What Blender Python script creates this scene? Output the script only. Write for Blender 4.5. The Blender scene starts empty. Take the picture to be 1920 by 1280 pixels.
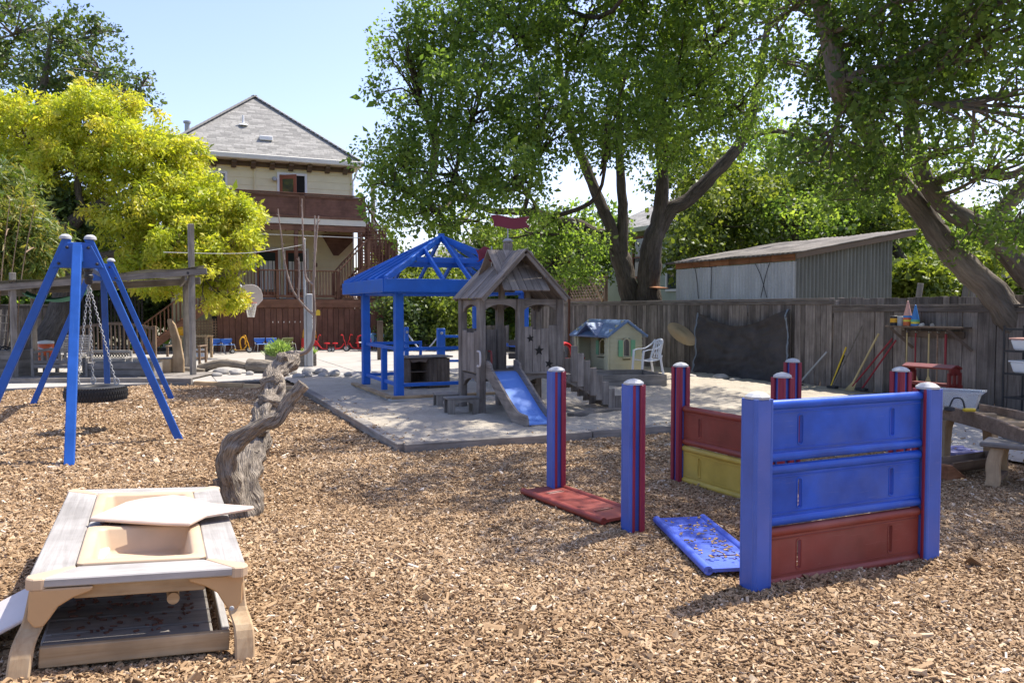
import bpy, bmesh, math, random
import numpy as np
from mathutils import Vector, Matrix, noise as mnoise
R = math.radians
random.seed(7); rng = np.random.default_rng(7)
S = bpy.context.scene; C = S.collection

# ------------------------------------------------------------------ camera
cam = bpy.data.cameras.new('camera'); cam.lens = 28.31; cam.sensor_width = 36; cam.sensor_fit = 'HORIZONTAL'
cam.clip_start = 0.05; cam.clip_end = 1000
camo = bpy.data.objects.new('camera', cam); C.objects.link(camo)
camo.location = (0, 0, 1.65); camo.rotation_euler = (R(90 - 2.39), 0, R(-23.9))
S.camera = camo

# ------------------------------------------------------------------ sky and sun
SUN_AZ = math.atan2(0.96, 0.27)      # clockwise from +Y towards +X
SUN_EL = R(59)
w = bpy.data.worlds.new('World'); S.world = w; w.use_nodes = True
nt = w.node_tree; bg = nt.nodes['Background']
sky = nt.nodes.new('ShaderNodeTexSky'); sky.sky_type = 'NISHITA'; sky.sun_disc = False
sky.sun_elevation = SUN_EL; sky.sun_rotation = SUN_AZ
sky.air_density = 1.0; sky.dust_density = 1.5; sky.ozone_density = 2.2; sky.altitude = 50
tn = nt.nodes.new('ShaderNodeMix'); tn.data_type = 'RGBA'; tn.blend_type = 'MULTIPLY'; tn.inputs[0].default_value = 1; tn.inputs[7].default_value = (1.05, 0.95, 1.04, 1)
nt.links.new(sky.outputs[0], tn.inputs[6]); nt.links.new(tn.outputs[2], bg.inputs[0]); bg.inputs[1].default_value = 0.132
sl = bpy.data.lights.new('sun', 'SUN'); sl.energy = 3.9; sl.angle = R(0.53); sl.color = (1.0, 0.95, 0.86)
so = bpy.data.objects.new('sun', sl); C.objects.link(so); so.location = (20, 6, 40)
sdir = Vector((math.sin(SUN_AZ) * math.cos(SUN_EL), math.cos(SUN_AZ) * math.cos(SUN_EL), math.sin(SUN_EL)))
so.rotation_euler = sdir.to_track_quat('Z', 'Y').to_euler()
S.view_settings.view_transform = 'Standard'; S.view_settings.look = 'None'
S.view_settings.exposure = 1.1; S.view_settings.gamma = 1; S.view_settings.use_curve_mapping = False
S.render.engine = 'CYCLES'

# ------------------------------------------------------------------ materials
MATS = {}
def newmat(name):
    m = bpy.data.materials.new(name); m.use_nodes = True; MATS[name] = m
    t = m.node_tree; b = t.nodes['Principled BSDF']
    return m, t, b
def N(t, kind, **kw):
    n = t.nodes.new('ShaderNode' + kind)
    for k, v in kw.items():
        if hasattr(n, k): setattr(n, k, v)
        else: n.inputs[k.replace('_', ' ')].default_value = v
    return n
def L(t, a, b): t.links.new(a, b)
def ramp(t, fac, stops):
    r = N(t, 'ValToRGB'); e = r.color_ramp.elements
    while len(e) < len(stops): e.new(0.5)
    for i, (p, c) in enumerate(stops): e[i].position = p; e[i].color = (*c, 1)
    L(t, fac, r.inputs[0]); return r.outputs[0]
def mixc(t, fac, a, b, mode='MIX'):
    m = N(t, 'Mix', data_type='RGBA', blend_type=mode)
    for sock, v in ((m.inputs[0], fac), (m.inputs[6], a), (m.inputs[7], b)):
        if isinstance(v, (int, float)): sock.default_value = v
        elif isinstance(v, tuple): sock.default_value = (*v, 1)
        else: L(t, v, sock)
    return m.outputs[2]
def coords(t, scale=(1, 1, 1), rand=True, which='Object'):
    tc = N(t, 'TexCoord'); mp = N(t, 'Mapping'); mp.inputs['Scale'].default_value = scale
    L(t, tc.outputs[which], mp.inputs[0])
    if rand:
        oi = N(t, 'ObjectInfo'); mu = N(t, 'Math', operation='MULTIPLY'); mu.inputs[1].default_value = 37.0
        L(t, oi.outputs['Random'], mu.inputs[0]); cb = N(t, 'CombineXYZ')
        L(t, mu.outputs[0], cb.inputs[0]); L(t, mu.outputs[0], cb.inputs[1]); L(t, mu.outputs[0], cb.inputs[2])
        L(t, cb.outputs[0], mp.inputs['Location'])
    return mp.outputs[0]
def tex(t, vec, scale=5, detail=4, rough=0.55, dist=0.0):
    n = N(t, 'TexNoise'); n.inputs['Scale'].default_value = scale; n.inputs['Detail'].default_value = detail
    n.inputs['Roughness'].default_value = rough; n.inputs['Distortion'].default_value = dist
    L(t, vec, n.inputs['Vector']); return n.outputs[0]
def bump(t, b, h, strength=0.3, dist=0.01):
    n = N(t, 'Bump'); n.inputs['Strength'].default_value = strength; n.inputs['Distance'].default_value = dist
    L(t, h, n.inputs['Height']); L(t, n.outputs[0], b.inputs['Normal'])
def mul(c, k): return tuple(x * k for x in c)

def wood(name, dark, mid, light, axis=0, rough=0.85, vary=0.35, g=22, bs=0.5, stain=None):
    """board grain running along one local axis, each board of its own tone"""
    m, t, b = newmat(name)
    sc = [g, g, g]; sc[axis] = 1.3
    v = coords(t, tuple(sc)); n1 = tex(t, v, 1.0, 6, 0.65, 0.6)
    v2 = coords(t, (1, 1, 1)); n2 = tex(t, v2, 2.3, 4, 0.6)
    col = ramp(t, n1, [(0.25, dark), (0.5, mid), (0.78, light)])
    oi = N(t, 'ObjectInfo')
    ton = N(t, 'MapRange'); ton.inputs[3].default_value = 1 - vary; ton.inputs[4].default_value = 1 + vary
    L(t, oi.outputs['Random'], ton.inputs[0])
    cb = N(t, 'CombineXYZ')
    for i in range(3): L(t, ton.outputs[0], cb.inputs[i])
    col = mixc(t, 1.0, col, cb.outputs[0], 'MULTIPLY')
    blotch = ramp(t, n2, [(0.36, (0.62, 0.6, 0.58)), (0.62, (1.12, 1.1, 1.08))])
    col = mixc(t, 0.75, col, blotch, 'MULTIPLY')
    if stain: 
        n3 = tex(t, v2, 1.1, 3, 0.5); col = mixc(t, ramp(t, n3, [(0.5, (0, 0, 0)), (0.72, (1, 1, 1))]), col, stain)
    L(t, col, b.inputs['Base Color']); b.inputs['Roughness'].default_value = rough
    b.inputs['Specular IOR Level'].default_value = 0.25
    bump(t, b, n1, bs, 0.006)
    return m
def paint(name, col, rough=0.4, vary=0.12, wear=None, wear_amt=0.62, spec=0.4, scale=3.0, bs=0.05, scratch=None):
    m, t, b = newmat(name)
    v = coords(t); n = tex(t, v, scale, 5, 0.6)
    c = ramp(t, n, [(0.3, mul(col, 1 - vary)), (0.7, mul(col, 1 + vary))])
    if wear:
        n2 = tex(t, v, scale * 9, 6, 0.7); c = mixc(t, ramp(t, n2, [(wear_amt, (0, 0, 0)), (wear_amt + 0.05, (1, 1, 1))]), c, wear)
    if scratch:
        n4 = tex(t, coords(t, (2.5, 40, 70)), 1.0, 5, 0.7, 2.0); n5 = tex(t, v, 1.7, 3)
        f4 = ramp(t, n4, [(0.62, (0, 0, 0)), (0.68, (0.55, 0.55, 0.55))]); c = mixc(t, f4, c, scratch)
        c = mixc(t, ramp(t, n5, [(0.5, (0, 0, 0)), (0.75, (0.35, 0.35, 0.35))]), c, scratch)
    L(t, c, b.inputs['Base Color'])
    rr = N(t, 'MapRange'); rr.inputs[3].default_value = max(0.05, rough - 0.1); rr.inputs[4].default_value = min(1, rough + 0.15)
    L(t, n, rr.inputs[0]); L(t, rr.outputs[0], b.inputs['Roughness'])
    b.inputs['Specular IOR Level'].default_value = spec
    bump(t, b, tex(t, v, scale * 25, 3), bs, 0.004)
    return m
def leafmat(name, cols, trans=0.35, rough=0.5, tint=1.15):
    m, t, b = newmat(name)
    at = N(t, 'Attribute'); at.attribute_name = 'rnd'
    n = len(cols); col = ramp(t, at.outputs['Fac'], [(i / (n - 1), c) for i, c in enumerate(cols)])
    L(t, col, b.inputs['Base Color']); b.inputs['Roughness'].default_value = rough; b.inputs['Specular IOR Level'].default_value = 0.4
    tr = N(t, 'BsdfTranslucent'); c2 = mixc(t, 1.0, col, (tint * 1.22, tint * 1.2, tint * 0.45), 'MULTIPLY'); L(t, c2, tr.inputs[0])
    ms = N(t, 'MixShader'); ms.inputs[0].default_value = trans
    L(t, b.outputs[0], ms.inputs[1]); L(t, tr.outputs[0], ms.inputs[2]); L(t, ms.outputs[0], t.nodes['Material Output'].inputs[0])
    return m
def barkmat(name, dark, light, scale=9, bs=0.9, stretch=0.28):
    m, t, b = newmat(name)
    at = N(t, 'Attribute'); at.attribute_name = 'tubeco'; mp = N(t, 'Mapping'); mp.inputs['Scale'].default_value = (1.6, 1.6, stretch); L(t, at.outputs['Vector'], mp.inputs[0]); v = mp.outputs[0]
    n1 = tex(t, v, scale, 8, 0.72, 1.0)
    vo = N(t, 'TexVoronoi'); vo.inputs['Scale'].default_value = scale * 1.7; L(t, v, vo.inputs[0])
    n2 = tex(t, coords(t, (1, 1, 1), rand=False), 1.1, 4)
    c = ramp(t, n1, [(0.3, dark), (0.68, light)])
    c = mixc(t, 0.6, c, ramp(t, n2, [(0.35, (0.5, 0.48, 0.47)), (0.65, (1.25, 1.22, 1.17))]), 'MULTIPLY')
    L(t, c, b.inputs['Base Color']); b.inputs['Roughness'].default_value = 0.95; b.inputs['Specular IOR Level'].default_value = 0.1
    ad = N(t, 'Math', operation='ADD'); L(t, n1, ad.inputs[0]); L(t, vo.outputs[0], ad.inputs[1])
    bump(t, b, ad.outputs[0], bs, 0.03)
    return m

wood('fence_wood', (0.085, 0.072, 0.062), (0.195, 0.17, 0.15), (0.31, 0.272, 0.24), 0, vary=0.42)
wood('weathered_wood', (0.13, 0.115, 0.1), (0.23, 0.21, 0.185), (0.33, 0.3, 0.265), 0, vary=0.22)
wood('tower_wood', (0.11, 0.095, 0.082), (0.235, 0.205, 0.18), (0.34, 0.305, 0.27), 0, vary=0.2)
wood('raw_lumber', (0.36, 0.24, 0.12), (0.52, 0.37, 0.2), (0.62, 0.47, 0.28), 0, vary=0.12)
wood('brown_stain', (0.115, 0.058, 0.038), (0.175, 0.092, 0.062), (0.235, 0.13, 0.09), 0, vary=0.15, bs=0.25)
wood('brown_siding', (0.13, 0.067, 0.049), (0.155, 0.08, 0.059), (0.185, 0.098, 0.074), 0, vary=0.1, bs=0.15)
wood('red_cedar', (0.2, 0.085, 0.04), (0.3, 0.14, 0.07), (0.4, 0.2, 0.1), 0, vary=0.2)
wood('table_top_wood', (0.28, 0.265, 0.245), (0.36, 0.345, 0.325), (0.43, 0.415, 0.39), 0, vary=0.06, g=34, bs=0.35)
wood('table_leg_wood', (0.28, 0.17, 0.08), (0.42, 0.29, 0.16), (0.5, 0.38, 0.24), 0, vary=0.1, g=20, bs=0.3)
wood('tan_wood', (0.3, 0.2, 0.11), (0.42, 0.3, 0.175), (0.52, 0.4, 0.25), 0, vary=0.15)
wood('bracket_brown_wood', (0.08, 0.058, 0.042), (0.14, 0.105, 0.08), (0.2, 0.16, 0.125), 0, vary=0.2)
wood('tower_wood_y', (0.11, 0.095, 0.082), (0.235, 0.205, 0.18), (0.34, 0.305, 0.27), 1, vary=0.1)
wood('table_leg_z', (0.3, 0.19, 0.1), (0.42, 0.3, 0.175), (0.5, 0.39, 0.25), 2, vary=0.08, g=18, bs=0.3)
wood('tan_wood_z', (0.3, 0.2, 0.11), (0.42, 0.3, 0.175), (0.52, 0.4, 0.25), 2, vary=0.12, g=16)
wood('lattice_wood', (0.15, 0.1, 0.065), (0.25, 0.175, 0.12), (0.33, 0.24, 0.17), 0, vary=0.2)
paint('blue_paint', (0.016, 0.125, 0.52), 0.45, 0.18, wear=(0.14, 0.22, 0.45), wear_amt=0.69, scratch=(0.05, 0.17, 0.48))
paint('swing_blue', (0.014, 0.095, 0.4), 0.4, 0.18, wear=(0.16, 0.2, 0.34), wear_amt=0.69, scratch=(0.05, 0.14, 0.4))
paint('panel_blue', (0.015, 0.085, 0.46), 0.36, 0.28, wear=(0.09, 0.15, 0.45), wear_amt=0.68, bs=0.15, scratch=(0.14, 0.19, 0.4))
paint('panel_blue_sunlit', (0.075, 0.13, 0.55), 0.45, 0.2, wear=(0.2, 0.24, 0.5), wear_amt=0.64, bs=0.15)  # paler copy of panel_blue: sunlight on the lying panel put into its colour
paint('post_blue', (0.055, 0.115, 0.43), 0.4, 0.2, wear=(0.5, 0.5, 0.55), wear_amt=0.735, scale=2.2, scratch=(0.2, 0.19, 0.42))
paint('post_red', (0.27, 0.026, 0.05), 0.42, 0.15, wear=(0.4, 0.3, 0.32), wear_amt=0.745, scale=2.2)
paint('panel_red', (0.24, 0.045, 0.03), 0.48, 0.25, wear=(0.3, 0.12, 0.1), wear_amt=0.7, bs=0.12, scratch=(0.33, 0.16, 0.13))
paint('panel_yellow', (0.5, 0.36, 0.06), 0.5, 0.22, wear=(0.4, 0.3, 0.1), wear_amt=0.68, bs=0.12, scratch=(0.42, 0.33, 0.14))
paint('cap_grey', (0.46, 0.46, 0.45), 0.5, 0.1)
paint('basin_tan', (0.54, 0.39, 0.25), 0.5, 0.12, wear=(0.42, 0.3, 0.2), wear_amt=0.66)
paint('bracket_tan', (0.5, 0.31, 0.15), 0.5, 0.08)
paint('lid_beige', (0.58, 0.45, 0.36), 0.5, 0.12, wear=(0.42, 0.32, 0.26), wear_amt=0.66, scratch=(0.5, 0.4, 0.33))
paint('lid_grey', (0.55, 0.5, 0.48), 0.55, 0.08)
paint('cream_siding', (0.78, 0.7, 0.45), 0.7, 0.05)
paint('white_trim', (0.78, 0.77, 0.74), 0.5, 0.04)
paint('gutter_beige', (0.66, 0.63, 0.54), 0.5, 0.04)
paint('bracket_brown', (0.12, 0.085, 0.055), 0.7, 0.15)
paint('door_brown', (0.27, 0.085, 0.045), 0.5, 0.1)
paint('dark_gap', (0.02, 0.017, 0.014), 0.9, 0.1)
paint('galvanised', (0.36, 0.37, 0.37), 0.45, 0.12, spec=0.6)
paint('steel_dark', (0.03, 0.03, 0.032), 0.5, 0.15)
paint('green_siding', (0.42, 0.47, 0.38), 0.7, 0.06)
paint('rubber', (0.022, 0.022, 0.023), 0.6, 0.2, bs=0.2)
paint('rust', (0.12, 0.05, 0.03), 0.85, 0.3)
paint('orange_plastic', (0.75, 0.12, 0.02), 0.4, 0.08)
paint('white_plastic', (0.74, 0.75, 0.76), 0.4, 0.04)
paint('play_beige', (0.49, 0.47, 0.31), 0.55, 0.1)
paint('play_green', (0.2, 0.44, 0.25), 0.5, 0.08)
paint('play_roof_blue', (0.13, 0.2, 0.34), 0.55, 0.15, wear=(0.35, 0.42, 0.55), wear_amt=0.63)
paint('chair_blue', (0.05, 0.17, 0.5), 0.4, 0.05)
paint('chair_pale_blue', (0.26, 0.45, 0.66), 0.4, 0.05)
paint('chair_green', (0.2, 0.22, 0.07), 0.4, 0.05)
paint('trike_red', (0.55, 0.02, 0.025), 0.35, 0.1)
paint('trike_yellow', (0.7, 0.36, 0.02), 0.4, 0.1)
paint('flag_maroon', (0.19, 0.028, 0.05), 0.6, 0.15)
paint('rack_red', (0.16, 0.022, 0.018), 0.5, 0.15)
paint('cone_pink', (0.6, 0.33, 0.27), 0.5, 0.08)
paint('cone_blue', (0.05, 0.2, 0.5), 0.5, 0.08)
paint('cone_yellow', (0.65, 0.55, 0.06), 0.5, 0.08)
paint('cone_orange', (0.6, 0.14, 0.04), 0.5, 0.08)
paint('cone_green', (0.12, 0.4, 0.25), 0.5, 0.08)
paint('broom_red', (0.24, 0.02, 0.03), 0.45, 0.1)
paint('broom_straw', (0.5, 0.4, 0.2), 0.8, 0.2)
paint('yellow_metal', (0.65, 0.45, 0.03), 0.5, 0.1)
paint('slide_blue', (0.15, 0.3, 0.74), 0.28, 0.06, spec=0.5)
paint('tarp_trim', (0.17, 0.2, 0.24), 0.6, 0.1)
paint('straw_hat', (0.4, 0.29, 0.16), 0.8, 0.2, bs=0.4)
paint('shade_cloth_grey', (0.22, 0.23, 0.2), 0.9, 0.15)
paint('green_cloth', (0.08, 0.3, 0.2), 0.8, 0.1)
paint('purple_plastic', (0.22, 0.21, 0.42), 0.5, 0.1)
paint('concrete_block', (0.4, 0.38, 0.34), 0.9, 0.12, bs=0.3)
paint('rock_grey', (0.33, 0.31, 0.28), 0.9, 0.35, bs=0.5)
paint('roof_tan', (0.5, 0.45, 0.38), 0.85, 0.12)
paint('net_white', (0.7, 0.69, 0.66), 0.8, 0.05)
paint('black_iron', (0.012, 0.012, 0.013), 0.5, 0.1)
paint('hoop_red', (0.5, 0.09, 0.04), 0.5, 0.1)
barkmat('oak_bark', (0.045, 0.038, 0.031), (0.16, 0.138, 0.115))
barkmat('pale_bark', (0.1, 0.085, 0.068), (0.24, 0.21, 0.175), 7)
barkmat('dead_bark', (0.06, 0.045, 0.033), (0.5, 0.43, 0.35), 34, 0.9, 0.24)
barkmat('log_bark', (0.16, 0.135, 0.105), (0.4, 0.35, 0.28), 8, 0.7)
barkmat('shoot_bark', (0.17, 0.13, 0.105), (0.42, 0.35, 0.3), 16, 0.4)
leafmat('oak_leaf', [(0.055, 0.1, 0.034), (0.105, 0.17, 0.045), (0.165, 0.24, 0.06), (0.23, 0.29, 0.085)], 0.56, tint=1.75)
leafmat('oak_leaf_near', [(0.05, 0.09, 0.034), (0.09, 0.15, 0.044), (0.14, 0.205, 0.055), (0.19, 0.25, 0.08)], 0.56, tint=1.7)
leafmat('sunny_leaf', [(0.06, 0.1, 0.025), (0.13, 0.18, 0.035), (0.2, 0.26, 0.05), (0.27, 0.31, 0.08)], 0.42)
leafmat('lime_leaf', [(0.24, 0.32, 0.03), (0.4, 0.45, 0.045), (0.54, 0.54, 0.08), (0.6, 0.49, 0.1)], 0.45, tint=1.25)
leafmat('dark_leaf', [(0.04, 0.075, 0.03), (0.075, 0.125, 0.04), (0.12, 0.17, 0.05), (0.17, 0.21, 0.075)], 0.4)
leafmat('bamboo_leaf', [(0.07, 0.12, 0.03), (0.14, 0.2, 0.045), (0.26, 0.27, 0.06), (0.42, 0.33, 0.1)], 0.4)
leafmat('herb_leaf', [(0.2, 0.32, 0.1), (0.3, 0.42, 0.16), (0.4, 0.5, 0.22)], 0.4)

def glass(name, col=(0.03, 0.04, 0.05)):
    m, t, b = newmat(name); b.inputs['Base Color'].default_value = (*col, 1); b.inputs['Roughness'].default_value = 0.06
    b.inputs['Specular IOR Level'].default_value = 0.8
    bump(t, b, tex(t, coords(t), 1.5, 2), 0.05, 0.02); return m
glass('window_glass')
m, t, b = newmat('clear_plastic'); b.inputs['Base Color'].default_value = (0.85, 0.87, 0.88, 1); b.inputs['Roughness'].default_value = 0.25
b.inputs['Transmission Weight'].default_value = 0.75; b.inputs['IOR'].default_value = 1.2

# shingles: courses and tabs of varying grey
m, t, b = newmat('roof_shingle')
v = coords(t, rand=False, which='UV'); br = N(t, 'TexBrick'); L(t, v, br.inputs[0])
br.inputs['Color1'].default_value = (0.2, 0.193, 0.175, 1); br.inputs['Color2'].default_value = (0.37, 0.355, 0.32, 1); br.inputs['Mortar'].default_value = (0.22, 0.21, 0.19, 1)
br.inputs['Scale'].default_value = 1; br.inputs['Mortar Size'].default_value = 0.008; br.inputs['Brick Width'].default_value = 0.34; br.inputs['Row Height'].default_value = 0.13; br.offset = 0.37; br.offset_frequency = 3; br.squash = 1.3; br.squash_frequency = 2
br.inputs['Bias'].default_value = 0.0
n = tex(t, v, 9, 5, 0.7); L(t, mixc(t, 0.7, br.outputs[0], ramp(t, n, [(0.3, (0.6, 0.6, 0.6)), (0.7, (1.25, 1.25, 1.22))]), 'MULTIPLY'), b.inputs['Base Color'])
b.inputs['Roughness'].default_value = 0.95; bump(t, b, br.outputs[1], 0.5, -0.02)
# corrugated zinc
m, t, b = newmat('zinc_sheet')
v = coords(t, (1, 1, 0.25)); n = tex(t, v, 2.2, 5, 0.6); n2 = tex(t, coords(t), 26, 3)
c = ramp(t, n, [(0.3, (0.42, 0.43, 0.42)), (0.7, (0.6, 0.61, 0.6))]); c = mixc(t, 0.35, c, ramp(t, n2, [(0.35, (0.75, 0.75, 0.74)), (0.7, (1.1, 1.1, 1.1))]), 'MULTIPLY')
L(t, c, b.inputs['Base Color']); b.inputs['Metallic'].default_value = 0.35; b.inputs['Roughness'].default_value = 0.5
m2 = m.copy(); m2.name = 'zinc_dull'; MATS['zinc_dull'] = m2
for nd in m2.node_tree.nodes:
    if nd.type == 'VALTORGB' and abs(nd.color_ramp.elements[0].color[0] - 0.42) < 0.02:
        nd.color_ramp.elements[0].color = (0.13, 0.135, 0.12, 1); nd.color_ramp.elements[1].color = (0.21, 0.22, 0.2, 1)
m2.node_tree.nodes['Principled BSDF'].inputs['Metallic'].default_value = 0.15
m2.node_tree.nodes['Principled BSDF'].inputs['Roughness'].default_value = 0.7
# tar paper shed roof
m, t, b = newmat('tar_roof'); v = coords(t, rand=False); n = tex(t, v, 1.2, 6, 0.65)
L(t, ramp(t, n, [(0.35, (0.07, 0.062, 0.055)), (0.62, (0.2, 0.18, 0.16))]), b.inputs['Base Color']); b.inputs['Roughness'].default_value = 0.95
bump(t, b, tex(t, v, 14, 4), 0.6, 0.02)
# ground sheets
m, t, b = newmat('mulch_soil'); v = coords(t, rand=False)
vo = N(t, 'TexVoronoi'); vo.inputs['Scale'].default_value = 34; vo.inputs['Randomness'].default_value = 1
vw = N(t, 'VectorMath', operation='ADD'); nz = N(t, 'TexNoise'); nz.inputs['Scale'].default_value = 14; L(t, v, nz.inputs['Vector'])
sc_ = N(t, 'VectorMath', operation='SCALE'); sc_.inputs['Scale'].default_value = 0.12; L(t, nz.outputs['Color'], sc_.inputs[0]); L(t, v, vw.inputs[0]); L(t, sc_.outputs[0], vw.inputs[1]); L(t, vw.outputs[0], vo.inputs['Vector'])
sep = N(t, 'SeparateColor'); L(t, vo.outputs['Color'], sep.inputs[0])
c = ramp(t, sep.outputs[0], [(0.0, (0.13, 0.072, 0.036)), (0.45, (0.26, 0.155, 0.08)), (0.8, (0.38, 0.25, 0.14)), (1.0, (0.5, 0.38, 0.25))])
n = tex(t, v, 0.8, 4); c = mixc(t, 0.6, c, ramp(t, n, [(0.35, (0.78, 0.76, 0.74)), (0.65, (1.1, 1.08, 1.06))]), 'MULTIPLY')
L(t, c, b.inputs['Base Color']); b.inputs['Roughness'].default_value = 0.95; b.inputs['Specular IOR Level'].default_value = 0.15
bump(t, b, vo.outputs['Distance'], 1.0, 0.03)
m, t, b = newmat('chip_wood'); oi = N(t, 'ObjectInfo'); at = N(t, 'Attribute'); at.attribute_type = 'INSTANCER'; at.attribute_name = 'tone'
c = ramp(t, at.outputs['Fac'], [(0.0, (0.12, 0.071, 0.035)), (0.3, (0.28, 0.176, 0.092)), (0.62, (0.41, 0.276, 0.153)), (0.88, (0.54, 0.405, 0.26)), (1.0, (0.72, 0.62, 0.49))])
v = coords(t, (60, 300, 60)); n = tex(t, v, 1, 3); c = mixc(t, 0.6, c, ramp(t, n, [(0.3, (0.7, 0.7, 0.7)), (0.7, (1.2, 1.2, 1.2))]), 'MULTIPLY')
L(t, c, b.inputs['Base Color']); b.inputs['Roughness'].default_value = 0.85; b.inputs['Specular IOR Level'].default_value = 0.2
m, t, b = newmat('sand'); v = coords(t, rand=False); n = tex(t, v, 1.3, 6, 0.65); n2 = tex(t, v, 60, 3); n3 = tex(t, v, 7, 5, 0.7)
c = ramp(t, n, [(0.3, (0.33, 0.285, 0.22)), (0.7, (0.46, 0.405, 0.32))]); c = mixc(t, 0.5, c, ramp(t, n2, [(0.3, (0.72, 0.72, 0.7)), (0.7, (1.2, 1.2, 1.2))]), 'MULTIPLY')
c = mixc(t, ramp(t, n3, [(0.62, (0, 0, 0)), (0.75, (0.8, 0.8, 0.8))]), c, (0.16, 0.12, 0.085))
L(t, c, b.inputs['Base Color']); b.inputs['Roughness'].default_value = 0.95; bump(t, b, n3, 0.7, 0.06)
m, t, b = newmat('concrete'); v = coords(t, rand=False); n = tex(t, v, 0.9, 7, 0.65); n2 = tex(t, v, 40, 3)
c = ramp(t, n, [(0.3, (0.3, 0.275, 0.24)), (0.7, (0.42, 0.39, 0.345))]); c = mixc(t, 0.3, c, ramp(t, n2, [(0.3, (0.8, 0.8, 0.8)), (0.7, (1.15, 1.15, 1.15))]), 'MULTIPLY')
L(t, c, b.inputs['Base Color']); b.inputs['Roughness'].default_value = 0.9; bump(t, b, n2, 0.15, 0.01)
m, t, b = newmat('dry_earth'); v = coords(t, rand=False); n = tex(t, v, 0.7, 7, 0.7)
L(t, ramp(t, n, [(0.3, (0.1, 0.085, 0.05)), (0.5, (0.16, 0.14, 0.08)), (0.7, (0.2, 0.19, 0.1))]), b.inputs['Base Color']); b.inputs['Roughness'].default_value = 1
bump(t, b, tex(t, v, 6, 5), 0.8, 0.1)
# dark tarp
m, t, b = newmat('tarp_cloth'); v = coords(t, rand=False); n = tex(t, v, 2.0, 6, 0.65); n2 = tex(t, v, 9, 5, 0.7)
c = ramp(t, n, [(0.32, (0.032, 0.028, 0.028)), (0.68, (0.075, 0.066, 0.064))]); c = mixc(t, ramp(t, n2, [(0.66, (0, 0, 0)), (0.8, (0.5, 0.5, 0.5))]), c, (0.13, 0.12, 0.12))
L(t, c, b.inputs['Base Color']); b.inputs['Roughness'].default_value = 0.8; bump(t, b, n2, 0.3, 0.03)

# ------------------------------------------------------------------ builders
WORLDP = {}
def tag(o, label, cat, group=None):
    o['label'] = label; o['category'] = cat
    if group: o['group'] = group
    return o
def thing(name, label, cat, loc=(0, 0, 0), rotz=0, group=None, world=False, rot=None):
    """an Empty at the thing's base; with world=True its parts are given in world coordinates"""
    o = bpy.data.objects.new(name, None); C.objects.link(o); o.location = loc
    o.rotation_euler = rot if rot else (0, 0, rotz); o.empty_display_size = 0.2
    tag(o, label, cat, group)
    if world: WORLDP[o.name] = Vector(loc)
    return o
def attach(o, parent, M):
    C.objects.link(o)
    if parent is not None:
        o.parent = parent
        p = parent; off = None
        chain = Matrix()
        while p is not None:
            if p.name in WORLDP: off = WORLDP[p.name]; break
            chain = p.matrix_basis @ chain if p.parent is not None else chain
            p = p.parent
        if off is not None: M = Matrix.Translation(-off) @ M
        # local frame of a part that is itself a parent
        q = parent
        if q.parent is not None: M = q.matrix_basis.inverted() @ M
    o.matrix_basis = M
    return o
def frame(p0, p1, up=(0, 0, 1)):
    """x along p0->p1, z as near up as possible, origin at the middle"""
    p0 = Vector(p0); p1 = Vector(p1); x = (p1 - p0).normalized(); u = Vector(up)
    if abs(x.dot(u)) > 0.999: u = Vector((0, 1, 0)) if abs(x.y) < 0.9 else Vector((1, 0, 0))
    y = u.cross(x).normalized(); z = x.cross(y)
    M = Matrix(((x.x, y.x, z.x, 0), (x.y, y.y, z.y, 0), (x.z, y.z, z.z, 0), (0, 0, 0, 1)))
    return Matrix.Translation((p0 + p1) / 2) @ M, (p1 - p0).length
PCACHE = {}
def plank(name, p0, p1, w, t, mat, parent=None, up=(0, 0, 1), bev=0.004):
    """a board: length p0->p1, width w across, thickness t along up"""
    M, ln = frame(p0, p1, up); key = (round(ln, 3), round(w, 3), round(t, 3), round(bev, 4), mat)
    me = PCACHE.get(key)
    if me is None:
        bm = bmesh.new(); bmesh.ops.create_cube(bm, size=1, matrix=Matrix.Diagonal((ln, w, t, 1)))
        if bev: bmesh.ops.bevel(bm, geom=bm.edges[:], offset=min(bev, t * 0.3, w * 0.3), segments=1, affect='EDGES')
        me = bpy.data.meshes.new(name); bm.to_mesh(me); bm.free(); me.materials.append(MATS[mat]); PCACHE[key] = me
    o = bpy.data.objects.new(name, me); return attach(o, parent, M)

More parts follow.
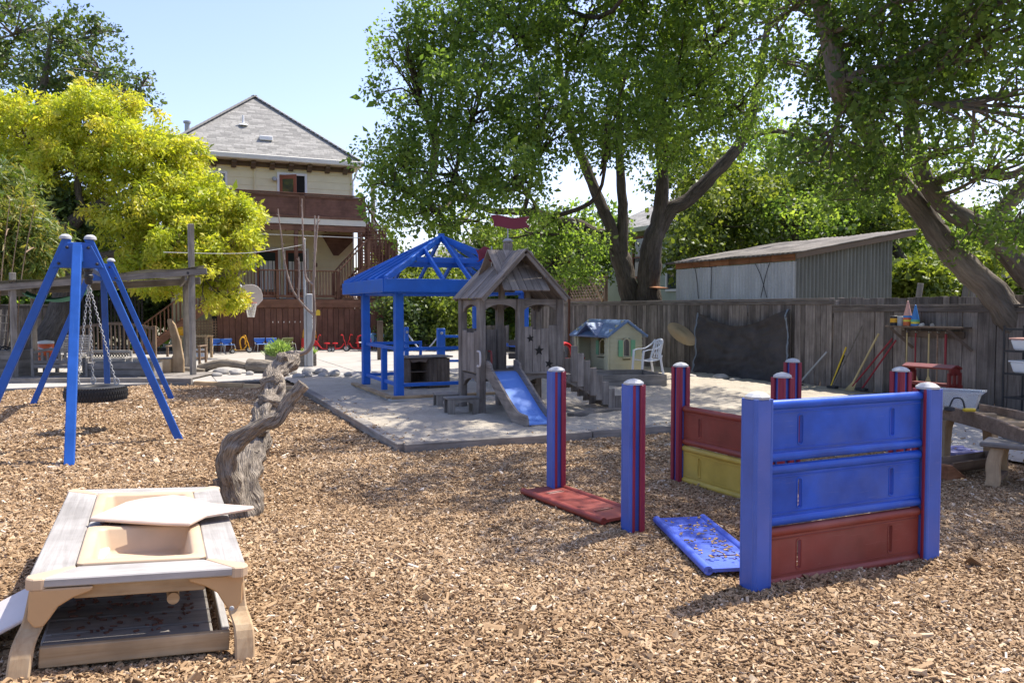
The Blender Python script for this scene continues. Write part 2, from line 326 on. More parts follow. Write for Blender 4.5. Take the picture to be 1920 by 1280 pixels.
class MB:
    def __init__(s): s.bm = bmesh.new(); s.lay = None
    def box(s, c, size, rz=0, M=None):
        T = Matrix.Translation(c) @ (Matrix.Rotation(rz, 4, 'Z') if M is None else M) @ Matrix.Diagonal((*size, 1))
        bmesh.ops.create_cube(s.bm, size=1, matrix=T); return s
    def bx(s, x0, x1, y0, y1, z0, z1): return s.box(((x0 + x1) / 2, (y0 + y1) / 2, (z0 + z1) / 2), (abs(x1 - x0), abs(y1 - y0), abs(z1 - z0)))
    def bar(s, p0, p1, w, h, up=(0, 0, 1)):
        M, ln = frame(p0, p1, up); bmesh.ops.create_cube(s.bm, size=1, matrix=M @ Matrix.Diagonal((ln, w, h, 1))); return s
    def ring(s, pts): return [s.bm.verts.new(p) for p in pts]
    def loft(s, rings, caps=True, closed=True):
        rs = [s.ring(r) for r in rings]; n = len(rs[0])
        for a, b in zip(rs, rs[1:]):
            for i in range(n if closed else n - 1):
                j = (i + 1) % n
                try: s.bm.faces.new((a[i], a[j], b[j], b[i]))
                except ValueError: pass
        if caps and closed and n > 2:
            s.bm.faces.new(rs[0][::-1]); s.bm.faces.new(rs[-1])
        return s
    def tube(s, path, rad, n=8, wob=0.0, seed=0, caps=True):
        P = [Vector(p) for p in path]; m = len(P)
        if not hasattr(rad, '__len__'): rad = [rad] * m
        rings = []; prev = None
        for i, p in enumerate(P):
            d = (P[min(i + 1, m - 1)] - P[max(i - 1, 0)]).normalized()
            if prev is None:
                a = Vector((0, 0, 1)) if abs(d.z) < 0.9 else Vector((1, 0, 0)); u = d.cross(a).normalized()
            else: u = (prev - d * prev.dot(d)).normalized()
            prev = u; v = d.cross(u); ring = []
            for k in range(n):
                an = 2 * math.pi * k / n; dirv = u * math.cos(an) + v * math.sin(an); r = rad[i]
                if wob: r *= 1 + wob * mnoise.noise((p + dirv * r) * (1.4 / max(rad[0], 0.02)) + Vector((seed, 0, 0)))
                ring.append(p + dirv * r)
            rings.append(ring)
        if s.lay is None: s.lay = s.bm.verts.layers.float_vector.new('tubeco')
        n0 = len(s.bm.verts); s.loft(rings, caps); s.bm.verts.ensure_lookup_table(); dist = 0.0
        for i in range(m):
            if i: dist += (P[i] - P[i - 1]).length
            for k in range(n): an = 2 * math.pi * k / n; s.bm.verts[n0 + i * n + k][s.lay] = Vector((math.cos(an) * rad[i], math.sin(an) * rad[i], dist + seed))
        return s
    def lathe(s, prof, c=(0, 0, 0), n=20, M=None, caps=True):
        rings = []
        for r, z in prof:
            ring = [Vector((r * math.cos(2 * math.pi * k / n), r * math.sin(2 * math.pi * k / n), z)) for k in range(n)]
            ring = [(M @ p if M else p) + Vector(c) for p in ring]; rings.append(ring)
        return s.loft(rings, caps)
    def prism(s, poly, M, depth):
        """poly in the xy plane of M, extruded +z of M by depth"""
        a = [M @ Vector((x, y, 0)) for x, y in poly]; b = [M @ Vector((x, y, depth)) for x, y in poly]
        return s.loft([a, b])
    def face(s, pts): s.bm.faces.new([s.bm.verts.new(p) for p in pts]); return s
    def grid(s, f, nu, nv):
        vs = [[s.bm.verts.new(f(i / nu, j / nv)) for j in range(nv + 1)] for i in range(nu + 1)]
        for i in range(nu):
            for j in range(nv): s.bm.faces.new((vs[i][j], vs[i + 1][j], vs[i + 1][j + 1], vs[i][j + 1]))
        return s
    def build(s, name, mat, parent=None, bev=0, smooth=False, at=(0, 0, 0), ang=40, solid=0, segs=1):
        bm = s.bm; bmesh.ops.recalc_face_normals(bm, faces=bm.faces[:])
        if bev: bmesh.ops.bevel(bm, geom=[e for e in bm.edges if len(e.link_faces) == 2 and e.calc_face_angle(0) > 0.5], offset=bev, segments=segs, affect='EDGES')
        me = bpy.data.meshes.new(name); bm.to_mesh(me); bm.free(); me.materials.append(MATS[mat])
        if smooth: me.shade_smooth(); me.set_sharp_from_angle(angle=R(ang))
        o = bpy.data.objects.new(name, me)
        if solid: md = o.modifiers.new('thick', 'SOLIDIFY'); md.thickness = solid; md.offset = 0
        M = Matrix.Translation(at)
        return attach(o, parent, M)
def frame_plane(origin, xdir, ydir):
    x = Vector(xdir).normalized(); y = Vector(ydir).normalized(); z = x.cross(y)
    return Matrix.Translation(origin) @ Matrix(((x.x, y.x, z.x, 0), (x.y, y.y, z.y, 0), (x.z, y.z, z.z, 0), (0, 0, 0, 1)))
def struct(o): o['kind'] = 'structure'; return o
def copy_tree(o, parent=None):
    c = o.copy(); C.objects.link(c); c.parent = parent
    for ch in o.children: copy_tree(ch, c)
    return c
def spline(pts, n=6):
    P = [Vector(p) for p in pts]; out = []
    for i in range(len(P) - 1):
        p0 = P[max(i - 1, 0)]; p1 = P[i]; p2 = P[i + 1]; p3 = P[min(i + 2, len(P) - 1)]
        for k in range(n):
            t = k / n; out.append(0.5 * ((2 * p1) + (p2 - p0) * t + (2 * p0 - 5 * p1 + 4 * p2 - p3) * t * t + (3 * p1 - p0 - 3 * p2 + p3) * t ** 3))
    out.append(P[-1]); return out
def lerp_r(rs, n):
    out = []
    for a, b in zip(rs, rs[1:]): out += [a + (b - a) * k / n for k in range(n)]
    return out + [rs[-1]]
# ------------------------------------------------------------------ the ground
def ground_h(x, y):
    h = 0.035 * mnoise.noise((x * 0.8, y * 0.8, 3.1)) + 0.016 * mnoise.noise((x * 2.7, y * 2.7, 9.0))
    if y < 8: h += 0.06 * max(0, min(1, (0.42 - x) / 0.95)) * max(0, min(1, (8 - y) / 2))
    return h
bm = MB(); bm.bx(-400, 400, -300, 600, -1.2, -0.12); struct(bm.build('ground', 'dry_earth'))
NX, NY = 150, 150
X0, X1, Y0, Y1 = -7.0, 14.0, -4.0, 20.6
def mulch_pt(u, v):
    x = X0 + (X1 - X0) * u; y = Y0 + (Y1 - Y0) * v
    return (x, y, ground_h(x, y))
g = MB(); g.grid(mulch_pt, NX, NY); mulch = struct(g.build('mulch_bed', 'mulch_soil', smooth=True, ang=180))
# sand of the play pit, raked into low dunes
def sand_h(x, y): return 0.06 + 0.035 * mnoise.noise((x * 1.1, y * 1.1, 5)) + 0.03 * mnoise.noise((x * 3.4, y * 3.4, 1)) + 0.016 * mnoise.noise((x * 8, y * 8, 2))
SX0, SX1, SY0, SY1 = 2.66, 12.45, 8.92, 18.6
g = MB(); g.grid(lambda u, v: (SX0 + (SX1 - SX0) * u, SY0 + (SY1 - SY0) * v, sand_h(SX0 + (SX1 - SX0) * u, SY0 + (SY1 - SY0) * v)), 210, 210)
struct(g.build('sand_pit', 'sand', smooth=True, ang=180))
# concrete yard behind, in cast slabs with joints
yard = MB()
yo = struct(yard.bx(-9, 14, 18.3, 36, -0.11, 0.015).build('concrete_yard', 'dark_gap'))
k = 0
for xa in (-9, -5.6, -2.2, 1.2, 4.6, 8.0):
    for ya in (18.62, 22.0, 25.4, 28.8):
        s_ = MB(); s_.bx(xa + 0.008, xa + 3.392, ya + 0.008, ya + 3.392, 0.016, 0.05 + 0.004 * ((k * 7) % 3)); s_.build('concrete_slab', 'concrete', yo, bev=0.006); k += 1
# strip of paving along the right hand fence
def pav(u, v):
    return (8.3 + 4.15 * u, 3.0 + 5.85 * v, 0.03 + 0.01 * mnoise.noise((u * 9, v * 9, 4)))
g = MB(); g.grid(pav, 30, 40); struct(g.build('paved_strip', 'concrete', smooth=True, ang=180))

# timber edging round the sand and along the back of the mulch
def edging(name, label, pts, wdt, hgt, mat='weathered_wood', seg=2.4, z=0.0):
    t = thing(name, label, 'edging', (*pts[0], 0), world=True)
    for a, b in zip(pts, pts[1:]):
        a = Vector((*a, z)); b = Vector((*b, z)); n = max(1, round((b - a).length / seg)); d = (b - a) / n
        for i in range(n):
            j = random.uniform(-0.006, 0.006)
            plank('timber', a + d * i + d.normalized() * 0.006 + Vector((0, 0, hgt / 2 + j)), a + d * (i + 1) - d.normalized() * 0.006 + Vector((0, 0, hgt / 2 + j)), wdt, hgt, mat, t, bev=0.008)
    return t
edging('sandpit_edging', 'pale grey timber edging around the front and left of the sand pit', [(12.3, 8.84), (2.56, 8.84), (2.62, 16.2)], 0.15, 0.11)
edging('path_edging', 'fresh orange lumber edging where the mulch meets the rocks', [(0.75, 18.3), (2.55, 16.35)], 0.1, 0.1, 'raw_lumber', 1.4)
edging('deck_edging', 'long grey timber edge of the low deck behind the tyre swing', [(-6.2, 21.45), (0.7, 18.42)], 0.12, 0.16, 'weathered_wood', 2.6)
# low deck of boards behind the swing
dk = thing('low_deck', 'low grey boardwalk deck behind the tyre swing', 'deck', (-2.5, 20.5, 0), R(-23.7))
for i in range(32):
    x = -4.2 + i * 0.245
    plank('deck_board', (x, -0.35, 0.1), (x, 1.5, 0.1), 0.225, 0.03, 'weathered_wood', dk)
plank('joist', (-4.3, -0.2, 0.06), (3.6, -0.2, 0.06), 0.05, 0.05, 'weathered_wood', dk); plank('joist', (-4.3, 1.3, 0.06), (3.6, 1.3, 0.06), 0.05, 0.05, 'weathered_wood', dk)

# ------------------------------------------------------------------ wood chips (nobody could count them)
chips = []
for k in range(6):
    bmc = bmesh.new(); L_ = (0.034, 0.028, 0.042, 0.026, 0.05, 0.022)[k]; W_ = (0.013, 0.016, 0.011, 0.018, 0.009, 0.014)[k]; T_ = 0.0045
    for sx in (-1, 1):
        for sy in (-1, 1):
            for sz in (-1, 1):
                f = 1 - 0.35 * random.random()
                bmc.verts.new((sx * L_ / 2 * f, sy * W_ / 2 * (0.6 + 0.4 * random.random()), sz * T_ / 2 + 0.006 * random.uniform(-1, 1) * (1 if sx > 0 else 0.3)))
    vs = bmc.verts[:]
    bmesh.ops.convex_hull(bmc, input=vs)
    me = bpy.data.meshes.new('chip'); bmc.to_mesh(me); bmc.free(); me.materials.append(MATS['chip_wood'])
    co = bpy.data.objects.new('wood_chip_source', me); chips.append(co)
chipcol = bpy.data.collections.new('chip_sources')
for c_ in chips: chipcol.objects.link(c_)
def in_view(x, y, pad=1.3):
    c_, s_ = math.cos(R(-23.9)), math.sin(R(-23.9)); d = x * -s_ + y * c_; r_ = x * c_ + y * s_
    return (d > 2.0) & (np.abs(r_) < d * 0.66 + pad)
def scatter(n, x0, x1, y0, y1, dens):
    x = rng.uniform(x0, x1, n); y = rng.uniform(y0, y1, n)
    k = rng.random(n) < dens(x, y); return x[k], y[k]
def not_sand(x, y): return ~((x > 2.5) & (y > 8.78)) & (y < 21.4 - 0.44 * (x + 6.2) - 0.1) & ~((x > 8.2) & (y > 2.9)) & ~((y > 18.3 - 1.083 * (x - 0.75)) & (x > 0.75))
xs = []; ys = []; ss = []
for (n, a, sc) in ((330000, (-3.5, 8.6, 1.5, 9.0), 0.95), (200000, (-3.0, 7.0, 1.5, 7.0), 0.5), (200000, (-6.5, 8.4, 8.0, 20.6), 1.4)):
    def dens(x, y, a=a, sc=sc):
        k = in_view(x, y) & not_sand(x, y)
        if sc > 1.2: k = k & (y > 8.6)
        return k.astype(float)
    x, y = scatter(n, *a, dens); xs.append(x); ys.append(y); ss.append(np.full(len(x), sc))
# strays spilled over the edging, the sand near it and the paving
x = np.concatenate([rng.uniform(2.5, 2.7, 90), 2.7 + rng.exponential(0.35, 60), rng.uniform(2.6, 8.0, 90), 8.2 + rng.exponential(0.4, 260)])
y = np.concatenate([rng.uniform(8.8, 14, 90), rng.uniform(8.9, 14, 60), 8.9 + rng.exponential(0.2, 90), rng.uniform(3.0, 8.5, 260)])
zst = np.where(y > 8.76, 0.115, 0.045); zst = np.where((x > 2.66) & (y > 8.95), np.array([sand_h(a, b_) for a, b_ in zip(x, y)]) + 0.002, zst)
cx = np.concatenate(xs + [x]); cy = np.concatenate(ys + [y]); cs = np.concatenate(ss + [np.full(len(x), 1.1)])
n0 = len(cx) - len(x)
cz = np.array([ground_h(a, b_) for a, b_ in zip(cx[:n0], cy[:n0])]); cz = cz + rng.uniform(0.0, 0.016, n0)
cz = np.concatenate([cz, zst])
nC = len(cx); print('chips', nC)
me = bpy.data.meshes.new('wood_chips'); me.vertices.add(nC)
me.vertices.foreach_set('co', np.stack([cx, cy, cz], 1).astype(np.float32).ravel())
rot = np.stack([rng.normal(0, 0.32, nC), rng.normal(0, 0.32, nC), rng.uniform(0, 6.283, nC)], 1).astype(np.float32)
a_ = me.attributes.new('rot', 'FLOAT_VECTOR', 'POINT'); a_.data.foreach_set('vector', rot.ravel())
scl = (cs * rng.lognormal(0, 0.3, nC)).astype(np.float32); scl = np.where(rng.random(nC) < 0.012, scl * 1.8, scl).astype(np.float32)
a_ = me.attributes.new('scl', 'FLOAT', 'POINT'); a_.data.foreach_set('value', scl)
damp = np.array([mnoise.noise((a * 0.7, b_ * 0.7, 8)) + 0.5 * mnoise.noise((a * 2.1, b_ * 2.1, 2)) for a, b_ in zip(cx, cy)])
tone = np.clip(rng.normal(0.5, 0.2, nC) + 0.16 * damp, 0, 0.9); tone = np.where(rng.random(nC) < 0.025, rng.uniform(0.92, 1, nC), tone).astype(np.float32)
a_ = me.attributes.new('tone', 'FLOAT', 'POINT'); a_.data.foreach_set('value', tone)
wc = bpy.data.objects.new('wood_chips', me); C.objects.link(wc); wc['kind'] = 'stuff'; tag(wc, 'tan wood chips covering the play yard', 'wood chips')
ng = bpy.data.node_groups.new('scatter_chips', 'GeometryNodeTree')
ng.interface.new_socket('Geometry', in_out='INPUT', socket_type='NodeSocketGeometry'); ng.interface.new_socket('Geometry', in_out='OUTPUT', socket_type='NodeSocketGeometry')
gi = ng.nodes.new('NodeGroupInput'); go = ng.nodes.new('NodeGroupOutput'); m2p = ng.nodes.new('GeometryNodeMeshToPoints'); iop = ng.nodes.new('GeometryNodeInstanceOnPoints')
ci = ng.nodes.new('GeometryNodeCollectionInfo'); ci.inputs['Collection'].default_value = chipcol; ci.inputs['Separate Children'].default_value = True; ci.inputs['Reset Children'].default_value = True
def nattr(nm, ty):
    q = ng.nodes.new('GeometryNodeInputNamedAttribute'); q.data_type = ty; q.inputs['Name'].default_value = nm; return [s for s in q.outputs if s.enabled][0]
ng.links.new(gi.outputs[0], m2p.inputs['Mesh']); ng.links.new(m2p.outputs[0], iop.inputs['Points']); ng.links.new(ci.outputs[0], iop.inputs['Instance'])
iop.inputs['Pick Instance'].default_value = True
e2r = ng.nodes.new('FunctionNodeEulerToRotation'); ng.links.new(nattr('rot', 'FLOAT_VECTOR'), e2r.inputs[0]); ng.links.new(e2r.outputs[0], iop.inputs['Rotation'])
ng.links.new(nattr('scl', 'FLOAT'), iop.inputs['Scale']); ng.links.new(iop.outputs[0], go.inputs[0])
md = wc.modifiers.new('chips', 'NODES'); md.node_group = ng
# crown lobes: centre and half sizes in metres (across the view, along it, up)
BLOBS = {}
BLOBS['OAK1'] = [(5.36,18.14,7.43,0.76,1.20,0.55),(5.95,18.39,6.64,1.13,1.50,0.75),(6.55,18.20,8.15,1.13,1.80,0.88),(7.81,17.63,8.02,1.38,2.20,1.13),(9.44,17.47,8.32,1.42,2.20,1.03),(11.12,17.26,8.10,1.46,2.20,1.19),(6.72,16.94,6.26,1.31,2.00,1.01),(7.80,15.89,5.90,1.27,2.20,1.04),(9.33,15.76,5.78,1.31,2.00,1.07),(5.32,18.06,5.22,0.92,1.40,0.59),(5.16,18.64,4.50,0.60,1.30,0.78),(6.15,17.12,4.71,1.07,1.60,0.72),(7.14,16.12,4.51,1.04,1.60,0.70),(5.90,18.29,3.94,0.94,1.30,0.57),(9.40,19.46,3.60,0.85,1.20,0.78),(10.92,19.86,3.09,0.82,1.00,0.75),(11.24,16.05,6.64,1.13,2.00,1.13),(12.06,15.73,7.77,1.13,2.00,1.01),(11.98,17.32,5.81,0.81,1.30,0.54),(6.93,18.92,3.73,0.79,1.00,0.46),(13.53,16.14,6.77,0.79,1.60,0.93),(7.14,17.98,9.28,1.51,2.00,0.75),(9.70,17.42,9.74,1.94,2.00,0.77),(12.06,16.37,9.61,1.55,2.00,0.77),(13.31,17.33,6.89,0.70,1.30,0.63),(10.01,19.70,2.77,0.73,1.00,0.58),]
BLOBS['OAK2'] = [(8.88,8.76,4.06,0.69,1.30,0.53),(9.17,8.10,4.39,0.80,1.50,0.66),(9.40,7.47,4.83,0.83,1.60,0.63),(9.05,8.20,5.34,0.80,1.60,0.58),(9.00,9.32,5.28,0.64,1.40,0.72),(9.03,6.55,4.90,0.75,1.50,0.50),(9.18,6.44,4.02,0.50,1.20,0.44),(9.95,9.37,3.61,0.66,1.10,0.41),(10.96,7.82,3.61,0.61,1.00,0.38),(11.68,8.57,2.95,0.50,0.90,0.33),(8.72,9.47,6.07,0.72,1.40,0.48),(8.72,7.26,5.60,0.99,1.80,0.40),(8.83,6.10,5.26,0.72,1.50,0.42),(10.27,8.14,3.91,0.46,0.90,0.30),(10.94,7.25,2.87,0.36,0.90,0.44),(8.54,8.47,6.29,1.09,1.80,0.36),(9.84,8.88,3.85,0.48,0.90,0.32),]
BLOBS['BG1'] = [(17.04,22.13,4.46,1.25,1.80,0.98),(18.88,22.45,5.30,1.48,2.00,1.11),(19.50,21.05,4.46,1.43,2.00,0.89),(21.58,21.24,4.93,1.48,2.00,1.02),(22.11,19.89,4.46,1.25,1.80,0.89),(17.81,24.07,6.39,1.34,2.00,1.15),(20.97,23.79,6.95,1.79,2.20,1.19),(22.38,22.05,6.39,1.73,2.20,1.06),(15.61,21.64,3.66,0.86,1.20,0.77),(23.63,20.37,5.86,1.11,1.80,1.11),]
BLOBS['BG2'] = [(21.81,16.66,2.87,0.95,1.20,0.40),(19.06,15.68,2.48,0.66,1.00,0.36),(25.20,18.48,3.56,1.43,1.80,0.80),(25.37,17.30,3.49,1.03,1.60,1.03),(26.74,21.12,4.37,1.39,2.00,0.99),]
BLOBS['SHRUB'] = [(8.81,30.02,1.38,0.82,1.00,0.72),(9.88,30.67,2.01,1.06,1.20,0.85),(10.41,29.31,1.38,0.82,1.00,0.82),(9.41,32.02,2.90,0.87,1.20,0.76),(11.20,31.20,2.46,0.98,1.20,0.76),(9.80,37.34,3.59,0.75,1.50,1.26),(12.19,30.74,2.02,0.87,1.20,0.87),(13.60,31.23,2.48,0.90,1.40,1.13),]
BLOBS['LIME'] = [(-3.67,31.45,7.49,1.34,1.70,0.98),(-2.19,30.81,7.76,1.25,1.70,1.07),(-1.26,29.86,8.00,1.05,1.40,0.79),(-0.55,28.93,6.59,1.29,1.60,1.03),(-2.45,29.75,6.07,1.38,1.60,0.86),(0.56,28.98,6.51,1.05,1.40,0.88),(1.00,28.19,5.38,1.03,1.30,0.77),(1.75,27.28,4.64,0.93,1.20,0.68),(2.41,27.54,4.70,0.83,1.10,0.55),(0.20,27.97,4.80,1.18,1.40,0.76),(0.79,27.11,3.58,1.08,1.30,0.75),(2.04,27.10,3.62,0.84,1.20,0.68),(0.17,27.35,2.76,0.91,1.20,0.66),(1.52,26.74,2.59,0.75,1.10,0.75),(2.08,27.00,1.94,0.47,0.70,0.34),(-0.89,28.43,4.30,0.84,1.10,0.68),(-4.18,31.62,6.24,1.07,1.50,0.89),(2.72,27.38,4.26,0.55,0.90,0.52),(-4.65,33.00,7.89,1.11,1.60,0.93),(-0.36,28.16,3.46,0.76,1.00,0.59),]
BLOBS['LIME_DARK'] = [(-3.16,30.56,5.02,1.05,1.20,0.70),(-4.05,31.47,4.28,1.07,1.20,0.72),(-1.92,30.53,4.28,0.89,1.10,0.72),(-3.84,32.54,5.67,1.30,1.40,0.74),]
BLOBS['TALL'] = [(-5.39,43.47,14.31,1.72,2.60,1.35),(-3.38,42.56,13.82,1.72,2.50,1.35),(-1.82,41.24,12.20,1.57,2.30,1.21),(-4.53,42.99,12.10,1.96,2.60,1.23),(-0.72,40.16,11.11,1.07,1.60,0.83),(-2.29,42.65,14.48,0.75,1.20,0.75),(-6.48,45.00,13.14,1.51,2.50,1.51),(-0.27,39.99,11.82,0.52,1.00,0.60),(-1.17,40.32,10.27,0.95,1.30,0.60),(-5.98,44.90,15.91,1.51,2.00,0.63),(-3.44,42.45,10.88,1.96,2.00,0.74),]
BLOBS['BAMBOO'] = [(-3.20,23.95,3.64,0.75,0.80,0.68),(-2.71,23.71,3.10,0.48,0.60,0.61),(-3.52,24.68,4.53,0.56,0.80,0.70),(-3.33,23.97,2.83,0.68,0.70,0.41),(-3.96,23.75,3.73,0.79,1.00,1.06),]
# ------------------------------------------------------------------ the house at the back
def window(parent, x0, x1, z0, z1, y, frame_mat='white_trim', fw=0.09, mull=0, pane='window_glass', sash=None, name='window'):
    """frame proud of a wall that faces -Y at y"""
    f = MB()
    f.bx(x0 - fw, x0, y - 0.07, y + 0.02, z0 - fw, z1 + fw).bx(x1, x1 + fw, y - 0.07, y + 0.02, z0 - fw, z1 + fw)
    f.bx(x0, x1, y - 0.068, y + 0.02, z1, z1 + fw).bx(x0, x1, y - 0.09, y + 0.02, z0 - fw, z0)
    o = f.build(name, frame_mat, parent, bev=0.008)
    if sash:
        q = MB(); s_ = 0.1
        q.bx(x0, x0 + s_, y - 0.045, y + 0.01, z0, z1).bx(x1 - s_, x1, y - 0.045, y + 0.01, z0, z1).bx(x0 + s_, x1 - s_, y - 0.044, y + 0.01, z0, z0 + 0.25).bx(x0 + s_, x1 - s_, y - 0.044, y + 0.01, z1 - s_, z1)
        q.build('sash', sash, o, bev=0.005)
    p = MB(); p.bx(x0, x1, y - 0.025, y - 0.005, z0, z1); p.build('pane', pane, o)
    for k in range(mull):
        zz = z0 + (z1 - z0) * (k + 1) / (mull + 1); q = MB(); q.bx(x0, x1, y - 0.05, y - 0.026, zz - 0.02, zz + 0.02); q.build('glazing_bar', frame_mat, o)
    return o
def hip_roof(parent, x0, x1, y0, y1, z, h, mat, name='roof', inset=None):
    """four slopes with UVs in metres, eaves thick"""
    cx = (x0 + x1) / 2; hw = (x1 - x0) / 2; a = inset or hw
    r0 = Vector((cx, y0 + a, z + h)); r1 = Vector((cx, y1 - a, z + h))
    c = [Vector((x0, y0, z)), Vector((x1, y0, z)), Vector((x1, y1, z)), Vector((x0, y1, z))]
    bm = bmesh.new(); uv = bm.loops.layers.uv.new('UVMap')
    def fc(pts):
        f = bm.faces.new([bm.verts.new(p) for p in pts]); e = (pts[1] - pts[0]).normalized(); n = (pts[1] - pts[0]).cross(pts[2] - pts[0]).normalized(); g = n.cross(e)
        for lp in f.loops: d = lp.vert.co - pts[0]; lp[uv].uv = (d.dot(e), d.dot(g))
    fc([c[0], c[1], r0]); fc([c[1], c[2], r1, r0]); fc([c[2], c[3], r1]); fc([c[3], c[0], r0, r1]); fc([c[3] - Vector((0, 0, .04)), c[2] - Vector((0, 0, .04)), c[1] - Vector((0, 0, .04)), c[0] - Vector((0, 0, .04))])
    me = bpy.data.meshes.new(name); bm.to_mesh(me); bm.free(); me.materials.append(MATS[mat]); o = bpy.data.objects.new(name, me)
    attach(o, parent, Matrix())
    return o, c, r0, r1
HY = 34.0
H = thing('house', 'two storey cream house with grey hip roof and brown decks', 'house', (4.2, HY, 0), world=True)
b_ = MB(); b_.bx(0.62, 7.62, HY + 0.03, HY + 9.4, 0, 7.62); b_.build('wall', 'cream_siding', H)
z = 1.9; k = 0
while z < 7.42:     # lap siding, each course tipped out at its foot
    plank('siding_board', (0.6, HY + 0.012, z + 0.145), (7.64, HY + 0.012, z + 0.145), 0.305, 0.022, 'cream_siding', H, up=(0, -1, 0.05), bev=0.003); z += 0.292; k += 1
plank('corner_board', (7.66, HY - 0.02, 1.9), (7.66, HY - 0.02, 7.5), 0.09, 0.05, 'cream_siding', H, up=(0, -1, 0))
plank('frieze', (0.6, HY - 0.02, 7.4), (7.7, HY - 0.02, 7.4), 0.2, 0.05, 'cream_siding', H, up=(0, -1, 0))
ro, rc, r0, r1 = hip_roof(H, 0.3, 7.95, 33.5, 43.9, 7.74, 3.1, 'roof_shingle', inset=3.5)
for a, b in ((rc[0], r0), (rc[1], r0), (r0, r1)):        # ridge caps in short pieces
    n = 24
    for i in range(n):
        p = a.lerp(b, i / n); q = a.lerp(b, (i + 1.12) / n) if i < n - 1 else b
        plank('ridge_tile', p + Vector((0, 0, 0.03)), q + Vector((0, 0, 0.045)), 0.24, 0.03, 'roof_shingle', ro, bev=0.006)
g = MB(); g.bx(0.24, 8.01, 33.4, 33.52, 7.5, 7.72).bx(7.93, 8.05, 33.4, 43.9, 7.5, 7.72); g.build('gutter', 'gutter_beige', ro, bev=0.03)
g = MB(); g.bx(0.3, 7.93, 33.52, HY + 0.1, 7.49, 7.53); g.build('soffit', 'gutter_beige', ro)
g = MB(); g.bx(0.6, 7.75, HY - 0.11, HY - 0.045, 7.3, 7.48); g.build('cornice', 'bracket_brown', H, bev=0.01)
for i in range(10):
    x = 7.55 - i * 0.735
    g = MB(); g.prism([(0, 0), (0.3, 0), (0.3, -0.1), (0.2, -0.16), (0.12, -0.26), (0, -0.28)], frame_plane((x - 0.1, HY - 0.11, 7.48), (0, -1, 0), (0, 0, 1)), 0.19); g.build('eave_bracket', 'bracket_brown', H, bev=0.01)
g = MB(); g.tube([(7.85, 33.6, 7.5), (7.78, 33.9, 7.1), (7.7, 33.93, 6.95), (7.7, 33.93, 2.0)], 0.04, 8); g.build('downpipe', 'white_trim', H, smooth=True)
g = MB(); g.tube([(3.75, 33.93, 7.35), (3.75, 33.93, 5.1)], 0.03, 8); g.build('conduit', 'cream_siding', H, smooth=True)
def roofz(y): return 7.74 + (y - 33.5) * 3.1 / 3.5
g = MB(); g.lathe([(0.2, 0), (0.16, 0.05), (0.05, 0.09), (0.04, 0.42)], (3.45, 35.1, roofz(35.1) - 0.02), 12); g.build('vent_pipe', 'white_trim', ro, smooth=True)
g = MB(); g.bx(4.0, 4.5, 34.2, 34.5, roofz(34.35) - 0.05, roofz(34.35) + 0.13); sv = g.build('skylight_vent', 'white_trim', ro, bev=0.02)
for x in (4.06, 4.4): g = MB(); g.bx(x - 0.04, x + 0.06, 34.18, 34.199, roofz(34.35) - 0.0, roofz(34.35) + 0.1); g.build('louvre', 'steel_dark', sv)
g = MB(); g.lathe([(0.1, 0), (0.1, 0.5), (0.15, 0.52), (0.15, 0.6)], (1.35, 36.2, 8.75), 12); g.build('flue', 'galvanised', ro, smooth=True)
g = MB(); g.lathe([(0.07, 0), (0.07, 0.5)], (0.85, 36.8, 8.35), 12); g.build('flue', 'galvanised', ro, smooth=True)
window(H, 1.75, 2.62, 5.7, 6.95, HY)
up = window(H, 4.72, 5.72, 5.15, 7.05, HY, fw=0.1, pane='dark_gap', name='doorway')
g = MB(); M = Matrix.Translation((4.72, HY - 0.06, 0)) @ Matrix.Rotation(R(-38), 4, 'Z')
def dbox(g, x0, x1, z0, z1, d0=-0.02, d1=0.02):
    g.box(M @ Vector(((x0 + x1) / 2, (d0 + d1) / 2, (z0 + z1) / 2)), (x1 - x0, d1 - d0, z1 - z0), R(-38))
dbox(g, 0, 0.13, 5.15, 7.03); dbox(g, 0.62, 0.75, 5.15, 7.03); dbox(g, 0.13, 0.62, 6.86, 7.03); dbox(g, 0.13, 0.62, 5.15, 5.5)
dr = g.build('open_door', 'door_brown', H, bev=0.006); g = MB(); dbox(g, 0.13, 0.62, 5.5, 6.86, -0.006, 0.006); g.build('pane', 'window_glass', dr)
for x0, x1 in ((3.78, 4.62), (4.92, 5.76)):
    window(H, x0, x1, 2.05, 4.0, HY, fw=0.1, sash='door_brown', name='door')
    g = MB(); g.grid(lambda u, v: (x0 + 0.13 + (x1 - x0 - 0.26) * u, HY - 0.03 - 0.006 * math.sin(u * 20), 2.4 + 1.15 * v), 24, 2); g.build('curtain', 'white_trim', H, smooth=True)
g = MB(); g.bx(6.05, 6.2, HY - 0.06, HY, 3.35, 3.5); g.build('meter_box', 'rust', H)
window(H, 2.0, 2.9, 2.9, 4.0, HY)
# lamp beside the upper door
g = MB(); g.lathe([(0.03, 0), (0.09, 0.04), (0.1, 0.12), (0.06, 0.18)], (4.5, 33.85, 6.75), 12); g.box((4.5, 33.93, 6.86), (0.06, 0.16, 0.06)); g.build('porch_lamp', 'galvanised', H, smooth=True)

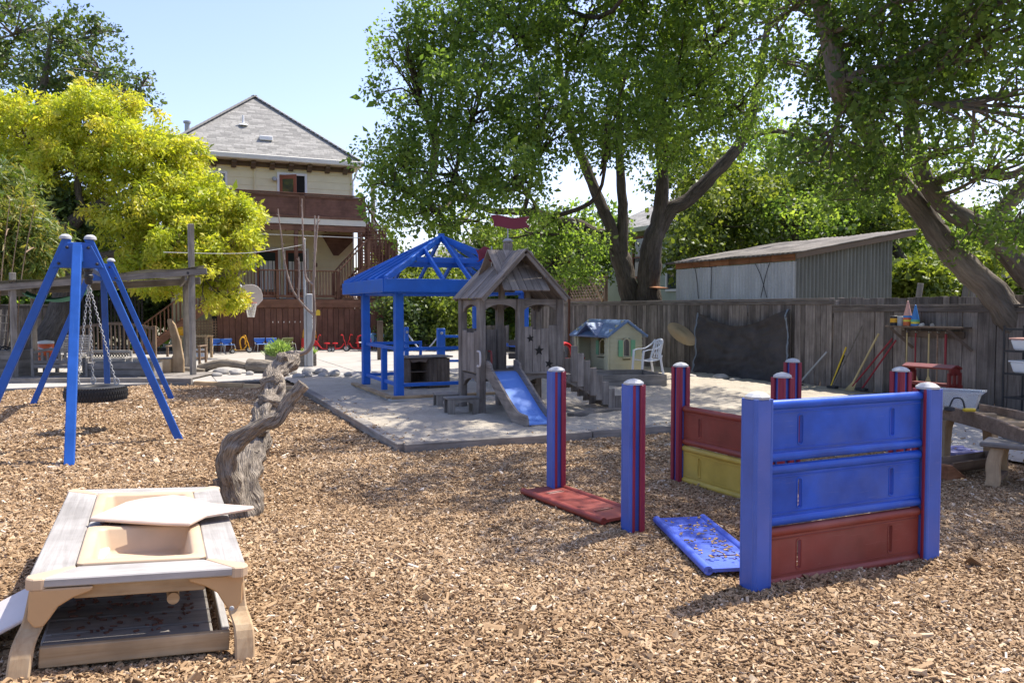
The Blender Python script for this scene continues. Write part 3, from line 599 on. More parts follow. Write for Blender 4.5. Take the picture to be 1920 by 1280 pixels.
# upper deck with panelled parapet
UY = 31.85
dk = H
g = MB(); g.bx(0.3, 7.68, UY + 0.02, HY - 0.02, 4.98, 5.08); g.build('upper_deck', 'brown_stain', H)
plank('deck_fascia', (0.3, UY, 4.99), (7.74, UY, 4.99), 0.23, 0.05, 'gutter_beige', H, up=(0, -1, 0))
plank('deck_beam', (0.3, UY + 0.05, 4.74), (7.7, UY + 0.05, 4.74), 0.22, 0.1, 'brown_stain', H, up=(0, -1, 0))
for i in range(14): plank('deck_joist', (0.6 + i * 0.54, UY + 0.12, 4.88), (0.6 + i * 0.54, HY - 0.05, 4.88), 0.05, 0.18, 'brown_stain', H)
for i, (x0, x1) in enumerate(((0.35, 2.78), (2.78, 5.25), (5.25, 7.72))):
    g = MB(); g.bx(x0 + 0.1, x1 - 0.1, UY - 0.01, UY + 0.03, 5.2, 5.96); pn = g.build('parapet_panel', 'brown_siding', H)
    for a, b, ww in (((x0 + 0.06, 5.1), (x0 + 0.06, 6.0), 0.12), ((x1 - 0.06, 5.1), (x1 - 0.06, 6.0), 0.12)): plank('stile', (a[0], UY - 0.02, a[1] + 0.02), (b[0], UY - 0.02, b[1] - 0.01), ww, 0.06, 'brown_stain', pn, up=(0, -1, 0))
    for zz in (5.155, 5.95): plank('rail', (x0 + 0.125, UY - 0.02, zz), (x1 - 0.125, UY - 0.02, zz), 0.1, 0.056, 'brown_stain', pn, up=(0, -1, 0))
plank('parapet_cap', (0.3, UY, 6.045), (7.78, UY, 6.045), 0.16, 0.045, 'brown_stain', H)
g = MB(); g.bx(7.66, 7.71, UY + 0.06, HY - 0.05, 5.1, 6.0); g.build('parapet_panel', 'brown_siding', H); plank('parapet_cap', (7.7, UY + 0.1, 6.043), (7.7, HY - 0.05, 6.043), 0.16, 0.045, 'brown_stain', H)
for x in (0.6, 2.8, 5.02, 7.5): plank('deck_post', (x, UY + 0.05, 2.0), (x, UY + 0.05, 4.63), 0.14, 0.14, 'brown_stain', H)
plank('cable', (0.5, UY - 0.05, 4.45), (7.5, UY - 0.05, 4.42), 0.03, 0.03, 'gutter_beige', H, bev=0)
# lower deck: plank skirt, rim beam, railing
LY = 31.0
x = 2.05
while x < 8.8:
    plank('skirt_board', (x + 0.1, LY + 0.03, 0.04), (x + 0.1, LY + 0.03, 1.66), 0.199, 0.03, 'brown_siding', H, up=(0, -1, 0), bev=0.012); x += 0.21
g = MB(); g.bx(2.05, 8.82, LY + 0.06, LY + 2.9, 0, 1.6); g.build('deck_core', 'dark_gap', H)
plank('rim_beam', (2.0, LY, 1.81), (8.86, LY, 1.81), 0.3, 0.06, 'brown_stain', H, up=(0, -1, 0))
g = MB(); g.bx(2.0, 8.84, LY + 0.04, HY, 1.9, 1.99); g.build('lower_deck', 'brown_stain', H)
def railing(parent, p0, p1, h=1.0, pitch=0.115, post=True, mat='brown_stain', bw=0.035):
    p0 = Vector(p0); p1 = Vector(p1); d = (p1 - p0); n = max(2, round(d.xy.length / pitch)); Z = Vector((0, 0, 1))
    plank('hand_rail', p0 + Z * h, p1 + Z * h, 0.13, 0.045, mat, parent)
    plank('bottom_rail', p0 + Z * 0.1, p1 + Z * 0.1, 0.04, 0.08, mat, parent)
    for i in range(1, n): q = p0 + d * i / n; plank('baluster', q + Z * 0.12, q + Z * (h - 0.02), bw, bw, mat, parent, up=(0, 1, 0), bev=0)
    if post:
        for q in (p0, p1): plank('post', q, q + Z * (h - 0.02), 0.11, 0.11, mat, parent, up=(0, 1, 0))
railing(H, (2.1, LY + 0.08, 1.99), (4.2, LY + 0.08, 1.99), 1.06); railing(H, (4.2, LY + 0.08, 1.99), (6.45, LY + 0.08, 1.99), 1.06)
# stair up from the lower deck to the corner landing and on to the upper deck
ST = H
railing(ST, (6.5, LY + 0.1, 2.05), (7.62, LY + 0.1, 3.3), 1.0); railing(ST, (6.5, LY + 1.1, 2.05), (7.62, LY + 1.1, 3.3), 1.0)
for i in range(6): plank('stair_tread', (6.55 + i * 0.19, LY + 0.1, 2.12 + i * 0.21), (6.55 + i * 0.19, LY + 1.1, 2.12 + i * 0.21), 0.26, 0.04, 'brown_stain', ST)
plank('stringer', (6.4, LY + 0.13, 1.95), (7.62, LY + 0.13, 3.25), 0.24, 0.05, 'brown_stain', ST, up=(0, -1, 0))
g = MB(); g.bx(7.6, 8.8, LY + 0.02, LY + 1.3, 3.22, 3.3); g.build('landing', 'brown_stain', ST, bev=0.005)
railing(ST, (7.66, LY + 0.08, 3.3), (8.76, LY + 0.08, 3.3), 1.02, 0.14); railing(ST, (8.76, LY + 0.1, 3.3), (8.76, LY + 1.25, 3.3), 1.02, 0.14)
for x in (7.66, 8.76): plank('landing_post', (x, LY + 0.07, 1.99), (x, LY + 0.07, 3.22), 0.13, 0.13, 'brown_stain', ST, up=(0, 1, 0))
railing(ST, (8.72, LY + 1.5, 3.5), (7.75, LY + 1.5, 5.1), 1.0, 0.14); railing(ST, (8.72, LY + 2.4, 3.5), (7.75, LY + 2.4, 5.1), 1.0, 0.14)
plank('stringer', (8.75, LY + 1.48, 3.3), (7.7, LY + 1.48, 5.0), 0.26, 0.05, 'brown_stain', ST, up=(0, -1, 0))
for i in range(8): plank('stair_tread', (8.7 - i * 0.13, LY + 1.5, 3.4 + i * 0.205), (8.7 - i * 0.13, LY + 2.4, 3.4 + i * 0.205), 0.26, 0.04, 'brown_stain', ST)
g = MB(); g.prism([(0.6, 0), (1.9, 0), (1.9, -0.25), (1.3, -0.85), (1.1, -0.85)], frame_plane((5.7, LY + 2.6, 4.66), (1, 0, 0), (0, 0, 1)), 0.05); g.build('stair_soffit', 'brown_stain', ST)
def lattice(parent, o, xd, w_, h_, mat, pitch=0.1, sw=0.035, square=False, name='lattice'):
    """woven slats in the plane xd / up, joined: too fine to pick apart"""
    g = MB(); xd = Vector(xd).normalized(); o = Vector(o); nrm = xd.cross(Vector((0, 0, 1)))
    P = lambda a, b, d=0: o + xd * a + Vector((0, 0, b)) + nrm * d
    if square:
        for i in range(int(w_ / pitch) + 1): g.bar(P(i * pitch, 0), P(i * pitch, h_), sw, 0.008, nrm)
        for i in range(int(h_ / pitch) + 1): g.bar(P(0, i * pitch, 0.009), P(w_, i * pitch, 0.009), sw, 0.008, nrm)
    else:
        k = -h_
        while k < w_:
            a0 = max(k, 0); b0 = a0 - k; a1 = min(k + h_, w_); b1 = a1 - k
            if a1 - a0 > 0.03:
                g.bar(P(a0, b0), P(a1, b1), sw, 0.008, nrm); g.bar(P(w_ - a0, b0, 0.009), P(w_ - a1, b1, 0.009), sw, 0.008, nrm)
            k += pitch * 1.41
    ob = g.build(name, mat, parent); ob['kind'] = 'stuff'; return ob
lattice(H, (6.6, LY + 0.02, 2.02), (1, 0, 0), 1.0, 0.42, 'brown_stain', 0.1, 0.045, True)
lattice(H, (7.75, LY + 0.02, 2.02), (1, 0, 0), 0.95, 0.42, 'brown_stain', 0.1, 0.045, True)
lattice(H, (7.72, LY + 1.35, 2.0), (1, 0, 0), 1.0, 3.0, 'brown_stain', 0.12, 0.05, True)
lattice(H, (1.3, LY + 0.05, 0.05), (1, 0, 0), 0.75, 1.2, 'lattice_wood', 0.1, 0.04, True)
# stair on the left, rising to the lower deck
for i in range(9): plank('stair_tread', (-0.3 + i * 0.25, LY - 0.55, 0.2 + i * 0.21), (-0.3 + i * 0.25, LY + 0.45, 0.2 + i * 0.21), 0.28, 0.04, 'red_cedar', H)
plank('stringer', (-0.5, LY - 0.56, 0.02), (2.05, LY - 0.56, 1.95), 0.26, 0.05, 'brown_stain', H, up=(0, -1, 0))
railing(H, (-0.35, LY - 0.55, 0.15), (2.0, LY - 0.55, 1.98), 0.95, 0.13); railing(H, (-0.35, LY + 0.45, 0.15), (2.0, LY + 0.45, 1.98), 0.95, 0.13)

# ------------------------------------------------------------------ neighbouring houses
def far_house(name, label, x0, x1, y0, y1, zw, h, wall, face='-Y', wins=()):
    t = thing(name, label, 'house', ((x0 + x1) / 2, (y0 + y1) / 2, 0), world=True)
    g = MB(); g.bx(x0, x1, y0, y1, -0.1, zw); g.build('wall', wall, t)
    hip_roof(t, x0 - 0.5, x1 + 0.5, y0 - 0.5, y1 + 0.5, zw, h, 'roof_shingle', inset=min((x1 - x0), (y1 - y0)) / 2)
    g = MB(); g.bx(x0 - 0.54, x1 + 0.54, y0 - 0.56, y0 - 0.5, zw - 0.18, zw + 0.02).bx(x0 - 0.56, x0 - 0.5, y0 - 0.56, y1 + 0.54, zw - 0.18, zw + 0.02); g.build('gutter', 'gutter_beige', t, bev=0.01)
    return t
n1 = far_house('neighbour_house', 'tan neighbour house with pale grey roof behind the maroon flag', 14.6, 24, 37, 48, 4.3, 2.6, 'roof_tan')
for x in (15.5, 17.3, 19.5): window(n1, x, x + 0.9, 2.3, 3.6, 37.0)
GX = 19.0
n2 = far_house('neighbour_house', 'pale green neighbour house behind the forked oak trunk', GX, 27, 23.6, 33, 5.0, 2.4, 'green_siding')
def window_x(parent, y0, y1, z0, z1, x, fm='white_trim', fw=0.1):
    f = MB(); f.bx(x - 0.07, x + 0.02, y0 - fw, y0, z0 - fw, z1 + fw).bx(x - 0.07, x + 0.02, y1, y1 + fw, z0 - fw, z1 + fw).bx(x - 0.068, x + 0.02, y0, y1, z1, z1 + fw).bx(x - 0.09, x + 0.02, y0, y1, z0 - fw, z0)
    o = f.build('window', fm, parent, bev=0.008); p = MB(); p.bx(x - 0.02, x - 0.005, y0, y1, z0, z1); p.build('pane', 'window_glass', o)
    p = MB(); p.bx(x - 0.05, x - 0.021, y0, y1, (z0 + z1) / 2 - 0.025, (z0 + z1) / 2 + 0.025); p.build('glazing_bar', fm, o)
    return o
window_x(n2, 26.3, 27.3, 2.4, 4.0, GX); window_x(n2, 28.6, 29.8, 3.0, 4.6, GX, 'door_brown'); window_x(n2, 24.2, 25.0, 2.4, 4.0, GX)
n3 = far_house('neighbour_house', 'low neighbour roof seen right of the corrugated shed', 24.5, 34, 16, 26, 2.75, 1.6, 'roof_tan')
window_x(n3, 18, 19, 1.2, 2.2, 24.5)

# ------------------------------------------------------------------ boundary fences
FX = 12.5
def board_fence(name, label, a, b, h, nrm, z0=0.0, mat='fence_wood', cap=True, wmin=0.13, wmax=0.2):
    a = Vector(a); b = Vector(b); d = (b - a).normalized(); ln = (b - a).length; nrm = Vector(nrm)
    t = thing(name, label, 'fence', (*((a + b) / 2).xy, 0), world=True)
    s = 0.0; k = 0
    while s < ln - 0.03:
        w_ = min(random.uniform(wmin, wmax), ln - s); p = a + d * (s + w_ / 2) + nrm * random.uniform(-0.006, 0.009)
        top = h + random.uniform(-0.03, 0.005); lean = d * random.uniform(-0.006, 0.006)
        plank('board', p + Vector((0, 0, z0 + 0.02)), p + lean + Vector((0, 0, top)), w_ - random.uniform(0.004, 0.014), 0.02, mat, t, up=nrm, bev=0.003); s += w_; k += 1
    for zz in (0.35, h - 0.3): plank('fence_rail', a - nrm * 0.05 + Vector((0, 0, zz)), b - nrm * 0.05 + Vector((0, 0, zz)), 0.09, 0.045, mat, t, up=nrm)
    if cap:
        plank('cap_rail', a + Vector((0, 0, h + 0.03)), b + Vector((0, 0, h + 0.03)), 0.14, 0.04, mat, t)
        plank('fascia_rail', a + nrm * 0.035 + Vector((0, 0, h - 0.04)), b + nrm * 0.035 + Vector((0, 0, h - 0.04)), 0.085, 0.022, mat, t, up=nrm)
    n = max(1, round(ln / 2.4))
    for i in range(n + 1): p = a + (b - a) * i / n - nrm * 0.09; plank('fence_post', p, p + Vector((0, 0, h)), 0.09, 0.09, mat, t, up=nrm)
    return t
f1 = board_fence('board_fence', 'tall grey board fence behind the dark tarp and playhouse', (FX, 12.25, 0), (FX, 26.5, 0), 1.8, (-1, 0, 0), wmin=0.11, wmax=0.17)
f2 = board_fence('board_fence', 'grey board fence of wide planks behind the shelf and brooms', (FX + 0.03, 1.0, 0), (FX + 0.03, 12.23, 0), 1.66, (-1, 0, 0), wmin=0.2, wmax=0.34)
f3 = board_fence('board_fence', 'second board fence peeking over the fence below the leaning oak', (FX + 0.5, 3.0, 0), (FX + 0.5, 12.6, 0), 1.86, (-1, 0, 0), cap=False)
# lattice screen on top of the fence by the forked oak
t = thing('lattice_screen', 'brown lattice screen on the fence left of the forked oak', 'screen', (FX, 22.6, 1.8), world=True)
lattice(t, (FX - 0.02, 26.2, 1.9), (0, -1, 0), 5.0, 0.62, 'lattice_wood', 0.13, 0.04)
for zz in (1.89, 2.58): plank('frame_rail', (FX, 26.2, zz), (FX, 21.2, zz), 0.09, 0.09, 'lattice_wood', t)
for yy in (21.2, 23.7, 26.2): plank('frame_post', (FX, yy, 1.85), (FX, yy, 2.62), 0.1, 0.1, 'lattice_wood', t, up=(1, 0, 0))
plank('brace', (FX - 0.08, 21.25, 1.86), (FX - 0.08, 21.75, 2.4), 0.09, 0.04, 'tan_wood', t, up=(1, 0, 0))
g = MB(); g.tube([(10.35, 19.5, 0), (10.35, 19.5, 3.05)], 0.035, 8); tag(g.build('steel_pole', 'rust', None, smooth=True), 'thin rusty steel pole standing between tower and playhouse', 'pole')
f4 = board_fence('board_fence', 'low weathered fence behind the blue gazebo', (8.4, 30.0, 0), (12.5, 28.6, 0), 0.98, Vector((-0.32, -0.95, 0)).normalized(), cap=False)
f5 = board_fence('board_fence', 'dark shaded board fence at the far left under the lime tree', (-9.0, 32.4, 0), (-2.6, 33.2, 0), 1.72, (0.12, -0.99, 0))
# black iron fence
t = thing('iron_fence', 'black iron railing behind the tyre swing chains', 'fence', (-1.4, 31.6, 0), world=True)
for i in range(19): x = -2.4 + i * 0.11; plank('picket', (x, 31.7, 0.05), (x, 31.7, 2.05), 0.07, 0.02, 'black_iron', t, up=(0, 1, 0), bev=0)
for zz in (0.3, 1.8): plank('rail', (-2.45, 31.72, zz), (-0.38, 31.72, zz), 0.04, 0.03, 'black_iron', t)

# ------------------------------------------------------------------ corrugated shed beyond the fence
SX, SYa, SYb, SXb = 13.45, 14.3, 18.9, 16.45
t = thing('corrugated_shed', 'corrugated metal shed with sloping tar roof beyond the fence', 'shed', ((SX + SXb) / 2, (SYa + SYb) / 2, 0), world=True)
def corr(parent, a, b, z0, za, zb, mat, pitch=0.115, amp=0.03):
    a = Vector(a); b = Vector(b); d = b - a; ln = d.length; u = d / ln; nr = Vector((-u.y, u.x, 0)); n = int(ln / pitch * 6)
    g = MB(); g.grid(lambda s, v: tuple(a + u * (ln * s) + nr * (amp * math.sin(2 * math.pi * ln * s / pitch)) + Vector((0, 0, z0 + v * ((za + (zb - za) * s) - z0)))), n, 1)
    return g.build('metal_sheet', mat, parent, smooth=True, ang=180)
ys = [SYb, 17.75, 16.6, 15.45, SYa]
for i, (ya, yb) in enumerate(zip(ys, ys[1:])): corr(t, (SX - 0.006 * (i % 2), ya + 0.03, 0), (SX - 0.006 * (i % 2), yb, 0), 0, 2.72, 2.72, 'zinc_sheet')
xs_ = [SX, 14.2, 14.95, 15.7, SXb]
def sh(x): return 2.9 + (x - SX) * (3.42 - 2.9) / (SXb - SX)
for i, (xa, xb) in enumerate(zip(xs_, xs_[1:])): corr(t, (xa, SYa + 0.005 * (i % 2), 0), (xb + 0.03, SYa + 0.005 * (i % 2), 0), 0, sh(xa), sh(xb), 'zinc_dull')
g = MB(); g.bx(SX + 0.05, SXb, SYa + 0.05, SYb, 0, 2.7); g.build('inner_wall', 'dark_gap', t)
for i in range(6): plank('eave_block', (SX - 0.03, SYb - i * 0.77, 2.81), (SX - 0.03, SYb - i * 0.77 - 0.75, 2.81), 0.15, 0.04, 'red_cedar', t, up=(-1, 0, 0))
g = MB(); nrm = Vector((-(3.42 - 2.9) / 3, 0, 1)).normalized()
g.grid(lambda u, v: (SX - 0.22 + (17.15 - SX + 0.22) * u, SYa - 0.2 + (SYb + 0.5 - SYa) * v, sh(SX - 0.22 + (17.15 - SX + 0.22) * u) + 0.03 + 0.012 * math.sin(v * 190) + 0.03 * mnoise.noise((u * 5, v * 6, 1))), 14, 240)
g.build('roof', 'tar_roof', t, smooth=True, ang=180, solid=0.03)
plank('barge_board', (SX - 0.15, SYa - 0.16, sh(SX - 0.15) - 0.05), (17.1, SYa - 0.16, sh(17.1) - 0.05), 0.12, 0.04, 'bracket_brown', t, up=(0, -1, 0))
for ya, yb in ((18.0, 17.85), (17.3, 17.32), (15.6, 15.2), (15.1, 15.4)):
    g = MB(); g.tube(spline([(SX - 0.05, ya, 2.72), (SX - 0.04, (ya + yb) / 2, 2.4), (SX - 0.04, yb, 1.9)], 5), 0.008, 5); g.build('cord', 'steel_dark', t)
# little cedar bird table roof against the trunk
t = thing('bird_table', 'small cedar roofed bird table beside the forked oak', 'bird table', (13.3, 19.85, 0), world=True)
plank('post', (13.35, 19.95, 0), (13.35, 19.95, 2.2), 0.1, 0.1, 'red_cedar', t, up=(1, 0, 0)); plank('roof_board', (13.2, 20.4, 2.33), (13.2, 19.2, 2.2), 0.34, 0.04, 'red_cedar', t); plank('tray', (13.25, 20.2, 2.0), (13.25, 19.7, 2.0), 0.3, 0.04, 'red_cedar', t)
for i, (yy, zz, ln) in enumerate(((9.95, 1.7, 0.55), (9.8, 1.65, 0.7), (9.65, 1.7, 0.5), (10.9, 1.7, 0.55))):
    o = plank('leaning_board', (13.1, yy, zz - 0.9), (13.2, yy - 0.12, zz + ln * 0.75), 0.12, 0.03, 'weathered_wood', None, up=(1, 0, 0)); tag(o, ('short pale', 'broad dark', 'narrow', 'lone thin')[i] + ' board leaning behind the fence by the leaning oak trunk', 'board')
# utility pole and wires right of the house
t = thing('utility_pole', 'distant utility pole with transformer right of the house', 'utility pole', (10.1, 40, 0), world=True)
g = MB(); g.tube([(10.1, 40, 0), (10.1, 40, 8)], [0.14, 0.11], 10); g.build('pole', 'weathered_wood', t, smooth=True)
g = MB(); g.lathe([(0.2, 0), (0.2, 0.7), (0.1, 0.75)], (9.75, 40, 5.2), 12); g.build('transformer', 'galvanised', t, smooth=True)
for zz in (6.3, 6.7): g = MB(); g.tube(spline([(9.5, 40, zz), (30, 42, zz - 1.0), (50, 44, zz)], 6), 0.015, 4); g.build('wire', 'steel_dark', t)

for i in range(8): g = MB(); g.tube(spline([(4.0 + i * 0.2, LY + 0.0, 1.12), (4.0 + i * 0.2, LY - 0.05, 1.1), (4.0 + i * 0.2, LY - 0.06, 1.15)], 3), 0.014, 5); g.build('coat_hook', 'white_trim', H)
# ------------------------------------------------------------------ trees
VIEW = R(-23.9)
AX = Vector((math.cos(VIEW), math.sin(VIEW), 0)); AD = Vector((-math.sin(VIEW), math.cos(VIEW), 0))
def mesh_np(name, verts, nq, mat, rnd):
    me = bpy.data.meshes.new(name); me.vertices.add(len(verts)); me.vertices.foreach_set('co', verts.astype(np.float32).ravel())
    me.loops.add(nq * 4); me.loops.foreach_set('vertex_index', np.arange(nq * 4, dtype=np.int32)); me.polygons.add(nq)
    me.polygons.foreach_set('loop_start', np.arange(0, nq * 4, 4, dtype=np.int32)); me.update(calc_edges=True)
    a = me.attributes.new('rnd', 'FLOAT', 'POINT'); a.data.foreach_set('value', np.repeat(rnd, 4).astype(np.float32))
    me.materials.append(MATS[mat]); return me
def leaves(P, O, size, wid, droop, tone, fold=0.25):
    """P leaf bases, O outward directions -> quads folded at the rib"""
    n = len(P); d = rng.normal(0, 1, (n, 3)); d /= np.linalg.norm(d, axis=1)[:, None]
    d = d + O * 0.55; d[:, 2] -= droop; d /= np.linalg.norm(d, axis=1)[:, None]
    a = rng.normal(0, 1, (n, 3)); a[:, 2] += 0.3; s = np.cross(d, a); s /= np.linalg.norm(s, axis=1)[:, None]; nn = np.cross(s, d)
    Ls = (size * rng.lognormal(0, 0.36, n))[:, None]; W = Ls * wid
    v0 = P; v2 = P + d * Ls; m_ = P + d * Ls * 0.45
    v1 = m_ + s * W + nn * Ls * fold * 0.5; v3 = m_ - s * W + nn * Ls * fold * 0.5
    return np.stack([v0, v1, v2, v3], 1).reshape(-1, 3)
def tree_parts(t, blobs, tips_per, per_tip, tip_r, size, wid, mat, bark, base_pts, droop=0.25, shell=0.5, twig=0.012, tone_sd=0.2, limb_r=0.06, seed=1, flat=1.0, twigs=True):
    """limbs grow from the trunk points to every lobe, twigs to its tips, leaves crowd round the tips"""
    base = np.array([list(p) for p in base_pts]); LV = []; RN = []; tw = MB()
    vols = np.array([b[3] * b[4] * b[5] for b in blobs]) ** 0.72; vols = vols / vols.mean()
    for bi, (x, y, z, rx, ry, rz) in enumerate(blobs):
        c = np.array([x, y, z]); nt_ = max(5, int(tips_per * vols[bi]))
        u = rng.normal(0, 1, (nt_, 3)); u /= np.linalg.norm(u, axis=1)[:, None]
        rad = (shell + (1.05 - shell) * rng.random(nt_) ** 0.6); rad = np.where(rng.random(nt_) < 0.14, rng.uniform(1.0, 1.38, nt_), rad)[:, None]
        q = u * rad; tips = c + np.outer(q[:, 0] * rx, np.array(AX)) + np.outer(q[:, 1] * ry, np.array(AD)) + np.outer(q[:, 2] * rz, np.array((0, 0, 1)))
        if twigs:
            k = np.argmin(((base - c) ** 2).sum(1) + (base[:, 2] > z) * 4); p0 = Vector(base[k]); p1 = Vector(c); mid = p0.lerp(p1, 0.5) + Vector(rng.normal(0, 0.12, 3)) * (p1 - p0).length * 0.6 - Vector((0, 0, 0.05 * (p1 - p0).length))
            tw.tube(spline([p0, mid, p1], 5), lerp_r([limb_r, limb_r * 0.7, limb_r * 0.35], 5), 6)
            for j in range(min(nt_, 16)):
                e = Vector(tips[j]); m2 = p1.lerp(e, 0.5) + Vector(rng.normal(0, 0.1, 3)); tw.tube([mid.lerp(p1, rng.uniform(0.3, 1)), m2, e], [twig * 1.8, twig * 1.3, twig * 0.5], 4, caps=False)
        cnt = rng.poisson(per_tip, nt_); idx = np.repeat(np.arange(nt_), cnt); n = len(idx)
        off = rng.normal(0, 1, (n, 3)); off /= np.linalg.norm(off, axis=1)[:, None]; off *= (tip_r * rng.random(n) ** 0.45)[:, None]; off[:, 2] *= flat
        P = tips[idx] + off; O = off / tip_r * 0.8 + u[idx] * 0.5
        LV.append(leaves(P, O, size, wid, droop, 0)); tt = rng.normal(0.48, 0.17, nt_)
        RN.append(np.clip(tt[idx] + rng.normal(0, tone_sd, n), 0, 1))
    V = np.concatenate(LV); rn = np.concatenate(RN); me = mesh_np('crown', V, len(rn), mat, rn)
    o = bpy.data.objects.new('crown', me); attach(o, t, Matrix())
    if twigs: tw.build('branches', bark, t, smooth=True, ang=80)
    return len(rn)
def trunk(t, paths, bark, n=12, wob=0.22, name='trunk'):
    g = MB(); pts = []
    for path, rad in paths:
        sp = spline(path, 6); g.tube(sp, lerp_r(rad, 6), n, wob, seed=random.random() * 50); pts += sp[len(sp) // 3:]
    g.build(name, bark, t, smooth=True, ang=80); return pts
NL = 0
# the forked oak
t = thing('oak_tree', 'large forked oak with dense green crown behind the playhouse', 'tree', (13.2, 20.7, 0), world=True)
k_ = 1.22
bp = trunk(t, [([(13.1, 20.4, -0.1), (12.98, 20.38, 1.2), (12.85, 20.4, 2.1), (12.65, 20.5, 2.9), (12.4, 20.6, 3.5), (11.8, 20.9, 3.9), (11.2, 20.8, 4.1), (10.4, 19.8, 4.0), (9.4, 20.0, 4.25), (8.4, 20.4, 4.3), (7.7, 20.7, 4.7), (6.9, 21.0, 5.2)], [0.42, 0.36, 0.31, 0.29, 0.25, 0.19, 0.16, 0.13, 0.11, 0.09, 0.06, 0.03]),
               ([(12.55, 20.5, 3.0), (12.3, 20.5, 3.9), (12.0, 20.6, 4.6), (11.6, 20.8, 5.7), (11.1, 20.9, 6.9), (10.4, 20.2, 8.4), (9.9, 19.6, 9.8)], [0.2, 0.18, 0.17, 0.15, 0.12, 0.08, 0.04]),
               ([(12.6, 20.45, 2.8), (12.58, 20.4, 3.6), (12.6, 20.4, 4.5), (12.5, 20.4, 5.7), (12.4, 20.3, 7.2), (12.3, 19.8, 9.4)], [0.2, 0.17, 0.155, 0.13, 0.1, 0.05]),
               ([(13.2, 20.0, -0.1), (13.25, 19.97, 1.3), (13.22, 19.95, 2.5), (13.32, 19.92, 3.6), (13.5, 19.85, 4.3), (13.5, 19.7, 5.6), (13.4, 19.6, 7.4), (13.2, 19.4, 9.2)], [0.44, 0.38, 0.34, 0.31, 0.23, 0.17, 0.12, 0.05]),
               ([(13.4, 19.9, 3.7), (13.75, 19.75, 4.45), (14.28, 19.54, 4.8), (15.07, 19.23, 5.65), (15.73, 18.98, 6.5), (16.1, 18.86, 7.67), (16.34, 18.82, 9.07), (16.65, 18.76, 10.6)], [0.24, 0.23, 0.21, 0.19, 0.165, 0.14, 0.11, 0.06]),
               ([(15.73, 18.98, 6.5), (16.5, 18.6, 6.8), (17.4, 18.2, 6.6), (18.4, 17.8, 6.4)], [0.1, 0.08, 0.05, 0.03])], 'oak_bark')
# unseen crown lobes added above the picture to shade the sand pit
HIGH1 = [(9.6, 12.6, 9.3, 1.6, 1.4, 0.9), (11.6, 14.2, 9.6, 1.7, 1.5, 1.0), (9.2, 15.2, 10.2, 1.5, 1.4, 0.9), (12.6, 11.8, 9.2, 1.4, 1.3, 0.9), (11.0, 17.0, 10.6, 1.7, 1.4, 1.0), (8.6, 17.6, 11.0, 1.5, 1.4, 0.9), (13.6, 15.8, 10.2, 1.5, 1.5, 1.0), (8.4, 11.2, 9.4, 1.3, 1.2, 0.8), (10.6, 11.0, 9.0, 1.4, 1.2, 0.8), (10.4, 14.0, 10.6, 1.5, 1.3, 0.8), (12.4, 16.4, 11.4, 1.5, 1.3, 0.9), (9.6, 17.6, 12.4, 1.5, 1.3, 0.9), (13.2, 13.2, 9.4, 1.4, 1.3, 0.9), (10.2, 19.2, 12.6, 1.5, 1.3, 0.9), (14.8, 14.2, 10.6, 1.4, 1.3, 0.9)]
NL += tree_parts(t, BLOBS['OAK1'] + HIGH1, 48, 74, 0.37, 0.09, 0.3, 'oak_leaf', 'oak_bark', bp, shell=0.35, tone_sd=0.16, twig=0.016, limb_r=0.075, seed=2)
# the oak leaning in from the right
t = thing('oak_tree', 'oak leaning in from the right with two bowed trunks', 'tree', (13.6, 8.4, 0), world=True)
bp = trunk(t, [([(13.3, 8.3, -0.1), (12.95, 8.5, 1.0), (12.55, 8.67, 1.62), (12.24, 8.82, 2.05), (11.82, 9.03, 2.48), (11.43, 9.23, 3.08), (11.05, 9.43, 3.65), (10.67, 9.62, 4.3), (10.3, 9.7, 5.4)], [0.29, 0.25, 0.23, 0.21, 0.195, 0.178, 0.155, 0.12, 0.07]),
               ([(13.6, 7.9, 0.3), (13.2, 8.05, 1.2), (12.84, 8.22, 1.8), (12.5, 8.39, 2.25), (12.01, 8.63, 2.84), (11.48, 8.89, 3.2), (11.14, 9.06, 3.68), (10.98, 9.16, 4.31), (10.93, 9.21, 4.99), (10.83, 9.29, 5.83), (10.6, 9.3, 7.0)], [0.23, 0.2, 0.185, 0.17, 0.158, 0.145, 0.135, 0.125, 0.11, 0.09, 0.05]),
               ([(10.67, 9.62, 4.2), (9.8, 9.2, 4.6), (8.62, 8.35, 4.6), (8.5, 8.42, 5.2), (8.38, 8.5, 5.8), (8.2, 8.6, 6.6)], [0.11, 0.12, 0.15, 0.135, 0.12, 0.09]),
               ([(11.2, 9.0, 3.6), (11.5, 8.6, 3.75), (11.9, 8.2, 3.65), (12.3, 7.9, 4.0)], [0.09, 0.075, 0.06, 0.04]),
               ([(12.0, 8.65, 2.9), (12.4, 7.9, 4.0), (12.0, 7.0, 5.0), (11.3, 6.2, 5.8)], [0.13, 0.11, 0.09, 0.05]),
               ([(10.95, 9.2, 4.9), (10.6, 8.4, 5.6), (9.8, 7.4, 6.2), (9.0, 6.6, 6.6)], [0.1, 0.09, 0.07, 0.04])], 'pale_bark')
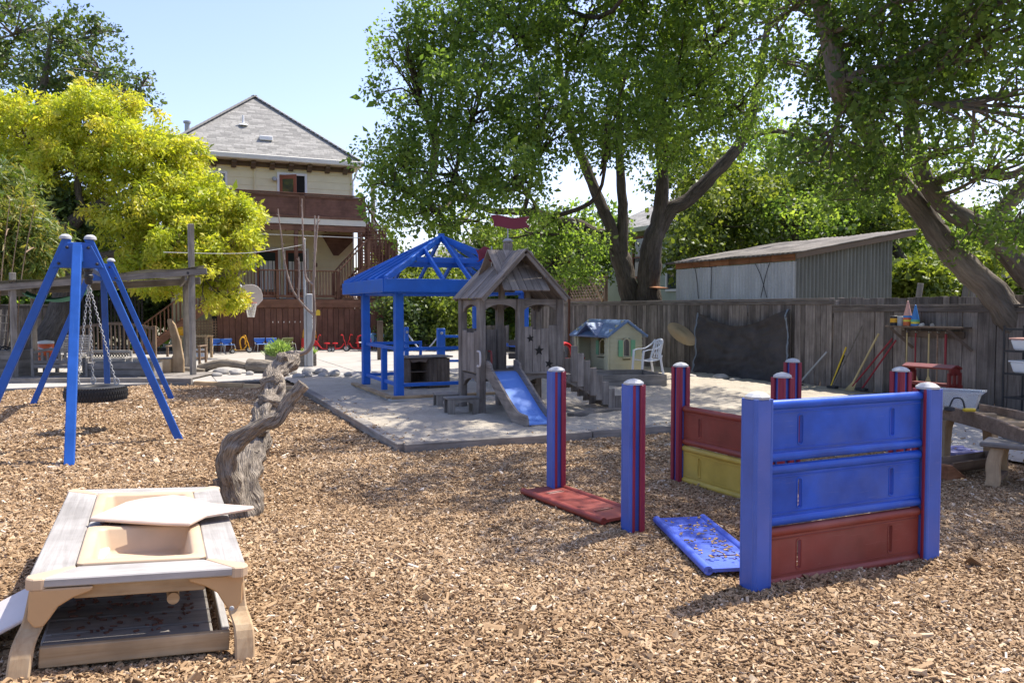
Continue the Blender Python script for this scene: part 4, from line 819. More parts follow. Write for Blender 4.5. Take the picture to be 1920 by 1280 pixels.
EXTRA2 = [(9.0, 6.0, 6.4, 1.7, 1.5, 0.9), (10.8, 5.2, 6.8, 1.6, 1.4, 0.9), (7.6, 6.6, 7.2, 1.4, 1.4, 0.9), (11.6, 6.6, 6.0, 1.5, 1.3, 0.9), (7.2, 8.6, 7.2, 1.3, 1.5, 0.9), (10.4, 7.4, 8.2, 1.5, 1.3, 0.8), (11.6, 8.6, 8.8, 1.4, 1.2, 0.8), (9.4, 7.9, 7.8, 1.2, 1.1, 0.7), (13.4, 6.4, 8.4, 1.5, 1.3, 0.9), (14.4, 8.0, 8.8, 1.5, 1.4, 0.9), (12.6, 5.0, 7.8, 1.4, 1.2, 0.8)]  # crown lobes out of view, some added to shade the chips and paving
NL += tree_parts(t, BLOBS['OAK2'] + EXTRA2, 44, 64, 0.31, 0.068, 0.31, 'oak_leaf_near', 'pale_bark', bp, shell=0.3, seed=3, limb_r=0.045, tone_sd=0.16)
# sunny trees beyond the shed
BL = BLOBS['BG1']
for i, (lab, idx, base) in enumerate((('sunlit yellow green tree behind the shed, nearest the forked oak', (0, 5, 8, 1), (17.5, 22.5)), ('broad sunlit tree behind the middle of the shed roof', (2, 6, 3), (20.5, 20.5)), ('sunlit tree behind the high end of the shed roof', (4, 7, 9), (22.5, 18.0)))):
    t = thing('broadleaf_tree', lab, 'tree', (*base, 0), group='trees beyond the shed', world=True)
    bl = [BL[j] for j in idx]; cc = Vector(bl[0][:3])
    bp = trunk(t, [([(*base, -0.1), (base[0], base[1], 1.5), tuple(Vector((*base, 2)).lerp(cc, 0.5)), tuple(cc)], [0.28, 0.24, 0.18, 0.08])], 'oak_bark')
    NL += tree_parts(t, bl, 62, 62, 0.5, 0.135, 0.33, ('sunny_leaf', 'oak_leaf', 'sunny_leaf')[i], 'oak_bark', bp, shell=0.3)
for i, (lab, base, bl, mt) in enumerate((('green tree behind the left fork of the oak', (15.6, 29.5), [(15.6, 29.5, 3.6, 1.8, 1.5, 1.7), (14.6, 30.0, 2.6, 1.4, 1.2, 1.2), (16.6, 29.0, 4.6, 1.5, 1.3, 1.2)], 'oak_leaf'), ('sunlit tree filling the gap under the oak crown by the flag', (12.6, 32.5), [(12.6, 32.5, 3.0, 1.5, 1.3, 1.2), (13.6, 32.0, 4.2, 1.2, 1.2, 1.0)], 'sunny_leaf'))):
    t = thing('broadleaf_tree', lab, 'tree', (*base, 0), world=True)
    bp = trunk(t, [([(*base, -0.1), (base[0] + 0.1, base[1], 1.6), (base[0], base[1], 3.4)], [0.16, 0.13, 0.06])], 'oak_bark')
    NL += tree_parts(t, bl, 90, 56, 0.45, 0.15, 0.33, mt, 'oak_bark', bp, shell=0.3)
for i, b1 in enumerate(BLOBS['BG2']):
    lab = ['pale flowering shrub beyond the right hand fence', 'small bright shrub just right of the shed', 'green tree behind the leaning oak trunks', 'leafy tree at the right edge behind the bowed trunks', 'tall background tree above the low neighbour roof'][i]
    t = thing('shrub' if i < 2 else 'broadleaf_tree', lab, 'shrub' if i < 2 else 'tree', (b1[0], b1[1], 0), world=True)
    bp = trunk(t, [([(b1[0], b1[1], -0.1), (b1[0] + 0.1, b1[1], b1[2] * 0.5), (b1[0], b1[1], b1[2])], [0.12, 0.09, 0.04])], 'oak_bark')
    low = (b1[0], b1[1], b1[2] - b1[5] * 1.1, b1[3] * 0.9, b1[4] * 0.9, b1[5])
    NL += tree_parts(t, [b1, low], 80, 60, 0.4, 0.13, 0.34, 'sunny_leaf' if i < 2 else 'oak_leaf', 'oak_bark', bp, shell=0.3)
# shrubs and small trees behind the gazebo
for i, b1 in enumerate(BLOBS['SHRUB']):
    lab = ['low dark shrub behind the low fence, nearest the house', 'pale barked small tree arching behind the gazebo', 'bright green shrub right of the gazebo post', 'leafy shrub top showing through the gazebo roof', 'light green shrub behind the tower', 'slim young tree between house stair and oak', 'dark shrub behind the play tower roof', 'green shrub behind the tower and steel pole'][i]
    t = thing('shrub', lab, 'shrub', (b1[0], b1[1], 0), world=True, group='shrubs behind the gazebo')
    bp = trunk(t, [([(b1[0], b1[1], -0.1), (b1[0] + 0.15, b1[1], b1[2] * 0.5), (b1[0] - 0.1, b1[1], b1[2])], [0.09, 0.07, 0.03]), ([(b1[0] + 0.05, b1[1], 0.4), (b1[0] - 0.4, b1[1], b1[2] * 0.7), (b1[0] - 0.6, b1[1], b1[2] + 0.2)], [0.07, 0.05, 0.02])], 'pale_bark')
    bl = [b1] + ([(b1[0], b1[1], b1[2] * 0.45, b1[3], b1[4], b1[5] * 0.8)] if i != 1 else [])
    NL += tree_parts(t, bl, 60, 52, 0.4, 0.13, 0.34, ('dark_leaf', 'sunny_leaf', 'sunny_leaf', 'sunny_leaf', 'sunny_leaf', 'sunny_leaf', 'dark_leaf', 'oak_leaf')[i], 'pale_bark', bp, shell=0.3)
# lime green tree on the left
t = thing('maple_tree', 'bright lime green tree with dark bending trunk on the left', 'tree', (-2.9, 29.6, 0), world=True)
bp = trunk(t, [([(-3.2, 29.4, -0.1), (-3.1, 29.5, 0.6), (-2.75, 29.7, 1.4), (-2.7, 29.9, 2.2), (-2.75, 29.9, 3.2), (-2.5, 29.8, 4.2), (-1.9, 29.6, 4.8), (-0.9, 29.2, 5.3), (0.1, 28.8, 5.9)], [0.62, 0.5, 0.42, 0.38, 0.34, 0.26, 0.18, 0.12, 0.05]),
               ([(-2.7, 29.9, 3.2), (-1.6, 29.4, 3.3), (-0.4, 29.0, 3.6), (0.8, 28.6, 3.7)], [0.2, 0.14, 0.09, 0.04]),
               ([(-2.6, 29.8, 4.0), (-3.2, 29.9, 5.0), (-3.6, 30.0, 6.2)], [0.18, 0.13, 0.06]), ([(-2.1, 29.7, 4.7), (-2.2, 29.6, 5.8), (-1.9, 29.5, 7.0)], [0.14, 0.1, 0.04]),
               ([(-2.72, 29.9, 2.6), (-1.2, 29.0, 3.0), (0.6, 28.2, 2.9), (1.4, 28.0, 2.7)], [0.16, 0.12, 0.07, 0.03])], 'oak_bark')
NL += tree_parts(t, BLOBS['LIME'], 50, 104, 0.33, 0.125, 0.2, 'lime_leaf', 'oak_bark', bp, droop=0.7, shell=0.45, flat=0.75, tone_sd=0.15)
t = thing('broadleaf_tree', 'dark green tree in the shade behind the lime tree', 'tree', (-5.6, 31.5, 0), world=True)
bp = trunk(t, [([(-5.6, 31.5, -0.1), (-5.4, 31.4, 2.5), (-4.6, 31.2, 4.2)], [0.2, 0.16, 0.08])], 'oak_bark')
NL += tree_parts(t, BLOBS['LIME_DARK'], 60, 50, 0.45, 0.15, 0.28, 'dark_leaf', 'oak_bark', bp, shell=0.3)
t = thing('broadleaf_tree', 'tall open crowned dark tree at top left', 'tree', (-5.2, 42.5, 0), world=True)
bp = trunk(t, [([(-5.2, 42.5, -0.1), (-5.3, 42.4, 4), (-5.0, 42.2, 8.5), (-4.4, 41.9, 11.5), (-4.0, 41.7, 14)], [0.45, 0.38, 0.28, 0.16, 0.06]), ([(-5.1, 42.3, 7.5), (-3.4, 41.5, 10.5), (-1.8, 40.8, 12.4)], [0.22, 0.15, 0.06]), ([(-5.0, 42.2, 8.5), (-6.3, 42.6, 11), (-6.8, 42.8, 13.5)], [0.2, 0.13, 0.06]), ([(-5.1, 42.3, 8.0), (-2.6, 41.1, 9.8), (-0.6, 40.2, 11)], [0.16, 0.1, 0.04])], 'pale_bark')
NL += tree_parts(t, BLOBS['TALL'], 34, 24, 0.42, 0.17, 0.34, 'dark_leaf', 'pale_bark', bp, shell=0.3, twig=0.03)
t = thing('bamboo', 'yellow green bamboo clump at the left edge', 'bamboo', (-4.6, 22.5, 0), world=True)
bp = trunk(t, [([(-4.4 + i * 0.16, 22.3 + (i % 3) * 0.2, 0), (-4.5 + i * 0.2, 22.2, 2.2), (-4.6 + i * 0.26, 22.0, 4.2)], [0.016, 0.013, 0.006]) for i in range(9)], 'lattice_wood', 6, 0, 'culms')
NL += tree_parts(t, BLOBS['BAMBOO'], 120, 60, 0.35, 0.17, 0.1, 'bamboo_leaf', 'lattice_wood', bp, droop=0.8, shell=0.2, limb_r=0.02)
print('leaves', NL)

# trees beyond the left hand fence
for i, (x, y, z, rx, rz, mt, lab) in enumerate(((-7.5, 35.5, 2.2, 1.6, 1.8, 'dark_leaf', 'dark tree beyond the fence at the far left'), (-4.6, 36.0, 2.4, 1.6, 1.9, 'oak_leaf', 'green tree beyond the fence behind the lime tree trunk'), (-2.0, 36.5, 2.6, 1.6, 2.0, 'dark_leaf', 'dark tree beyond the iron fence'), (-0.2, 38.5, 2.8, 1.4, 2.2, 'oak_leaf', 'green tree left of the house behind the stair'))):
    t = thing('broadleaf_tree', lab, 'tree', (x, y, 0), world=True, group='trees beyond the left fence')
    bp = trunk(t, [([(x, y, -0.1), (x + 0.1, y, z * 0.6), (x, y, z + 0.8)], [0.14, 0.11, 0.05])], 'oak_bark')
    NL += tree_parts(t, [(x, y, z, rx, 1.2, rz), (x + 0.3, y, z - 0.9, rx * 1.1, 1.2, 1.1)], 90, 48, 0.45, 0.17, 0.33, mt, 'oak_bark', bp, shell=0.3)
# ------------------------------------------------------------------ blue tripod swing frame
SW = thing('swing_frame', 'blue timber swing frame of two tripods and a top beam', 'swing frame', (-0.82, 13.3, 0), world=True)
def leg(p, top, parent=SW, w_=0.092, t_=0.085, mat='swing_blue'):
    plank('leg', p, top, w_, t_, mat, parent, up=(0, -1, 0), bev=0.008)
for yy, s in ((10.85, -1), (15.8, 1)):
    leg((-1.95, yy, -0.05), (-0.93, yy, 2.47)); leg((0.27, yy, -0.05), (-0.71, yy, 2.47))
    plank('leg', (-0.85, yy + s * 1.32, -0.05), (-0.82, yy + s * 0.11, 2.38), 0.1, 0.085, 'swing_blue', SW, up=(0, s, 0.3), bev=0.008)
    g = MB(); g.prism([(-0.27, 2.12), (0.27, 2.12), (0.13, 2.42), (-0.13, 2.42)], frame_plane((-0.82, yy - 0.055, 0), (1, 0, 0), (0, 0, 1)), -0.03)
    pl = g.build('gusset', 'swing_blue', SW, bev=0.006)
    g = MB(); g.prism([(-0.27, 2.12), (0.27, 2.12), (0.13, 2.42), (-0.13, 2.42)], frame_plane((-0.82, yy + 0.06, 0), (1, 0, 0), (0, 0, 1)), -0.03); g.build('gusset', 'swing_blue', SW, bev=0.006)
    for bx, bz in ((-0.11, 2.36), (0.11, 2.36), (-0.2, 2.17), (0.2, 2.17)):
        g = MB(); g.lathe([(0.018, 0), (0.018, 0.012), (0.006, 0.02)], (-0.82 + bx, yy - 0.056, bz), 8, Matrix.Rotation(R(90), 3, 'X').to_4x4()); g.build('bolt', 'steel_dark', pl)
    for x in (-0.95, -0.69):
        g = MB(); g.lathe([(0.07, 0), (0.065, 0.03), (0.035, 0.055), (0.0, 0.06)], (x, yy, 2.46), 12); g.build('leg_cap', 'cap_grey', SW, smooth=True)
plank('beam', (-0.82, 10.7, 2.27), (-0.82, 15.95, 2.27), 0.11, 0.17, 'swing_blue', SW, bev=0.01)
# tyre swing
TY = thing('tyre_swing', 'black tyre swing hanging on three chains from the blue frame', 'tyre swing', (-0.74, 12.1, 0.42), world=True)
Cx, Cy, Cz = -0.74, 12.1, 0.51
prof = []
for a in range(0, 360, 20):
    ca, sa = math.cos(R(a)), math.sin(R(a)); prof.append((0.275 + 0.105 * (abs(ca) ** 0.6) * (1 if ca > 0 else -1), 0.1 * (abs(sa) ** 0.55) * (1 if sa > 0 else -1)))
def tyre_ring(k, n=48):
    an = 2 * math.pi * k / n; return [Vector((Cx + r_ * math.cos(an), Cy + r_ * math.sin(an), Cz + z_)) for r_, z_ in prof]
g = MB(); rs = [tyre_ring(k) for k in range(48)]; rs.append(rs[0]); g.loft(rs, caps=False); bmesh.ops.remove_doubles(g.bm, verts=g.bm.verts[:], dist=0.0005)
ty = g.build('tyre', 'rubber', TY, smooth=True, ang=60)
g = MB()
for k in range(66):
    for j, (zz, sh_) in enumerate(((-0.07, 0), (-0.025, 0.5), (0.025, 0), (0.07, 0.5))):
        an = 2 * math.pi * (k + sh_) / 66; rr = 0.383 - (0.012 if abs(zz) > 0.05 else 0)
        g.box((Cx + rr * math.cos(an), Cy + rr * math.sin(an), Cz + zz), (0.016, 0.024, 0.036), an)
tr = g.build('tread_blocks', 'rubber', ty); tr['kind'] = 'stuff'
def chain(parent, p0, p1, r=0.016, wr=0.0048, mat='galvanised'):
    p0 = Vector(p0); p1 = Vector(p1); d = p1 - p0; n = int(d.length / (r * 2.5)); g = MB(); x = d.normalized(); a = Vector((0, 0, 1)) if abs(x.z) < 0.9 else Vector((1, 0, 0)); u = x.cross(a).normalized(); v = x.cross(u)
    for i in range(n):
        c = p0 + d * (i + 0.5) / n; s = u if i % 2 else v; pts = []
        for k in range(9): an = 2 * math.pi * k / 8; pts.append(c + x * (math.cos(an) * r * 1.7) + s * (math.sin(an) * r * 0.8))
        g.tube(pts, wr, 4, caps=False)
    o = g.build('chain', mat, parent); o['kind'] = 'stuff'; return o
top = (Cx - 0.06, Cy, 1.98)
for an in (100, 220, 340):
    q = (Cx + 0.27 * math.cos(R(an)), Cy + 0.27 * math.sin(R(an)), Cz + 0.1); chain(TY, q, top)
    g = MB(); g.tube([Vector(q) + Vector((0, 0.0, 0.05)) + Vector((0.03 * math.cos(a), 0, 0.045 * math.sin(a))) for a in np.linspace(0, 6.28, 10)], 0.008, 5); g.build('eye_bolt', 'galvanised', TY)
g = MB(); g.lathe([(0.03, 0), (0.05, 0.03), (0.05, 0.08), (0.06, 0.09), (0.06, 0.12), (0.05, 0.13), (0.05, 0.17), (0.06, 0.18), (0.06, 0.22), (0.03, 0.24)], (Cx - 0.06, Cy, 1.96), 14); g.build('swivel', 'steel_dark', TY, smooth=True)

# ------------------------------------------------------------------ climbing posts and panels
PW = 0.13
def panel_post(x, y, faces, label, h=1.12):
    """faces: which of -x -y +x +y are flush blue covers; the others show the red ribbed slot"""
    t = thing('panel_post', label, 'post', (x, y, 0), group='ribbed blue and red posts')
    c = PW / 2; q = 0.022
    g = MB(); g.bx(-c + q, c - q, -c + q, c - q, -0.05, h - 0.02); g.build('core', 'post_blue', t)
    dirs = {'-x': (-1, 0), '+x': (1, 0), '-y': (0, -1), '+y': (0, 1)}
    for k, (dx, dy) in dirs.items():
        lx, ly = -dy, dx
        P = lambda a, d: (lx * a + dx * d, ly * a + dy * d)
        if k in faces:
            a = P(-0.05, c); b = P(0.05, c - q); g = MB(); g.bx(a[0], b[0], a[1], b[1], -0.05, h - 0.03); g.build('cover', 'post_blue', t, bev=0.006)
        else:
            for sgn in (-1, 1):
                a = P(sgn * 0.02, c + 0.004); b = P(sgn * 0.05, c - q); g = MB(); g.bx(a[0], b[0], a[1], b[1], -0.05, h - 0.03); g.build('rib', 'post_red', t, bev=0.007)
    for sx in (-1, 1):
        for sy in (-1, 1): 
            g = MB(); g.tube([(sx * (c - 0.013), sy * (c - 0.013), -0.05), (sx * (c - 0.013), sy * (c - 0.013), h - 0.03)], 0.016, 8); g.build('corner_bead', 'post_blue' if (('-x' in faces and sx < 0) or ('-y' in faces and sy < 0)) else 'post_red', t, smooth=True)
    g = MB(); oc = lambda r, z: [Vector((r * math.cos(R(22.5 + 45 * k)), r * math.sin(R(22.5 + 45 * k)), z)) for k in range(8)]
    g.loft([oc(0.076, h - 0.03), oc(0.076, h - 0.016), oc(0.05, h + 0.002), oc(0.012, h + 0.012)]); g.build('cap', 'cap_grey', t)
    return t
panel_post(3.24, 6.34, ('-x',), 'ribbed post at the far end of the red ground panel', 1.12)
panel_post(3.2, 5.02, ('-x',), 'ribbed post at the near end of the red ground panel', 1.12)
panel_post(3.215, 3.71, ('-x', '-y'), 'blue corner post nearest the camera at left of the blue wall', 1.15)
panel_post(4.64, 3.72, ('-y', '+x'), 'blue and red post at right end of the blue wall', 1.15)
panel_post(4.58, 6.36, (), 'striped post at far left end of the red and yellow wall', 1.12)
panel_post(4.62, 5.04, (), 'striped post behind the blue wall joining the yellow panel', 1.12)
panel_post(6.0, 6.4, (), 'striped post standing alone furthest back by the fence', 1.12)
panel_post(6.02, 5.1, (), 'striped post standing alone behind the blue wall, right one', 1.12)
def slot_panel(t_or_label, M, ln, h, mat, label, drop_slots=True, lying=False):
    """moulded panel: rounded top and bottom rolls, plate pierced by two long slots; x along, z up, y thick"""
    o = thing('slot_panel', label, 'panel', (0, 0, 0), group='moulded slotted panels'); o.matrix_basis = M
    th = 0.022; sw = 0.03; sh_ = 0.17; z0, z1 = 0.028, h - 0.028; s1, s2 = ln * 0.2, ln * 0.8; zc = h * 0.5
    g = MB()
    xs_ = [0, s1 - sw / 2, s1 + sw / 2, s2 - sw / 2, s2 + sw / 2, ln]
    for i, (a, b) in enumerate(zip(xs_, xs_[1:])):
        if i in (1, 3): g.bx(a, b, -th / 2, th / 2, z0, zc - sh_ / 2).bx(a, b, -th / 2, th / 2, zc + sh_ / 2, z1)
        else: g.bx(a, b, -th / 2, th / 2, z0, z1)
    g.build('plate', mat, o)
    for sx in (s1, s2):
        g = MB()
        for yy in (-1, 1):
            pts = [(sx + 0.02 * math.cos(a), yy * th / 2, zc + (sh_ / 2 - 0.012) * (1 if 0 <= a <= math.pi + 0.01 else -1) + 0.02 * math.sin(a)) for a in np.linspace(0, 2 * math.pi - 0.001, 22)]
            g.tube(pts + [pts[0]], 0.0045, 5, caps=False)
        g.build('slot_rim', mat, o, smooth=True)
    for zz, r_ in ((0.03, 0.03), (h - 0.03, 0.03)):
        g = MB(); g.loft([[Vector((x, r_ * 0.95 * math.cos(a), zz + r_ * math.sin(a))) for a in np.linspace(0, 2 * math.pi, 12, endpoint=False)] for x in (0, ln)]); g.build('edge_roll', mat, o, smooth=True, ang=50)
    for zz in (0.075, h - 0.075):
        g = MB(); g.bar((0, -th / 2 - 0.002, zz), (ln, -th / 2 - 0.002, zz), 0.006, 0.005); g.build('raised_bead', mat, o)
    return o
ang = math.atan2(3.72 - 3.71, 4.64 - 3.215); c_ = PW / 2
W0 = lambda z: Matrix.Translation((3.215 + c_ + 0.005, 3.715, z)) @ Matrix.Rotation(ang, 4, 'Z')
LN = 4.64 - 3.215 - 2 * c_ - 0.01
slot_panel(None, W0(-0.02), LN, 0.365, 'panel_red', 'dark red bottom panel of the near wall')
slot_panel(None, W0(0.35), LN, 0.37, 'panel_blue', 'blue middle panel of the near wall')
slot_panel(None, W0(0.735), LN, 0.37, 'panel_blue', 'blue top panel of the near wall')
W1 = lambda z: Matrix.Translation((4.58, 6.36 - c_ - 0.005, z)) @ Matrix.Rotation(R(-88.3), 4, 'Z')
slot_panel(None, W1(-0.01), 1.18, 0.36, 'panel_yellow', 'yellow lower panel of the back wall')
slot_panel(None, W1(0.355), 1.18, 0.37, 'panel_red', 'dark red upper panel of the back wall')
# panels lying on the chips
def lying(p, rz, tx, ty_, mat, lab, ln=1.2, h=0.4):
    return slot_panel(None, Matrix.Translation(p) @ Matrix.Rotation(rz, 4, 'Z') @ Matrix.Rotation(tx, 4, 'X') @ Matrix.Rotation(ty_, 4, 'Y'), ln, h, mat, lab)
lying((3.31, 6.4, 0.055), R(-85), R(91), R(1.5), 'panel_red', 'dark red panel lying flat on the chips between two posts', 1.17, 0.42)
lying((3.83, 4.97, 0.05), R(-110), R(91), R(1), 'panel_blue_sunlit', 'blue panel lying flat on the chips beside the corner post', 1.2, 0.42)
# a few chips lie on the blue panel: part of the chip litter
lit = MB()
for k in range(95):
    a, b = random.uniform(0.05, 1.1), random.uniform(0.05, 0.37); Mx = Matrix.Translation((3.83, 4.97, 0)) @ Matrix.Rotation(R(-110), 4, 'Z'); p = Mx @ Vector((a, -b, 0.078))
    lit.box(p, (random.uniform(0.012, 0.035), random.uniform(0.008, 0.014), 0.006), M=Matrix.Rotation(random.uniform(0, 6.3), 4, 'Z') @ Matrix.Rotation(random.uniform(-.4, .4), 4, 'X'))
lo_ = lit.build('chip_litter', 'table_leg_wood'); lo_['kind'] = 'stuff'; tag(lo_, 'loose chips scattered on the blue ground panel', 'wood chips')

# ------------------------------------------------------------------ sand and water play table, foreground left
Mt = Matrix.Translation((-0.1, 4.94, 0.035)) @ Matrix.Rotation(R(0.0), 4, 'Z') @ Matrix.Rotation(R(3.9), 4, 'Y')
PT = thing('play_table', 'grey wooden sand table with two tan basins in the foreground', 'play table'); PT.matrix_basis = Mt
TW, TL, TH, BW = 0.91, 1.9, 0.41, 0.17     # across, along, height, board width
hw, hl = TW / 2, TL / 2
def quadboard(poly, z0, z1, mat, name, parent, bev=0.006):
    g = MB(); g.prism(poly, Matrix.Translation((0, 0, z0)), z1 - z0); return g.build(name, mat, parent, bev=bev)
# mitred frame boards, grain along each
def frame_board(pts, axis_rot, name='frame_board'):
    c = Vector((sum(p[0] for p in pts) / len(pts), sum(p[1] for p in pts) / len(pts), 0)); Rm = Matrix.Rotation(axis_rot, 4, 'Z'); inv = Rm.inverted()
    g = MB(); g.prism([tuple((inv @ (Vector((*p, 0)) - c)).xy) for p in pts], Matrix.Translation((0, 0, -0.02)), 0.04)
    ob = g.build(name, 'table_top_wood', PT, bev=0.006); ob.matrix_basis = Matrix.Translation((c.x, c.y, TH - 0.02)) @ Rm; return ob
e = 0.012
frame_board([(-hw + 0.05, -hl), (hw - 0.05, -hl), (hw - BW - e, -hl + BW), (-hw + BW + e, -hl + BW)], 0)
frame_board([(-hw + 0.05, hl), (hw - 0.05, hl), (hw - BW - e, hl - BW), (-hw + BW + e, hl - BW)][::-1], 0)
frame_board([(-hw, -hl + 0.05), (-hw + BW, -hl + BW + e), (-hw + BW, hl - BW - e), (-hw, hl - 0.05)], R(90))
frame_board([(hw, -hl + 0.05), (hw, hl - 0.05), (hw - BW, hl - BW - e), (hw - BW, -hl + BW + e)], R(90))
frame_board([(-hw + BW + 0.004, -0.07), (hw - BW - 0.004, -0.07), (hw - BW - 0.004, 0.07), (-hw + BW + 0.004, 0.07)], 0)
for sx in (-1, 1):
    for sy in (-1, 1):     # tan plastic corner with brace
        g = MB(); P = [(hw + 0.008, hl - 0.06), (hw + 0.008, hl - 0.02), (hw - 0.02, hl + 0.008), (hw - 0.06, hl + 0.008), (hw - BW - 0.01, hl - BW + 0.008), (hw - BW + 0.008, hl - BW - 0.01)]
        P = [(x * sx, y * sy) for x, y in P]; P = P if sx * sy > 0 else P[::-1]
        g.prism(P, Matrix.Translation((0, 0, TH - 0.05)), 0.053); cb = g.build('corner_joint', 'basin_tan', PT, bev=0.006)
        # curved bracket below the corner, along the end
        pr = [(0, 0), (0.25, 0), (0.24, -0.02), (0.17, -0.045), (0.115, -0.08), (0.085, -0.13), (0.06, -0.165), (0.025, -0.165), (0, -0.13)]
        Mb = frame_plane((sx * (hw - 0.01), sy * (hl - 0.03), TH - 0.045), (-sx, 0, 0), (0, 0, 1)); g = MB(); g.prism(pr, Mb, 0.035); g.build('bracket', 'bracket_tan', cb, bev=0.006)
        g = MB(); g.lathe([(0.012, 0), (0.01, 0.006), (0, 0.008)], (sx * (hw - 0.06), sy * (hl - 0.03) + sy * (0.04 if sy * sx < 0 else 0.012), TH - 0.19), 8, Matrix.Rotation(R(90 if sy < 0 else -90), 4, 'X')); g.build('screw', 'galvanised', cb)
        # bowed splayed leg
        xo = sx * (hw - 0.05); path = [(xo, sy * (hl - 0.09), TH - 0.05), (xo + sx * 0.02, sy * (hl - 0.07), TH - 0.2), (xo + sx * 0.05, sy * (hl + 0.01), 0.12), (xo + sx * 0.06, sy * (hl + 0.06), -0.06)]
        sp = spline(path, 5); g = MB(); g.loft([[Vector((p.x - 0.045, p.y - 0.03, p.z)), Vector((p.x + 0.045, p.y - 0.03, p.z)), Vector((p.x + 0.045, p.y + 0.03, p.z)), Vector((p.x - 0.045, p.y + 0.03, p.z))] for p in sp])
        g.build('leg', 'table_leg_z', PT, bev=0.008) if 'table_leg_z' in MATS else g.build('leg', 'table_leg_wood', PT, bev=0.008)
for sy in (-1, 1): plank('apron', (-hw + 0.18, sy * (hl - 0.06), TH - 0.075), (hw - 0.18, sy * (hl - 0.06), TH - 0.075), 0.07, 0.03, 'table_leg_wood', PT, up=(0, sy, 0))
for sx in (-1, 1): plank('apron', (sx * (hw - 0.07), -hl + 0.15, TH - 0.075), (sx * (hw - 0.07), hl - 0.15, TH - 0.075), 0.07, 0.03, 'table_leg_wood', PT, up=(sx, 0, 0))
def basin(y0, y1, depth=0.13):
    x0, x1 = -hw + BW + 0.006, hw - BW - 0.006; lip = 0.045; z = TH + 0.008
    def rr(ins, zz, r_, n=5):
        pts = []
        for cx_, cy_, a0 in ((x1 - ins - r_, y1 - ins - r_, 0), (x0 + ins + r_, y1 - ins - r_, 90), (x0 + ins + r_, y0 + ins + r_, 180), (x1 - ins - r_, y0 + ins + r_, 270)):
            for k in range(n): a = R(a0 + 90 * k / (n - 1)); pts.append(Vector((cx_ + r_ * math.cos(a), cy_ + r_ * math.sin(a), zz)))
        return pts
    g = MB(); rings = [rr(0, z - 0.03, 0.03), rr(0, z - 0.004, 0.03), rr(0.006, z, 0.03), rr(lip, z, 0.05), rr(lip + 0.012, z - 0.012, 0.05), rr(lip + 0.03, z - depth + 0.02, 0.05), rr(lip + 0.05, z - depth, 0.04)]
    rs = [g.ring(r) for r in rings]; n = len(rs[0])
    for a, b in zip(rs, rs[1:]):
        for i in range(n): g.bm.faces.new((a[i], a[(i + 1) % n], b[(i + 1) % n], b[i]))
    g.bm.faces.new(rs[-1]); return g.build('basin', 'basin_tan', PT, smooth=True, ang=60, solid=0.006)
basin(-hl + BW + 0.012, -0.08); basin(0.08, hl - BW - 0.012)
for i in range(10):
    yy = -hl + 0.115 + i * 0.187; plank('shelf_slat', (-hw + 0.06, yy, 0.075), (hw - 0.13, yy, 0.075), 0.172, 0.022, 'weathered_wood', PT)
for sy in (-1, 1): plank('shelf_rail', (-hw + 0.06, sy * (hl - 0.02), 0.06), (hw - 0.06, sy * (hl - 0.02), 0.06), 0.09, 0.035, 'table_leg_wood', PT, up=(0, sy, 0))
for sx in (-1, 1): plank('shelf_rail', (sx * (hw - 0.07), -hl + 0.13, 0.055), (sx * (hw - 0.07), hl - 0.13, 0.055), 0.06, 0.035, 'table_top_wood', PT, up=(sx, 0, 0))
g = MB(); g.tube([(0.14, -hl + 0.1, TH - 0.16), (0.14, hl - 0.1, TH - 0.16)], 0.028, 14); g.build('dowel', 'table_leg_wood', PT, smooth=True)
# litter on shelf and basin, loose chips
lit = MB()
for k in range(130):
    x = random.uniform(-hw + 0.14, hw - 0.2); y = -hl + 0.15 + abs(random.gauss(0, 0.6)); p = Vector((x, min(y, hl - 0.2), 0.09)); lit.box(p, (random.uniform(0.012, 0.035), random.uniform(0.008, 0.016), 0.007), M=Matrix.Rotation(random.uniform(0, 6.3), 4, 'Z') @ Matrix.Rotation(random.uniform(-.4, .4), 4, 'X'))
for k in range(9): lit.box((random.uniform(0.14, 0.2), random.uniform(-0.68, -0.62), TH - 0.108), (0.03, 0.014, 0.008), random.uniform(0, 6))
for k in range(12): lit.box((random.uniform(-0.22, -0.05), random.uniform(-0.06, 0.04), TH + 0.006), (0.022, 0.012, 0.007), random.uniform(0, 6))
lo_ = lit.build('chip_litter', 'rust'); lo_.matrix_basis = Mt; lo_['kind'] = 'stuff'; tag(lo_, 'dark chips scattered on the sand table and its shelf', 'wood chips')
# beige lid lying askew on the far basin
g = MB(); lidp = [(-0.42, -0.09), (-0.2, -0.2), (0.02, -0.3), (0.16, -0.345), (0.28, -0.2), (0.6, -0.1), (0.62, -0.07), (0.36, 0.06), (0.2, 0.28), (0.12, 0.33), (-0.1, 0.28), (-0.2, 0.22), (-0.27, 0.12), (-0.3, 0.08)]
g.prism([(x * 0.84, y) for x, y in lidp], Matrix(), 0.02); lid = g.build('basin_lid', 'lid_beige', None, bev=0.006)
lid.matrix_basis = Matrix.Translation((0.0, 5.02, 0.475)) @ Matrix.Rotation(R(3), 4, 'Z') @ Matrix.Rotation(R(2.5), 4, 'Y') @ Matrix.Rotation(R(1.5), 4, 'X'); tag(lid, 'beige rounded basin lid lying askew across the sand table', 'lid')
g = MB(); lp = []
for cx_, cy_, a0 in ((0.3, 0.2, 0), (-0.3, 0.2, 90), (-0.3, -0.2, 180), (0.3, -0.2, 270)):
    for k in range(5): a = R(a0 + 22.5 * k); lp.append((cx_ + 0.08 * math.cos(a), cy_ + 0.08 * math.sin(a)))
